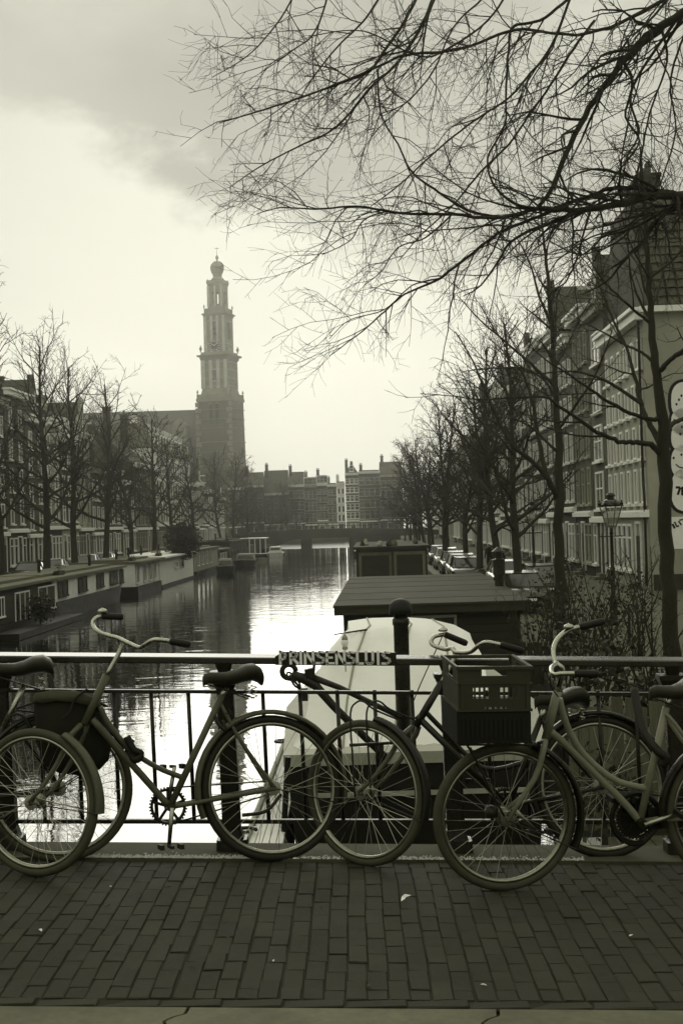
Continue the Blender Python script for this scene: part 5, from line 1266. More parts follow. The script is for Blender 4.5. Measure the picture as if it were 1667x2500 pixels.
for cy_, ry in ((978, 46), (1030, 34), (1068, 36), (1128, 42), (1196, 52)):
    mural(blob(MX, cy_, 46 if ry != 34 else 44, ry + 7), 'mural_outline', M_black, .012)
    mural(blob(MX, cy_, 38, ry), 'mural_shape', M_white, .018)
mural([side(1634, 1262), side(1634, 1340), side(1712, 1340), side(1712, 1300), side(1668, 1262)][::-1], 'mural_shape', M_white, .016)
for px, py in ((1643, 1118), (1662, 1110), (1700, 1112), (1659, 1060), (1662, 966), (1656, 976), (1650, 987), (1700, 970), (1645, 1026), (1663, 1042)):
    mural(blob(px, py, 2.6, 3.4, 2, 10), 'mural_dot', M_black, .024)
sm_ = [(1648, 1133), (1656, 1140), (1668, 1143), (1682, 1141), (1692, 1133)]
mb = MB()
for a, b in zip(sm_[:-1], sm_[1:]):
    (y_a, z_a), (y_b, z_b) = side(*a), side(*b); mb.bar((w0 + .026, y_a, z_a), (w0 + .026, y_b, z_b), .05, .008, up=(1, 0, 0))
mb.build('mural_smile', M_black, c0)
mb = MB()
def stroke(mb, pts, wd):
    for a, b in zip(pts[:-1], pts[1:]):
        (ya, za), (yb, zb) = side(*a), side(*b); mb.bar((w0 + .026, ya, za), (w0 + .026, yb, zb), wd, .008, up=(1, 0, 0))
stroke(mb, [(1648, 1190), (1659, 1190), (1653, 1208)], .10); stroke(mb, [(1664, 1189), (1664, 1209)], .10); stroke(mb, [(1664, 1190), (1674, 1190)], .08); stroke(mb, [(1664, 1199), (1672, 1199)], .08); stroke(mb, [(1664, 1208), (1674, 1208)], .08)
stroke(mb, [(1640, 1279), (1646, 1290)], .09); stroke(mb, [(1645, 1274), (1651, 1286), (1656, 1283)], .07); stroke(mb, [(1655, 1272), (1662, 1282)], .06); stroke(mb, [(1657, 1270), (1666, 1268)], .06)
mb.build('mural_lettering', M_black, c0)

# ---------------------------------------------------------------- houses at the bend beyond the far bridge
YC = 335.0
centre = [ # px left, px right, py top, kwargs
 (560, 598, 1192, dict(roof='ridge', wall=M_brickD, floors=3, cols=3), 'low dark house at the bend, just right of the church tower'), (599, 645, 1186, dict(roof='ridge', wall=M_brickD, floors=3, cols=3), 'dark ridge-roofed house at the bend left of the high dark roof'),
 (646, 706, 1205, dict(roof='ridge', wall=M_brickD, floors=2, cols=3, roof_h=5.5), 'house at the bend with a high dark saddle roof and a white dormer'), (707, 745, 1185, dict(roof='ridge', wall=M_brickD, floors=3, cols=3), 'dark house at the bend right of the high saddle roof'),
 (746, 775, 1186, dict(roof='mansard', wall=M_brickM, floors=3, cols=3, roof_h=1.8), 'brick house at the bend with pale gable ornaments'), (776, 801, 1182, dict(roof='mansard', wall=M_brickD, floors=4, cols=3, roof_h=2.0), 'narrow brick house at the bend with dormers and a white shopfront'), (802, 824, 1184, dict(roof='flat', wall=M_brickM, floors=4, cols=2), 'narrow flat-topped brick house left of the white house'),
 (825, 844, 1180, dict(roof='flat', wall=M_white, floors=4, cols=2, ww=.75), 'narrow white house with four rows of windows at the bend'), (846, 878, 1156, dict(roof='gable', wall=M_brickM, floors=5, cols=3, roof_h=2.4), 'tall corner house at the bend with a pale gable'), (879, 930, 1152, dict(roof='flat', wall=M_brickM, floors=4, cols=4, ww=1.3), 'tall flat brick block right of the corner house at the bend'),
 (931, 985, 1160, dict(roof='ridge', wall=M_brickD, floors=4, cols=4), 'dark house at the bend mostly hidden by the right trees')]
for k, (xa_, xb_, yt, kw, lb) in enumerate(centre):
    a, b, t_ = at(xa_, 1285, YC), at(xb_, 1285, YC), at((xa_ + xb_) / 2, yt, YC)
    kw = dict(kw); kw['fm'] = M_frame if k in (7, 8) else (M_brickL if k % 2 else M_boatG)
    house((a.x, YC + (k % 3) * .15), 0.0, b.x - a.x, t_.z - QZ, lb, seed=80 + k, group='houses at the canal bend', ground=True, chim=1, **kw)
bend = MB().hexa([(-60, YC - 5, -3.5), (40, YC - 5, -3.5), (40, YC + 20, -3.5), (-60, YC + 20, -3.5), (-60, YC - 5, QZ), (40, YC - 5, QZ), (40, YC + 20, QZ), (-60, YC + 20, QZ)]).build('quay_street_bend', M_street); bend['kind'] = 'structure'

# ---------------------------------------------------------------- church with its tower
YT = 400.0
def zt_(zx, zy): return (400 + zx * .2849, 580 + zy * .2849)
YAW = R_(17); KW = math.cos(YAW) + math.sin(YAW)
def H(zy): return at(*zt_(480, zy), YT).z
def Wd(a, b): return (b - a) * .2849 / F_PX * YT / KW
def CXp(a, b, zy): return at(*zt_((a + b) / 2, zy), YT).x
tc0 = Vector((CXp(297, 690, 1700), YT, QZ)); tw = lthing('church_tower', tc0, 'tall church tower with clock faces, stacked stone tiers and a crowned dome', 'tower', None, -YAW)
LEANX = (CXp(440, 470, 150) - tc0.x) / (H(150) - H(1800))
def offx(z): 
    v = max(0.0, z - H(1800)) * LEANX; return Vector((v * math.cos(YAW), v * math.sin(YAW)))
def sq(mb, w0_, w1_, za, zb, ch=0.0):
    oa, ob = offx(za), offx(zb); r_ = []
    for (w_, z, o_) in ((w0_, za, oa), (w1_, zb, ob)):
        hw = w_ / 2; c = hw * ch
        pts = [(-hw + c, -hw), (hw - c, -hw), (hw, -hw + c), (hw, hw - c), (hw - c, hw), (-hw + c, hw), (-hw, hw - c), (-hw, -hw + c)] if ch else [(-hw, -hw), (hw, -hw), (hw, hw), (-hw, hw)]
        r_.append([(x + o_.x, y + o_.y, z - QZ) for x, y in pts])
    n = len(r_[0]); mb.add(r_[0] + r_[1], [tuple(range(n - 1, -1, -1)), tuple(range(n, 2 * n))] + [(k, (k + 1) % n, n + (k + 1) % n, n + k) for k in range(n)]); return mb
wB, wBt = Wd(297, 700), Wd(297, 672)
sq(MB(), wB * 1.02, wBt, QZ, H(1400)).build('brick_shaft', M_towerB, tw)
mb = MB(); sq(mb, wB * 1.12, wB * 1.10, QZ, H(1990)); sq(mb, wB * 1.10, wB * 1.01, H(1990) + .01, H(1960)); mb.build('plinth', M_towerB, tw)
mb = MB(); sq(mb, wBt * 1.06, wBt * 1.06, H(1412), H(1385)); sq(mb, wBt * 1.03, wBt * 1.03, H(1385) + .01, H(1350)); mb.build('balustrade', M_stone, tw)
s1 = Wd(328, 625)
mb = MB(); sq(mb, s1 * 1.10, s1, H(1350), H(1300), .1); sq(mb, s1, s1 * .985, H(1300) + .01, H(1040), .0); mb.build('stone_tier', M_stone, tw)
def corner_things(zy, w_, fn):
    z = H(zy) - QZ; o_ = offx(H(zy))
    for sx in (-1, 1):
        for sy in (-1, 1): fn(Vector((o_.x + sx * w_ / 2, o_.y + sy * w_ / 2, z)))
def urn(sc_):
    def f(p): MB().lathe([(sc_ * .5, 0), (sc_ * .5, .25 * sc_), (sc_ * .25, .5 * sc_), (sc_ * .75, 1.4 * sc_), (sc_ * .8, 2.0 * sc_), (sc_ * .3, 2.7 * sc_), (sc_ * .35, 3.0 * sc_), (.02, 3.6 * sc_)], p, 10).build('urn', M_stone, tw, smooth=True, org=(0, 0, 0))
    return f
corner_things(1350, wBt * .99, urn(.38))
# pilasters on the stone tier
def on_faces(fn, faces=(0, 3)):
    for f in faces:
        a = f * math.pi / 2; fn(Matrix.Rotation(a, 3, 'Z'))
def pil(w_, z0, z1, n, wd, name='pilaster', m=M_stoneL, frac=.84):
    def f(Rm):
        for k in range(n):
            u = (k / (n - 1) - .5) * w_ * frac; oa, ob = offx(z0), offx(z1); mb = MB()
            q_ = [Vector((u - wd / 2, -w_ / 2 - .28, 0)), Vector((u + wd / 2, -w_ / 2 - .28, 0)), Vector((u + wd / 2, -w_ / 2 + .02, 0)), Vector((u - wd / 2, -w_ / 2 + .02, 0))]
            mb.hexa([tuple(Rm @ p + Vector((oa.x, oa.y, z0 - QZ))) for p in q_] + [tuple(Rm @ p + Vector((ob.x, ob.y, z1 - QZ))) for p in q_]); mb.build(name, m, tw)
    on_faces(f)
pil(s1, H(1300), H(1060), 4, .9)
mb = MB(); sq(mb, s1 * 1.06, s1 * 1.10, H(1058), H(1030)); sq(mb, Wd(290, 655), Wd(285, 660), H(1030) + .01, H(1015)); sq(mb, s1 * 1.04, s1 * 1.0, H(1015) + .01, H(990)); mb.build('cornice', M_stone, tw)
corner_things(988, s1 * 1.02, urn(.55))
s2 = Wd(348, 583)
# second tier: an open belfry, four corner piers with a lintel
z0, z1 = H(990), H(680)
sq(MB(), s2, s2, z0, H(880)).build('belfry_base', M_stone, tw)
def piers(w_, z0, z1, pw, name):
    for sx in (-1, 1):
        for sy in (-1, 1):
            mb = MB(); oa, ob = offx(z0), offx(z1); x, y = sx * (w_ / 2 - pw / 2), sy * (w_ / 2 - pw / 2); h2 = pw / 2
            mb.hexa([(x + a * h2 + oa.x, y + b * h2 + oa.y, z0 - QZ) for a, b in ((-1, -1), (1, -1), (1, 1), (-1, 1))] + [(x + a * h2 + ob.x, y + b * h2 + ob.y, z1 - QZ) for a, b in ((-1, -1), (1, -1), (1, 1), (-1, 1))]); mb.build(name, M_stone, tw)
piers(s2, H(880) + .01, H(735), s2 * .30, 'belfry_pier'); sq(MB(), s2, s2, H(735) + .01, z1).build('belfry_lintel', M_stone, tw)
mb = MB(); o_ = offx(H(800)); mb.lathe([(.3, 3.4), (.9, 3.1), (1.25, 2.0), (1.45, .6), (1.75, 0)], (o_.x, o_.y, H(870) - QZ + 1.2), 14); mb.build('bell', M_iron, tw, smooth=True)
mb = MB(); mb.bar((o_.x - s2 * .4, o_.y, H(780) - QZ), (o_.x + s2 * .4, o_.y, H(780) - QZ), .4, .5); mb.bar((o_.x, o_.y - s2 * .4, H(840) - QZ), (o_.x, o_.y + s2 * .4, H(840) - QZ), .4, .5); mb.build('bell_beam', M_iron, tw)
pil(s2, z0, z1, 4, .7, frac=.86)
mb = MB(); sq(mb, s2 * 1.03, s2 * 1.12, H(690) + .01, H(668)); sq(mb, Wd(325, 605), Wd(325, 605), H(668) + .01, H(658)); sq(mb, s2 * 1.0, s2 * 1.0, H(658) + .01, H(615)); mb.build('cornice', M_stone, tw)
corner_things(615, s2 * .98, urn(.34))
s3 = Wd(380, 545)
sq(MB(), s3, s3, H(615) + .01, H(577)).build('lantern_base', M_stone, tw); piers(s3, H(577) + .01, H(475), s3 * .26, 'lantern_pier'); sq(MB(), s3, s3, H(475) + .01, H(420)).build('lantern_lintel', M_stone, tw)
pil(s3, H(600), H(420), 3, .5, frac=.86)
mb = MB(); sq(mb, s3 * 1.0, s3 * 1.12, H(420) + .01, H(395)); sq(mb, s3 * 1.14, s3 * 1.10, H(395) + .01, H(372)); mb.build('cornice', M_stone, tw)
corner_things(395, s3 * 1.0, urn(.34))
# crown dome, ball and vane
k_ = .2849 / F_PX * YT
def ol(prof, name, m, zc):
    o_ = offx(H(zc)); MB().lathe([(r * k_, H(zy) - QZ) for r, zy in prof], (o_.x, o_.y, 0), 20).build(name, m, tw, smooth=True)
ol([(60, 372), (52, 352), (40, 345), (38, 318), (44, 314), (42, 308)], 'drum', M_lead, 330)
ol([(38, 308), (46, 290), (51, 270), (52, 252), (46, 232), (34, 218), (20, 210), (8, 200), (6, 190)], 'crown_dome', M_lead, 250)
for k in range(8):
    a = k * math.pi / 4 + .2; o_ = offx(H(250)); P_ = [(o_.x + math.cos(a) * r * k_ * 1.02, o_.y + math.sin(a) * r * k_ * 1.02, H(zy) - QZ) for r, zy in ((39, 308), (47, 290), (52, 270), (53, 252), (47, 232), (35, 218), (20, 209))]
    MB().tube(P_, .22, 5).build('crown_rib', M_stone, tw)
ol([(5, 191), (12, 182), (14, 172), (12, 161), (5, 152), (2.2, 150), (1.6, 84)], 'finial', M_lead, 160)
o_ = offx(H(95)); MB().box(o_.x - .6, o_.x + .6, o_.y - .05, o_.y + .05, H(96) - QZ, H(91) - QZ).build('vane', M_lead, tw)
# clock faces, louvres
for sx_ in (-1, 1):
    mb = MB()
    for k in range(24):                              # dressed corner stones up the brick shaft
        z0_ = QZ + (H(1410) - QZ) * k / 24; z1_ = z0_ + (H(1410) - QZ) / 24 * .8; o_ = offx(z0_); wl_ = (.9 if k % 2 else 1.5); x_ = sx_ * (wB * 1.012) / 2
        mb.box(x_ - wl_ + o_.x if sx_ > 0 else x_ + o_.x - .06, x_ + .06 + o_.x if sx_ > 0 else x_ + wl_ + o_.x, -wB * .5 * 1.03, -wB * .5 * .98, z0_ - QZ, z1_ - QZ)
    mb.build('corner_stones', M_stone, tw)
def clock(zc, r, w_, name):
    def f(Rm):
        z = H(zc); o_ = offx(z); c = Rm @ Vector((0, -w_ / 2 - .30, 0)) + Vector((o_.x, o_.y, z - QZ)); n_ = Rm @ Vector((0, -1, 0)); t_ = Rm @ Vector((1, 0, 0))
        d = MB(); d.lathe([(r, 0), (r, .16), (r * .96, .18)], c, 28, n_); dial = d.build(name, M_iron, tw)
        mk = MB()
        for k in range(12):
            a = k * math.pi / 6; q0 = c + n_ * .2 + (t_ * math.sin(a) + Vector((0, 0, 1)) * math.cos(a)) * r * .70; q1 = c + n_ * .2 + (t_ * math.sin(a) + Vector((0, 0, 1)) * math.cos(a)) * r * .97; mk.bar(q0, q1, r * .11, .06, up=n_)
        mk.build('hour_marks', M_frame, dial)
        hd = MB(); hd.bar(c + n_ * .24, c + n_ * .24 + (t_ * .62 + Vector((0, 0, .52))) * r, r * .09, .05, up=n_); hd.bar(c + n_ * .24, c + n_ * .24 + (t_ * -.45 + Vector((0, 0, .25))) * r, r * .12, .05, up=n_); hd.build('hands', M_frame, dial)
    on_faces(f)
clock(937, 46 * k_, s2, 'clock_face')
for zy in (1280, 1245, 1210, 1175, 1140, 1105, 1075):   # stone courses and carved panels on the tier
    mb = MB(); sq(mb, s1 * 1.012, s1 * 1.012, H(zy + 2.2), H(zy)); mb.build('stone_course', M_stone if (zy // 35) % 2 else M_stoneL, tw)
for zy in (1480, 1560, 1640, 1840, 1920):
    mb = MB(); sq(mb, wB * 1.006, wB * 1.006, H(zy + 3), H(zy)); mb.build('brick_course', M_stone, tw)
for zy in (960, 915, 860, 720): 
    mb = MB(); sq(mb, s2 * 1.014, s2 * 1.014, H(zy + 3), H(zy)) if zy > 870 or zy < 735 else None
    if mb.v: mb.build('stone_course', M_stoneL, tw)
def niche(zc, w_, a, b, name='blind_window', m=M_stoneL, mi=M_glass):
    def f(Rm):
        z = H(zc); o_ = offx(z); mb, mi_ = MB(), MB()
        def bx(mb, u0, u1, d0, d1, z0, z1): mb.hexa([tuple(Rm @ Vector((u, -w_ / 2 - d, 0)) + Vector((o_.x, o_.y, zz - QZ))) for zz in (z0, z1) for u, d in ((u0, d1), (u1, d1), (u1, d0), (u0, d0))])
        bx(mb, -a, -a * .7, 0, .22, z - b, z + b); bx(mb, a * .7, a, 0, .22, z - b, z + b); bx(mb, -a * 1.2, a * 1.2, 0, .3, z + b + .01, z + b * 1.2); bx(mb, -a * 1.2, a * 1.2, 0, .3, z - b * 1.2, z - b - .01)
        bx(mi_, -a * .69, a * .69, 0, .06, z - b, z + b)
        q = mb.build(name, m, tw); mi_.build('recess', mi, q)
    on_faces(f)
niche(1190, s1, 30 * k_, 45 * k_)
def louvres(u, z0, z1, hw):
    def f(Rm):
        zm = (z0 + z1) / 2; o_ = offx(zm); 
        def bx(mb, u0, u1, d0, d1, za, zb): mb.hexa([tuple(Rm @ Vector((q, -wBt / 2 * 1.003 - d, 0)) + Vector((o_.x, o_.y, zz - QZ))) for zz in (za, zb) for q, d in ((u0, d1), (u1, d1), (u1, d0), (u0, d0))])
        mb = MB(); bx(mb, u - hw, u + hw, 0, .05, z0, z1); w_ = mb.build('louvre_window', M_black, tw)
        n = 9
        for k in range(n):
            mb = MB(); bx(mb, u - hw * .92, u + hw * .92, .052, .3, z0 + (z1 - z0) * k / n, z0 + (z1 - z0) * (k + .45) / n); mb.build('louvre', M_slate, w_)
        mb = MB(); P_ = [(Rm @ Vector((u + hw * 1.1 * math.cos(a), -wBt / 2 * 1.003 - .15, 0)) + Vector((o_.x, o_.y, z1 - QZ + hw * 1.1 * math.sin(a)))) for a in [math.pi * i / 8 for i in range(9)]]; mb.tube(P_, .22, 5); mb.build('louvre_arch', M_stone, w_)
    on_faces(f)
for u in (-28 * k_, 28 * k_): louvres(u, H(1600), H(1445), 15 * k_)
for zy in (1755,):
    mb = MB(); sq(mb, wB * 1.015, wB * 1.015, H(zy + 6), H(zy)); mb.build('string_course', M_stone, tw)

# nave: ridge across the view
a, b = at(225, 1008, 412), at(483, 1009, 412); e = at(520, 1150, 400)
ch = thing('church', (-45, 412, QZ), 'large church nave with a steep slate roof beside the tower', 'church')
zr, ze = a.z, at(400, 1165, 400).z
x0, x1 = a.x - 3, b.x
MB().box(x0, e.x + 1.5, 396, 428, QZ, ze).build('nave_wall', M_towerB, ch)
MB().add([(x0, 395.5, ze + .02), (e.x + 2, 395.5, ze + .02), (e.x + 2, 428.5, ze + .02), (x0, 428.5, ze + .02), (x0, 412, zr), (x1, 412, zr)], [(0, 1, 5, 4), (1, 2, 5), (2, 3, 4, 5), (3, 0, 4), (3, 2, 1, 0)]).build('roof', M_slate, ch)
dm = at(440, 1040, 398); dw = 4.0
MB().box(dm.x - dw / 2, dm.x + dw / 2, 395.2, 404, at(440, 1090, 398).z, dm.z).build('dormer', M_stone, ch)
MB().prism([(dm.x - dw * .6, 0, dm.z + .02), (dm.x + dw * .6, 0, dm.z + .02), (dm.x, 0, dm.z + 2.0)], (0, 395.0, 0), (0, 404, 0)).build('pediment', M_stone, ch)
add = MB(); 
for k in range(7):
    x = x0 + 4 + k * 4.6
    if x < e.x - 2:
        f = MB(); f.box(x, x + 2.2, 395.7, 395.99, QZ + 6, ze - 1.5); wv = f.build('church_window', M_stone, ch); MB().box(x + .25, x + 1.95, 395.6, 395.69, QZ + 6.3, ze - 1.8).build('pane', M_glass, wv)

# ---------------------------------------------------------------- far bridge
YB = 250.0
fb = thing('far_bridge', (0, YB, WZ), 'low flat bridge on a broad masonry pier crossing the canal in the distance', 'bridge')
bx0, bx1 = -19, 17
top = lambda x: at(745, 1300, YB).z + .55 - ((x + 4) / 16.0) ** 2 * .45
n = 24; vs_, fs_ = [], []
und = at(790, 1315, YB).z
for i in range(n + 1):
    x = bx0 + (bx1 - bx0) * i / n; zt = top(x)
    zu = und + .12
    xs_ = (x - (-8.3))                       # left opening has a lower, curved soffit
    if x < -5.6: zu = und + .10 - .75 * min(1.0, ((-6.9 - x) / 3.6) ** 2 if x < -6.9 else 0)
    for y in (YB, YB + 11): vs_ += [(x, y, zt), (x, y, min(zu, zt - .5))]
for i in range(n):
    a = i * 4; fs_ += [(a, a + 1, a + 5, a + 4), (a + 2, a + 6, a + 7, a + 3), (a, a + 4, a + 6, a + 2), (a + 1, a + 3, a + 7, a + 5)]
fs_ += [(0, 2, 3, 1), (n * 4, n * 4 + 1, n * 4 + 3, n * 4 + 2)]
MB().add(vs_, fs_).build('deck', M_quay, fb)
pa, pb = at(735, 1340, YB).x, at(759, 1340, YB).x
MB().box(pa, pb, YB - .6, YB + 11.6, WZ - .4, und + .1).build('pier', M_quay, fb)
pr = at(853, 1330, YB).x; MB().box(pr, pr + 9, YB - .3, YB + 11.3, WZ - .4, und + .1).build('abutment', M_quay, fb)
plx = at(685, 1330, YB).x; MB().box(plx - 9, plx - 1.4, YB - .3, YB + 11.3, WZ - .4, und - .6).build('abutment', M_quay, fb)
mb = MB()
for s_ in (0.0, 11.0):
    P_ = [(x, YB + s_ + .1, top(x) + .95) for x in np.linspace(bx0, bx1, 20)]; mb.tube(P_, .06, 5); P_ = [(p[0], p[1], p[2] - .45) for p in P_]; mb.tube(P_, .035, 4)
mb.build('handrail', M_iron, fb)
bp = None
for x in np.linspace(bx0, bx1, 30):
    if bp is None: q_ = MB().box(-.04, .04, -.04, .04, 0, 1.0).build('baluster', M_iron, fb, org=(0, 0, 0)); bp = q_.data
    else: q_ = put('baluster', bp, fb)
    q_.location = (x, .1, top(x) - WZ - .05)
# ---------------------------------------------------------------- bare trees
class TB_:                                     # many thin tubes in one mesh
    def __init__(s): s.v, s.f = [], []
    def tube(s, pts, rad, n):
        t = pts[1] - pts[0]; t = t.normalized()
        x = t.cross(Vector((0.31, 0.2, 0.93)))
        if x.length < .1: x = t.cross(Vector((1, 0, 0)))
        x.normalize(); b = len(s.v); m = len(pts)
        cs = [(math.cos(2 * math.pi * k / n), math.sin(2 * math.pi * k / n)) for k in range(n)]
        for i, p in enumerate(pts):
            if 0 < i < m - 1: t = (pts[i + 1] - pts[i - 1]).normalized()
            elif i: t = (p - pts[i - 1]).normalized()
            x = (x - t * x.dot(t)).normalized(); y = t.cross(x); r = rad[i]
            for c, q in cs: s.v.append((p.x + (x.x * c + y.x * q) * r, p.y + (x.y * c + y.y * q) * r, p.z + (x.z * c + y.z * q) * r))
        for i in range(m - 1):
            o = b + i * n
            for k in range(n): s.f.append((o + k, o + (k + 1) % n, o + n + (k + 1) % n, o + n + k))
    def build(s, name, m, parent, org=None):
        o = MB(); o.v, o.f = s.v, s.f; return o.build(name, m, parent, smooth=True, org=org)
def rot_about(d, rng, ang):
    ax = d.cross(Vector((rng.gauss(0, 1), rng.gauss(0, 1), rng.gauss(0, 1))))
    if ax.length < 1e-3: ax = Vector((1, 0, 0))
    return Matrix.Rotation(ang, 3, ax.normalized()) @ d
def branch_path(rng, p, d, L, wig, trop, seg):
    n = max(2, int(L / seg + .5)); pts = [p.copy()]; d = d.copy(); st = L / n
    for i in range(n):
        d = (d + Vector((rng.gauss(0, wig), rng.gauss(0, wig), rng.gauss(0, wig))) + trop * st).normalized()
        pts.append(pts[-1] + d * st)
    return pts
def sprout(rng, tb, pts, rad, lvl, cfg):
    """twigs along a path; cfg[lvl] = (spacing, len range, angle range, r factor, min r, wig, trop, seg, start frac, sides)"""
    if lvl >= len(cfg): return
    sp, lr, ar, rf, rmin, wig, trop, seg, f0, ns = cfg[lvl]
    cum = [0.0]
    for a, b in zip(pts[:-1], pts[1:]): cum.append(cum[-1] + (b - a).length)
    T = cum[-1]; s_ = T * f0 + rng.uniform(0, sp)
    while s_ < T:
        i = 0
        while i < len(cum) - 2 and cum[i + 1] < s_: i += 1
        f = (s_ - cum[i]) / max(1e-6, cum[i + 1] - cum[i]); p = pts[i].lerp(pts[i + 1], f); r = rad[i] * (1 - f) + rad[i + 1] * f
        d0 = (pts[i + 1] - pts[i]).normalized(); d = rot_about(d0, rng, rng.uniform(*ar))
        L = rng.uniform(*lr) * (1.1 - .75 * s_ / T); r0 = max(rmin, min(r * .8, r * rf + rmin * .5))
        q = branch_path(rng, p, d, L, wig, trop, seg); rr_ = [max(rmin * .55, r0 * (1 - .75 * k / (len(q) - 1))) for k in range(len(q))]
        tb.tube(q, rr_, ns); sprout(rng, tb, q, rr_, lvl + 1, cfg)
        s_ += sp * rng.uniform(.6, 1.4)
def explicit(tb, ctrl, n=6, k=5):
    P = smooth_path([c[0] for c in ctrl], k); R0 = [c[1] for c in ctrl]; out = []
    for i in range(len(P)):
        f = i / k; j = min(int(f), len(R0) - 2); out.append(R0[j] * (1 - (f - j)) + R0[j + 1] * (f - j))
    rng = random.Random(int(abs(P[0].x * 1000)) + len(P))
    for i in range(1, len(P) - 1): P[i] = P[i] + Vector((rng.gauss(0, .2), rng.gauss(0, .2), rng.gauss(0, .2))) * out[i]
    tb.tube(P, out, n); return P, out

# the big tree whose boughs hang over the canal from the right (trunk outside the frame)
NT = Vector((6.6, 19.5, QZ))
nt_ = thing('elm_tree', NT, 'big bare elm leaning in from the right, its drooping boughs fill the upper right sky', 'tree')
def b4(x, y, Y): return at(350 + .84 * x, .84 * y, Y)
tr_ = TB_(); tr_.tube(smooth_path([NT + Vector((0, 0, -.2)), NT + Vector((.1, 0, 2)), NT + Vector((.05, -.3, 4.6)), NT + Vector((-.1, -.4, 7)), NT + Vector((-.2, -.6, 10.5))], 4), [.42, .38, .35, .33, .32, .31, .30, .30, .29, .28, .27, .26, .25, .24, .22, .2, .18][:17], 12)
tr_.build('trunk', M_bark, nt_)
lm = TB_(); paths = []
def limb(Y0, Y1, pts):
    n = len(pts); c = []
    for i, p in enumerate(pts):
        Y = Y0 + (Y1 - Y0) * i / (n - 1); c.append((b4(p[0], p[1], Y), p[2] * .84 / 2 * Y / F_PX))
    paths.append(explicit(lm, c))
limb(18.6, 16.6, [(1850, -140, 34), (1600, 20, 26), (1480, 90, 24), (1390, 185, 21), (1310, 290, 19), (1240, 420, 17), (1190, 540, 15), (1150, 597, 12)])
limb(18.8, 14.5, [(1850, 560, 40), (1600, 575, 31), (1500, 568, 27), (1400, 590, 21), (1270, 610, 17), (1150, 606, 14), (1040, 632, 11), (900, 625, 9), (760, 620, 8), (620, 600, 6), (500, 608, 5), (400, 603, 4), (330, 622, 2.6)])
limb(18.6, 16.2, [(1580, 570, 22), (1500, 556, 18), (1380, 545, 14), (1280, 575, 12), (1150, 627, 11), (1030, 680, 10), (920, 765, 9), (850, 815, 8), (760, 855, 6), (700, 905, 5), (640, 960, 4), (540, 1035, 2.6)])
limb(18.0, 16.8, [(1420, 586, 15), (1290, 610, 12), (1200, 642, 11), (1080, 692, 9), (1030, 760, 7), (980, 830, 5), (930, 860, 3)])
limb(17.8, 17.4, [(1395, 180, 12), (1420, 240, 9), (1400, 340, 7), (1440, 410, 6), (1385, 490, 5), (1345, 545, 4)])
limb(18.4, 14.2, [(1700, -120, 16), (1460, 30, 11), (1300, 95, 9), (1200, 97, 8), (1080, 88, 9), (960, 130, 8), (880, 150, 8), (760, 160, 8), (680, 195, 7), (560, 245, 6), (440, 290, 6), (330, 325, 5), (220, 357, 3)])
limb(17.6, 14.6, [(860, -60, 14), (838, 10, 13), (800, 90, 10), (740, 180, 9), (660, 255, 8), (560, 370, 6.5), (440, 430, 5), (330, 490, 4), (250, 545, 2.4)])
limb(17.2, 15.2, [(810, -50, 11), (780, 20, 10), (720, 120, 9), (660, 205, 8), (600, 232, 6), (520, 262, 4)])
limb(18.0, 16.8, [(1260, -40, 10), (1230, 0, 9), (1150, 60, 9), (1075, 78, 9), (1060, 150, 8), (1052, 270, 7), (1050, 360, 6), (1000, 460, 6), (1020, 540, 7), (1080, 592, 9), (1150, 608, 10)])
limb(17.4, 15.6, [(1250, -30, 8), (1180, 140, 8), (1110, 230, 7), (1060, 285, 6), (960, 352, 6), (860, 430, 5), (740, 540, 4), (660, 600, 2.6)])
limb(18.2, 16.2, [(1310, 60, 8), (1250, 140, 8), (1180, 250, 7), (1120, 335, 6), (1060, 420, 6), (980, 500, 6), (900, 595, 5), (800, 690, 3.5), (740, 760, 2.4)])
limb(16.6, 16.6, [(680, 200, 6), (690, 330, 5), (740, 420, 5), (780, 500, 6), (860, 560, 7), (940, 610, 8), (1030, 632, 8)])
limb(18.4, 17.2, [(1560, 40, 10), (1440, 215, 8), (1415, 300, 7), (1440, 385, 6), (1400, 470, 5), (1390, 600, 3)])
limb(15.0, 13.8, [(440, -40, 6), (430, 0, 5), (380, 80, 4.5), (300, 165, 3.5), (200, 225, 2.4)])
limb(15.4, 14.2, [(540, -30, 6), (500, 90, 5), (430, 150, 4), (340, 212, 2.8)])
limb(16.4, 15.0, [(1060, -30, 7), (1000, 60, 6), (870, 150, 6), (790, 160, 5), (640, 90, 4), (480, 105, 2.6)])
limb(17.0, 15.4, [(700, -30, 8), (640, 60, 6), (560, 140, 5), (470, 260, 4), (420, 360, 2.6)])
limb(18.4, 18.0, [(1500, 70, 9), (1520, 180, 7), (1470, 330, 6), (1440, 480, 5), (1410, 640, 3)])
limb(18.8, 17.4, [(1650, -40, 9), (1560, 130, 7), (1530, 250, 6), (1545, 380, 5), (1500, 540, 4)])
limb(18.6, 17.6, [(1600, 610, 9), (1480, 600, 8), (1400, 660, 6), (1300, 690, 5), (1200, 760, 4), (1150, 850, 2.6)])
limb(18.8, 17.6, [(1640, 640, 8), (1520, 620, 7), (1440, 640, 5), (1380, 700, 5), (1270, 740, 4), (1180, 700, 2.6)])
limb(16.8, 15.4, [(980, 0, 6), (900, 80, 5), (840, 210, 5), (760, 300, 4), (690, 330, 3)])
limb(17.0, 16.0, [(900, 620, 6), (820, 690, 5), (740, 720, 4), (690, 790, 3), (640, 830, 2.4)])
limb(16.2, 15.4, [(700, 615, 5), (640, 640, 4), (600, 700, 3), (520, 740, 2.4)])
limb(16.6, 16.0, [(860, 810, 6), (780, 830, 4), (700, 900, 3.4), (600, 930, 2.6), (540, 985, 2.2)])
lm.build('boughs', M_bark, nt_)
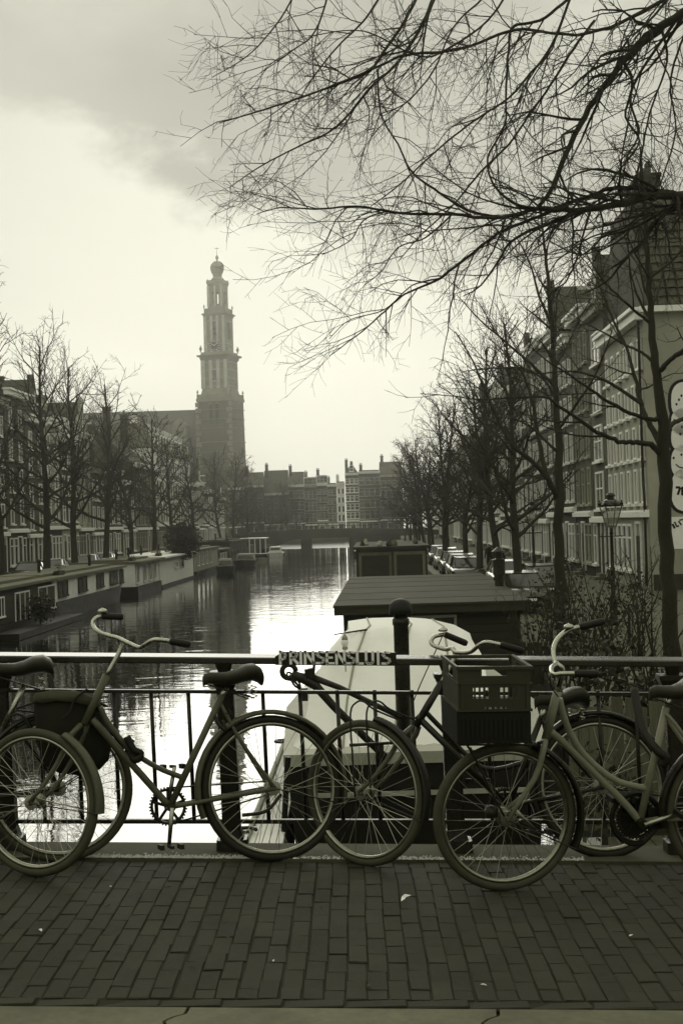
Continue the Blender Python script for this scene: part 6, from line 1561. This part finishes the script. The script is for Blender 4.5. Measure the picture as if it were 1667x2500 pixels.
down = Vector((-.10, -.02, -.32))
cfgN = [(.225, (.7, 2.3), (.35, 1.0), .48, .0046, .16, down, .22, .12, 4), (.17, (.3, 1.0), (.4, 1.1), .55, .0031, .2, down * .9, .18, .12, 3), (.135, (.12, .46), (.45, 1.2), .6, .0024, .22, Vector((0, 0, -.1)), .14, .1, 3)]
tw_ = TB_(); rng = random.Random(21)
for P_, R_l in paths: sprout(rng, tw_, P_, R_l, 0, cfgN)
tw_.build('twigs', M_twig, nt_)['kind'] = 'stuff'

# street trees on the right quay nearest the camera, limb by limb
def r3(x, y, Y): return at(1000 + .42538 * x, 550 + .42538 * y, Y)
def near_tree(label, Y, trunk, limbs, cfg, base_px, seed):
    k = .42538 * Y / F_PX / 2
    b0 = r3(trunk[0][0], trunk[0][1], Y); base = Vector((b0.x, Y, QZ))
    o = thing('bare_tree', base, label, 'tree', 'bare trees along the right quay'); tb = TB_()
    tr = [(base + Vector((0, 0, -.1)), trunk[0][2] * k * 1.25)] + [(r3(x, y, Y), w_ * k) for x, y, w_ in trunk]
    P0, R0 = explicit(tb, tr, 10, 4); tb.build('trunk', M_bark, o)
    lb = TB_(); pp = [(P0[len(P0) // 2:], R0[len(P0) // 2:])]
    for dY, pts in limbs:
        n = len(pts); pp.append(explicit(lb, [(r3(x, y, Y + dY * i / (n - 1)), w_ * k) for i, (x, y, w_) in enumerate(pts)], 6))
    lb.build('limbs', M_bark, o); tw = TB_(); rg = random.Random(seed)
    for P_, R_l in pp: sprout(rg, tw, P_, R_l, 0, cfg)
    tw.build('twigs', M_twig, o)['kind'] = 'stuff'; return o
upT = Vector((-.02, 0, .10))
cfgM = [(.42, (.8, 2.6), (.4, 1.0), .45, .008, .14, upT, .3, .2, 4), (.30, (.3, 1.1), (.4, 1.1), .5, .0055, .18, upT, .25, .12, 3), (.26, (.15, .5), (.4, 1.2), .55, .0042, .2, upT, .2, .1, 3)]
near_tree('thick dark bare tree nearest on the right quay, in front of the painted wall', 24.3,
  [(1490, 2200, 88), (1462, 1880, 82), (1452, 1350, 76), (1432, 1000, 58), (1408, 800, 48), (1380, 500, 38), (1368, 250, 30), (1350, 0, 26), (1335, -220, 18), (1320, -450, 8)],
  [(-2, [(1445, 1320, 44), (1380, 1262, 34), (1300, 1248, 30), (1200, 1242, 26), (1050, 1170, 22), (870, 1050, 17), (780, 990, 13), (600, 990, 10), (400, 1000, 8), (240, 980, 6), (60, 965, 4)]),
   (2, [(1440, 1260, 40), (1380, 1150, 34), (1330, 1040, 28), (1290, 880, 22), (1240, 700, 16), (1150, 510, 12), (1080, 330, 9), (1000, 200, 6), (900, 130, 4)]),
   (-1.5, [(1430, 1110, 30), (1330, 1105, 24), (1150, 1020, 19), (1020, 930, 15), (900, 850, 11), (790, 780, 8), (680, 690, 5)]),
   (1.2, [(1335, 1030, 24), (1150, 905, 18), (1000, 850, 14), (880, 838, 10), (730, 850, 8), (560, 820, 6), (400, 830, 4)]),
   (-2.5, [(1440, 830, 34), (1510, 760, 28), (1600, 690, 24), (1720, 560, 18), (1850, 420, 12)]), (1.5, [(1470, 1190, 32), (1520, 1130, 28), (1600, 1090, 24), (1750, 960, 16), (1900, 860, 10)]),
   (1, [(1400, 790, 22), (1330, 730, 18), (1240, 690, 14), (1120, 620, 10), (1000, 560, 7), (880, 480, 4)]),
   (-1, [(1378, 560, 20), (1300, 500, 16), (1200, 410, 12), (1120, 330, 10), (1020, 180, 7), (960, 40, 4)]), (2, [(1385, 480, 16), (1430, 350, 12), (1460, 200, 10), (1470, 40, 8), (1520, -120, 5)]),
   (-2, [(1372, 300, 14), (1300, 180, 10), (1240, 40, 8), (1200, -120, 5)])], cfgM, None, 31)
near_tree('slim bare tree with a forked trunk, second from the thick one on the right', 39.2,
  [(868, 2150, 66), (850, 1880, 58), (856, 1560, 54), (848, 1200, 42), (832, 900, 34), (815, 600, 27), (790, 300, 20), (765, 60, 14), (750, -150, 7)],
  [(-2, [(850, 1570, 40), (800, 1470, 34), (740, 1390, 28), (600, 1270, 22), (520, 1150, 18), (430, 950, 14), (380, 820, 11), (340, 740, 8), (260, 610, 5)]),
   (2, [(775, 1425, 30), (745, 1260, 26), (700, 1000, 20), (645, 850, 14), (560, 760, 9), (470, 690, 5)]), (-1, [(822, 915, 22), (700, 800, 17), (560, 680, 12), (400, 540, 8), (270, 400, 4)]),
   (1.5, [(838, 1000, 20), (760, 880, 15), (640, 820, 11), (480, 820, 8), (300, 840, 4)]), (1, [(806, 560, 20), (745, 410, 15), (680, 200, 11), (600, 50, 6)]),
   (-2, [(845, 1180, 22), (940, 1050, 17), (1040, 900, 13), (1120, 720, 9), (1160, 600, 5)]), (2, [(825, 820, 18), (900, 700, 14), (960, 560, 10), (1040, 420, 5)]), (-1, [(842, 1300, 18), (720, 1180, 13), (620, 1120, 9), (500, 1100, 5)])], cfgM, None, 32)

# generic canal tree, five grown variants shared by the rows
upV = Vector((0, 0, .16))
def grow_tree(seed, Ht, tf=1.0):
    rg = random.Random(seed); tb, lb, tw = TB_(), TB_(), TB_()
    n = 14; P = [Vector((0, 0, -.1))]; d = Vector((0, 0, 1))
    for i in range(n):
        d = (d + Vector((rg.gauss(0, .05), rg.gauss(0, .05), .03))).normalized(); P.append(P[-1] + d * Ht / n)
    R0 = [.215 * (1 - .9 * (i / n) ** .9) + .02 for i in range(n + 1)]; R0[0] *= 1.3
    tb.tube(P, R0, 8); al = [(P[4:], R0[4:])]
    for k in range(20):
        f = .25 + .66 * (k / 19) ** 1.1; i = int(f * n); p = P[i].lerp(P[min(i + 1, n)], f * n - i); a = k * 2.4 + rg.uniform(-.4, .4)
        el_ = rg.uniform(.35, .8) if f < .6 else rg.uniform(.7, 1.1); d = Vector((math.cos(a) * math.cos(el_), math.sin(a) * math.cos(el_), math.sin(el_)))
        L = Ht * rg.uniform(.32, .48) * (1.2 - .75 * f); q = branch_path(rg, p, d, L, .12, upV * .6, .6); r = [max(.012, R0[i] * .55 * (1 - .85 * j / (len(q) - 1))) for j in range(len(q))]
        lb.tube(q, r, 5); al.append((q, r))
    cfg = [(.50, (.8, 2.8), (.4, .95), .55, .018, .14, upV, .5, .15, 3), (.36, (.35, 1.3), (.4, 1.0), .55, .013, .18, upV, .4, .12, 3), (.34, (.25, .8), (.4, 1.1), .6, .010, .2, upV, .35, .12, 3)]
    if tf > 1: cfg = [(c[0] * 1.25, c[1], c[2], c[3] * 1.2, c[4] * tf) + c[5:] for c in cfg]
    for q, r in al: sprout(rg, tw, q, r, 0, cfg)
    return tb, lb, tw
VAR, FAR = [], []
left_y = [66, 77, 87, 97.5, 109, 121, 133, 147, 168, 190, 209, 230]
right_y = [53, 63, 73, 83.5, 94, 105, 117, 129, 141, 154, 167, 181, 195, 210, 226]
ordn = ['first', 'second', 'third', 'fourth', 'fifth', 'sixth', 'seventh', 'eighth', 'ninth', 'tenth', 'eleventh', 'twelfth', 'thirteenth', 'fourteenth', 'fifteenth']
rng = random.Random(8); cnt = 0
for side_, ys, x0 in (('left', left_y, QL + .0 - .8 + 1.0), ('right', right_y, 5.1)):
    for k, Y in enumerate(ys):
        loc = (cx_(x0, Y) + rng.uniform(-.4, .4), Y, QZ)
        if side_ == 'left': lb_ = '%s bare tree from the near end of the row on the left quay' % ordn[k]
        else: lb_ = '%s bare tree behind the forked one in the row on the right quay' % ordn[k]
        s_ = rng.uniform(.95, 1.12) * ((1.12, 1.12, 1.2, 1.15, 1.1, 1.05)[k] if side_ == 'left' and k < 6 else 1.0 if side_ == 'left' else .84)
        if cnt < 5:
            tb, lb, tw = grow_tree(100 + cnt, 12.5)
            o = lthing('bare_tree', loc, lb_, 'tree', 'bare trees along the %s quay' % side_, rng.uniform(0, 6.28))
            tb.build('trunk', M_bark, o); lb.build('limbs', M_bark, o); tw.build('twigs', M_twig, o)['kind'] = 'stuff'; o.scale = (s_, s_, s_); VAR.append(o)
        elif Y > 125 and len(FAR) < 3:            # farther trees: coarser twig clumps
            tb, lb, tw = grow_tree(200 + cnt, 12.5, 2.3)
            o = lthing('bare_tree', loc, lb_, 'tree', 'bare trees along the %s quay' % side_, rng.uniform(0, 6.28))
            tb.build('trunk', M_bark, o); lb.build('limbs', M_bark, o); tw.build('twigs', M_twig, o)['kind'] = 'stuff'; o.scale = (s_, s_, s_); FAR.append(o)
        else:
            o = copy_thing(FAR[cnt % 3] if Y > 125 else VAR[(cnt * 3 + 1) % 5], loc, rng.uniform(0, 6.28), lb_, s_); o['group'] = 'bare trees along the %s quay' % side_
        cnt += 1
for k, (px, Y) in enumerate(((612, 333), (662, 332), (704, 333), (745, 352), (790, 352), (930, 333), (960, 332), (590, 331), (638, 331.5), (684, 332), (726, 333))):
    p = at(px, 1290, Y); o = copy_thing(FAR[k % 3], (p.x, Y, QZ), rng.uniform(0, 6.28), ['bare tree at the bend right of the church tower', 'bare tree before the high dark saddle roof at the bend', 'bare tree right of the high saddle roof at the bend', 'bare crown rising behind the mansard houses at the bend', 'bare crown behind the narrow houses at the bend', 'bare tree before the flat brick block at the bend', 'bare tree right of the flat brick block at the bend', 'bare tree at the left end of the far bridge', 'bare tree beside the left opening of the far bridge', 'bare tree above the pier of the far bridge, left of it', 'bare tree just right of the far bridge pier'][k], 1.0)
    o['group'] = 'bare trees at the canal bend'

# evergreens and garden growth
p = at(446, 1325, 120); leaf_ball('evergreen_bush', (p.x, 120, QZ), 1.35, M_leaf, 4200, 'round dark evergreen tree beside the cream houseboat on the left quay', 'tree', .9, 5, 1.0, .13)
# ---------------------------------------------------------------- street furniture, garden, cars, people
def lamp(px, Y, label):
    p = at(px, 1250, Y); o = lthing('street_lamp', (p.x, Y, QZ), label, 'street lamp', 'crown-topped street lamps on the right quay', .2)
    H_ = 3.05
    MB().lathe([(.16, 0), (.16, .12), (.12, .16), (.12, .75), (.14, .78), (.075, .86), (.065, 1.7), (.085, 1.74), (.06, 1.8), (.045, H_ - .25), (.07, H_ - .22), (.05, H_ - .15), (.07, H_)], (0, 0, 0), 14).build('post', M_iron, o, smooth=True)
    mb = MB(); mb.tube([(-.38, 0, H_ - .3), (.38, 0, H_ - .3)], .018, 8); mb.lathe([(.03, 0), (.03, .02)], (.39, 0, H_ - .31), 8); mb.build('ladder_bar', M_iron, o)
    w0_, w1_, z0, z1 = .12, .255, H_ + .02, H_ + .62
    fr = MB(); gl = MB()
    for k in range(4):
        a = k * math.pi / 2 + math.pi / 4; b = a + math.pi / 2; r0, r1 = w0_ * 1.414, w1_ * 1.414
        A, B = Vector((math.cos(a) * r0, math.sin(a) * r0, z0)), Vector((math.cos(a) * r1, math.sin(a) * r1, z1)); fr.tube([A, B], .017, 6)
        C, D = Vector((math.cos(b) * r0, math.sin(b) * r0, z0)), Vector((math.cos(b) * r1, math.sin(b) * r1, z1)); fr.tube([A, C], .015, 6)
        gl.add([A * .97 + Vector((0, 0, .02)), C * .97 + Vector((0, 0, .02)), D * .97, B * .97], [(0, 1, 2, 3)])
    fr.lathe([(.07, 0), (.12, .03), (.17, .035)], (0, 0, z0 - .04), 4, None, math.pi / 4); ff = fr.build('lantern_frame', M_iron, o); gl.build('glass', M_lampg, ff)
    c_ = MB(); c_.lathe([(w1_ * 1.50, z1), (w1_ * 1.52, z1 + .055), (w1_ * 1.30, z1 + .06), (.22, z1 + .19), (.11, z1 + .23), (.11, z1 + .30), (.15, z1 + .32), (.15, z1 + .36), (.08, z1 + .42), (.03, z1 + .43)], (0, 0, 0), 8, None, math.pi / 8)
    cr = c_.build('lantern_hood', M_iron, o)
    s_ = MB()
    for k in range(8):
        a = k * math.pi / 4; s_.lathe([(.05, 0), (.065, .05), (.02, .10), (.03, .13), (.005, .15)], (math.cos(a) * w1_ * 1.42, math.sin(a) * w1_ * 1.42, z1 + .05), 6)
    s_.build('crown_point', M_iron, cr)
    tp_ = MB(); tp_.lathe([(w1_ * 1.1, z1 + .075), (.23, z1 + .185)], (0, 0, .012), 8, None, math.pi / 8); tp_.build('hood_glass', M_lampg, cr)
    MB().lathe([(.02, z0), (.045, z0 + .12), (.05, z0 + .22), (.02, z0 + .28)], (0, 0, 0), 8).build('bulb', M_lampg, o)
    return o
lamp(1490, 44.0, 'larger crowned street lamp in front of the corner house'); lamp(1299, 60.0, 'smaller crowned street lamp left of the forked tree trunk')

# garden fence and raft at the right end of the bridge
def plank_fence(label, x0, x1, Y, zb, zt, seed, m=M_wood, wd=.15):
    rr = random.Random(seed); o = thing('plank_fence', (x0, Y, zb), label, 'fence'); x = x0; pm = None
    while x < x1:
        w_ = wd * rr.uniform(.8, 1.15); h_ = (zt - zb) * rr.uniform(.93, 1.04)
        if pm is None:
            b = MB(); b.hexa([(-wd * .48, -.012, 0), (wd * .48, -.012, 0), (wd * .48, .012, 0), (-wd * .48, .012, 0), (-wd * .48, -.012, 1), (wd * .47, -.012, .985), (wd * .47, .012, .985), (-wd * .48, .012, 1)]); q = b.build('plank', m, o, org=(0, 0, 0)); pm = q.data
        else: q = put('plank', pm, o)
        q.location = (x - x0, rr.uniform(-.008, .008), 0); q.scale = (w_ / wd, 1, h_); q.rotation_euler = (0, rr.gauss(0, .012), 0); x += w_ + .012
    r_ = MB(); r_.box(x0 - .05, x1, Y + .022, Y + .07, zb + (zt - zb) * .25, zb + (zt - zb) * .25 + .09); r_.box(x0 - .05, x1, Y + .022, Y + .07, zb + (zt - zb) * .8, zb + (zt - zb) * .8 + .09); r_.build('fence_rail', m, o); return o
plank_fence('weathered plank fence behind the rear wheels at the right end of the bridge', at(1395, 1700, 19.4).x, at(1720, 1700, 19.4).x, 19.4, WZ + .3, at(1560, 1705, 19.4).z, 4)
plank_fence('slatted garden fence beside the brown houseboat, right of its window wall', at(1285, 1600, 30).x, at(1400, 1600, 30).x, 30.5, WZ + 1.0, at(1340, 1572, 30).z, 6, M_woodD, .11)
rf_ = thing('garden_raft', (3.2, 16, WZ), 'floating garden raft of planks below the plank fence', 'raft')
MB().box(2.75, 4.4, 14.8, 19.2, WZ - .2, WZ + .20).build('float', M_hull, rf_)
for k in range(8): MB().box(2.75 + .206 * k, 2.75 + .206 * k + .19, 14.8, 19.2, WZ + .202, WZ + .25).build('raft_plank', M_deck if k in (0, 1, 2) else M_wood, rf_)  # first planks use the paler boards, painting in the light on them
# bare shrubs
def bare_shrub(px, Y, h_, n, label, seed, z=None, spread=.5):
    p = at(px, 1400, Y); rr = random.Random(seed); o = thing('bare_shrub', (p.x, Y, QZ if z is None else z), label, 'shrub', 'bare shrubs on the right quay'); tb = TB_(); tw = TB_()
    for i in range(n):
        a = rr.uniform(0, 6.28); d = Vector((math.cos(a) * spread * rr.random(), math.sin(a) * spread * rr.random(), 1)).normalized()
        q = branch_path(rr, Vector(o.location) + Vector((rr.gauss(0, .12), rr.gauss(0, .12), 0)), d, h_ * rr.uniform(.6, 1.15), .08, Vector((0, 0, .05)), .25); r = [.018 * (1 - .7 * j / (len(q) - 1)) * rr.uniform(.8, 1.3) for j in range(len(q))]
        tb.tube(q, r, 5); sprout(rr, tw, q, r, 0, [(.22, (.3, .9), (.3, .9), .5, .004, .15, Vector((0, 0, .05)), .2, .25, 3), (.16, (.1, .4), (.3, 1.0), .5, .0032, .2, Vector((0, 0, 0)), .15, .1, 3)])
    tb.build('stem', M_twig, o); tw.build('twigs', M_twig, o)['kind'] = 'stuff'; return o
for k, (px, Y, h_, n, lb_) in enumerate(((1590, 23.2, 2.6, 12, 'tall bare shrub just left of the thick nearest tree'), (1540, 25.0, 2.9, 12, 'bare shrub fanning out under the larger street lamp, right of it'), (1465, 24.5, 2.4, 12, 'bare shrub at the foot of the larger street lamp'),
    (1405, 27.5, 2.6, 12, 'bare shrub between the two street lamps'), (1350, 29.0, 2.4, 11, 'bare shrub behind the slatted garden fence'), (1310, 31.0, 2.2, 10, 'bare shrub beside the flue of the brown houseboat'), (1640, 22.0, 1.5, 10, 'low bare shrub right of the thick nearest tree'))):
    bare_shrub(px, Y, h_, n, lb_, 50 + k)
for k, (px, Y, r, zz_, lb_) in enumerate(((1500, 22.5, .62, QZ, 'dark ivy bush under the larger street lamp'), (1420, 26, .75, QZ, 'dark evergreen bush left of the larger street lamp'), (1340, 33, .8, QZ, 'dark bush next to the brown houseboat corner'), (1600, 21.0, .5, QZ, 'low dark bush against the thick tree trunk'), (1455, 18.6, .55, WZ + .25, 'dark bush on the garden raft before the plank fence'), (1370, 46, .9, QZ, 'dark hedge bush by the smaller street lamp'), (1530, 38, .9, QZ, 'dark bush across the street before the corner house'))):
    p = at(px, 1400, Y); leaf_ball('bush', (p.x, Y, zz_), r, M_leaf, 420, lb_, 'bush', .12, 60 + k, 1.1, .055, group=None)
# tool-like clutter behind the right end: compost box and a pale board
# cars
def car_proto(label, paint, loc, rz):
    o = lthing('parked_car', loc, label, 'car', 'cars parked along the quays', rz)
    secs = [(-2.1, .62, .45, .62), (-2.05, .80, .28, .74), (-1.6, .86, .22, .86), (-.8, .88, .20, .92), (.2, .88, .20, .93), (1.2, .87, .20, .95), (1.9, .84, .24, .92), (2.1, .78, .34, .84), (2.14, .60, .45, .70)]
    vs_, fs_ = [], []
    for x, hw, zb, zt in secs:
        vs_ += [(x, -hw * .92, zb), (x, -hw, zb + .15), (x, -hw, zt - .18), (x, -hw * .88, zt), (x, hw * .88, zt), (x, hw, zt - .18), (x, hw, zb + .15), (x, hw * .92, zb)]
    for i in range(len(secs) - 1):
        for k in range(8): fs_.append((i * 8 + k, i * 8 + (k + 1) % 8, (i + 1) * 8 + (k + 1) % 8, (i + 1) * 8 + k))
    fs_ += [tuple(range(8)), tuple((len(secs) - 1) * 8 + k for k in range(7, -1, -1))]
    bd = MB().add(vs_, fs_).build('body', paint, o, smooth=True)
    cs = [(-1.0, .78, .88, .93), (-.30, .70, .88, 1.38), (.4, .68, .88, 1.46), (1.2, .68, .88, 1.42), (1.95, .74, .88, .98)]
    vs_, fs_ = [], []
    for x, hw, zb, zt in cs: vs_ += [(x, -.80, zb), (x, -hw, (zb + zt) / 2), (x, -hw * .86, zt), (x, hw * .86, zt), (x, hw, (zb + zt) / 2), (x, .80, zb)]
    for i in range(4):
        for k in range(6): fs_.append((i * 6 + k, i * 6 + (k + 1) % 6, (i + 1) * 6 + (k + 1) % 6, (i + 1) * 6 + k))
    MB().add(vs_, fs_ + [tuple(range(6)), tuple(24 + k for k in range(5, -1, -1))]).build('cabin_window', M_glass, o, smooth=False)
    mb = MB(); mb.add([(-.32, -.60, 1.40), (.4, -.59, 1.475), (1.22, -.59, 1.435), (1.22, .59, 1.435), (.4, .59, 1.475), (-.32, .60, 1.40)], [(0, 1, 4, 5), (1, 2, 3, 4)])
    for sg in (-1, 1):
        for a, b in (((-1.0, sg * .79, .92), (-.32, sg * .62, 1.40)), ((.42, sg * .79, .92), (.42, sg * .61, 1.46)), ((1.22, sg * .61, 1.43), (1.9, sg * .77, .95)), ((-.32, sg * .61, 1.40), (.42, sg * .61, 1.47)), ((.42, sg * .61, 1.47), (1.22, sg * .61, 1.43))): mb.bar(a, b, .07, .05)
    mb.build('roof', paint, o)
    wm = None
    for x in (-1.35, 1.35):
        for sg in (-1, 1):
            if wm is None:
                w_ = MB().lathe([(.2, -.1), (.30, -.1), (.32, -.06), (.32, .06), (.30, .1), (.2, .1)], (0, 0, 0), 18, (0, 1, 0)).build('wheel', M_tyre, o, org=(0, 0, 0)); rm = MB().lathe([(.19, -.105), (.10, -.11), (.02, -.11), (.02, .11), (.10, .11), (.19, .105)], (0, 0, 0), 14, (0, 1, 0)).build('wheel_rim', M_rim, w_, org=(0, 0, 0)); wm = (w_.data, rm.data)
            else: w_ = put('wheel', wm[0], o); put('wheel_rim', wm[1], w_)
            w_.location = (x, sg * .78, .32)
    for sg in (-1, 1):
        MB().box(-2.10, -2.02, sg * .42 - .14, sg * .42 + .14, .60, .70).build('headlight', M_lampg, o); MB().box(2.06, 2.16, sg * .56 - .1, sg * .56 + .1, .62, .76).build('tail_light', M_tile, o)
    MB().box(-2.13, -2.06, -.6, .6, .36, .46).build('bumper', M_iron, o); MB().box(-2.125, -2.11, -.25, .25, .47, .56).build('number_plate', M_white, o)
    return o
pv = at(1268, 1400, 52)
car = car_proto('dark car facing the camera on the right quay behind the flue', M_car, (pv.x, 52, QZ), math.pi / 2 + .03)
def recolor(o, m):
    for ch in o.children:
        if ch.name.split('.')[0] in ('body', 'roof'): ch.data = ch.data.copy(); ch.data.materials.clear(); ch.data.materials.append(m)
silver = car_proto('silver car parked second behind the dark one on the right quay', M_carL, (7.6, 66, QZ), math.pi / 2)
for k, (x, y, src, lb_) in enumerate(((cx_(4.9, 80), 80, silver, 'silver car by the trees beyond the panelled houseboat on the right'), (cx_(4.9, 87), 87, car, 'dark car behind the trees beyond the panelled houseboat on the right'), (cx_(5.0, 98), 98, silver, 'silver car farthest along the right quay'),
    (cx_(6.9, 59), 59, car, 'dark car beside the second parked row behind the silver car on the right'), (cx_(4.8, 74), 74, car, 'dark car just before the silver car beyond the panelled houseboat'), (cx_(5.0, 108), 108, car, 'last dark car far along the right quay'),
    (cx_(QL - 1.9, 70), 70, silver, 'silver car whose roof shows above the clapboard houseboat, leftmost'), (cx_(QL - 1.9, 76.5), 76.5, car, 'dark car roof above the clapboard houseboat, second from the left edge'), (cx_(QL - 1.9, 93), 93, car, 'dark car above the white houseboat with the raised bow'), (cx_(QL - 1.9, 100), 100, silver, 'silver car behind the pale narrow-windowed houseboat'), (cx_(QL - 1.9, 112), 112, silver, 'silver car behind the cream box-shaped houseboat'), (cx_(QL - 1.9, 119), 119, car, 'dark car past the cream houseboat on the left quay'))):
    copy_thing(src, (x, y, QZ), math.pi / 2 + ANG, lb_)

# walkers on the right quay
def person(px, Y, hgt, rz, label, stride, coat):
    p = at(px, 1400, Y); o = lthing('person', (p.x, Y, QZ), label, 'person', None, rz); s_ = hgt / 1.75
    J = {'pel': (0, 0, .95), 'wa': (0, -.01, 1.12), 'ch': (0, -.02, 1.32), 'nk': (0, -.03, 1.50), 'hd': (0, -.05, 1.60), 'tp': (0, -.04, 1.74), 'sl': (-.19, -.02, 1.43), 'sr': (.19, -.02, 1.43), 'el': (-.24, .04 - stride * .2, 1.16), 'er': (.24, .04 + stride * .2, 1.16), 'wl': (-.24, -.12 - stride * .4, .94), 'wr': (.24, -.08 + stride * .4, .94), 'fl_': (-.24, -.16 - stride * .45, .86), 'fr': (.24, -.12 + stride * .45, .86),
         'hl': (-.10, 0, .90), 'hr': (.10, 0, .90), 'kl': (-.11, -.06 + stride * .5, .50), 'kr': (.11, -.04 - stride * .45, .50), 'al': (-.11, .06 + stride * 1.1, .09), 'ar': (.11, -.02 - stride * .9, .09), 'tl': (-.12, -.10 + stride * 1.05, .04), 'tr': (.12, -.18 - stride * .9, .04)}
    rad = {'pel': (.17, .13), 'wa': (.16, .12), 'ch': (.19, .13), 'nk': (.065, .065), 'hd': (.085, .10), 'tp': (.075, .085), 'sl': (.075, .075), 'sr': (.075, .075), 'el': (.058, .058), 'er': (.058, .058), 'wl': (.042, .042), 'wr': (.042, .042), 'fl_': (.045, .03), 'fr': (.045, .03), 'hl': (.105, .105), 'hr': (.105, .105), 'kl': (.07, .07), 'kr': (.07, .07), 'al': (.048, .048), 'ar': (.048, .048), 'tl': (.045, .035), 'tr': (.045, .035)}
    E = [('pel', 'wa'), ('wa', 'ch'), ('ch', 'nk'), ('nk', 'hd'), ('hd', 'tp'), ('ch', 'sl'), ('ch', 'sr'), ('sl', 'el'), ('sr', 'er'), ('el', 'wl'), ('er', 'wr'), ('wl', 'fl_'), ('wr', 'fr'), ('pel', 'hl'), ('pel', 'hr'), ('hl', 'kl'), ('hr', 'kr'), ('kl', 'al'), ('kr', 'ar'), ('al', 'tl'), ('ar', 'tr')]
    K = list(J); me = bpy.data.meshes.new('body'); me.from_pydata([tuple(c * s_ for c in J[k]) for k in K], [(K.index(a), K.index(b)) for a, b in E], []); me.materials.append(coat)
    b = bpy.data.objects.new('body', me); COL.objects.link(b); b.parent = o
    sk = b.modifiers.new('skin', 'SKIN'); sv = me.skin_vertices
    if not sv: 
        me.attributes
    lay = me.skin_vertices[0].data if len(me.skin_vertices) else None
    if lay:
        for k, n_ in enumerate(K): lay[k].radius = tuple(q * s_ for q in rad[n_]); lay[k].use_root = (n_ == 'pel')
    sb_ = b.modifiers.new('sub', 'SUBSURF'); sb_.levels = 2; sb_.render_levels = 2
    mb = MB(); hd = Vector((0, -.05, 1.66)) * s_
    mb.lathe([(.04, -.10), (.078, -.06), (.092, 0), (.088, .05), (.06, .095), (.02, .11)], hd, 14); f = mb.build('face', M_skin, o, smooth=True, org=(0, 0, 0))
    ft = MB(); ft.bar(hd + Vector((0, -.085, .0)) * s_, hd + Vector((0, -.115, -.02)) * s_, .022, .03)
    for sg in (-1, 1): ft.lathe([(.005, -.02), (.018, -.01), (.02, .02), (.008, .03)], hd + Vector((sg * .092, .01, 0)), 6)
    ft.build('nose_and_ears', M_skin, f, org=(0, 0, 0))
    ey = MB()
    for sg in (-1, 1): ey.lathe([(.004, 0), (.012, .002), (.004, .006)], hd + Vector((sg * .034, -.086, .012)), 6, (0, -1, 0))
    ey.bar(hd + Vector((-.025, -.084, -.045)), hd + Vector((.025, -.084, -.045)), .006, .008); ey.build('eyes_and_mouth', M_black, f, org=(0, 0, 0))
    mb = MB(); mb.lathe([(.097, -.01), (.101, .03), (.085, .085), (.05, .118), (.01, .128)], hd + Vector((0, .012, .004)), 14); mb.lathe([(.075, -.09), (.088, -.03), (.085, .01)], hd + Vector((0, .035, .0)), 12); mb.build('hair', M_coat, o, smooth=True, org=(0, 0, 0))
    c_ = MB(); c_.lathe([(.20 * s_, .62 * s_), (.20 * s_, .70 * s_), (.175 * s_, .95 * s_), (.165 * s_, 1.12 * s_), (.20 * s_, 1.30 * s_), (.17 * s_, 1.44 * s_), (.08 * s_, 1.51 * s_)], (0, -.01, 0), 14); c_.build('coat', coat, o, smooth=True, org=(0, 0, 0))
    fg = MB()
    for sg, k in ((-1, 'fl_'), (1, 'fr')):
        c = Vector(J[k]) * s_
        for i, L_ in enumerate((.07, .08, .075, .06)): fg.tube([c + Vector((0, -.03 + i * .02, 0)), c + Vector((-sg * .01, -.034 + i * .02, -L_ * .55)), c + Vector((-sg * .025, -.03 + i * .02, -L_))], [.010, .009, .006], 5)
        fg.tube([c + Vector((-sg * .01, -.04, .03)), c + Vector((-sg * .03, -.06, .0)), c + Vector((-sg * .035, -.06, -.03))], [.011, .010, .007], 5)
    fg.build('fingers', M_skin, o, org=(0, 0, 0)); return o
person(1210, 74, 1.80, .3, 'person in a dark coat walking by the third right tree', .22, M_coat)
person(1222, 79, 1.70, math.pi + .2, 'person in dark clothes seen from behind, a step beyond the other walker', -.2, M_coat)
person(1195, 90, 1.72, -.3, 'farther person in a dark coat on the right pavement', .18, M_coat)

# ---------------------------------------------------------------- haze
mh = bpy.data.materials.new('haze'); mh.use_nodes = True; nh = mh.node_tree; nh.nodes.clear()
vp = nh.nodes.new('ShaderNodeVolumePrincipled'); oh = nh.nodes.new('ShaderNodeOutputMaterial'); nh.links.new(vp.outputs[0], oh.inputs['Volume'])
vp.inputs['Density'].default_value = HAZE = 0.00034; vp.inputs['Color'].default_value = (0.97, 0.97, 0.92, 1); vp.inputs['Anisotropy'].default_value = 0.85
hz = MB().box(-720, 720, -62, 692, -4.6, H(84) + 1.0).build('haze', mh); hz['kind'] = 'stuff'
mh.cycles.homogeneous_volume = True
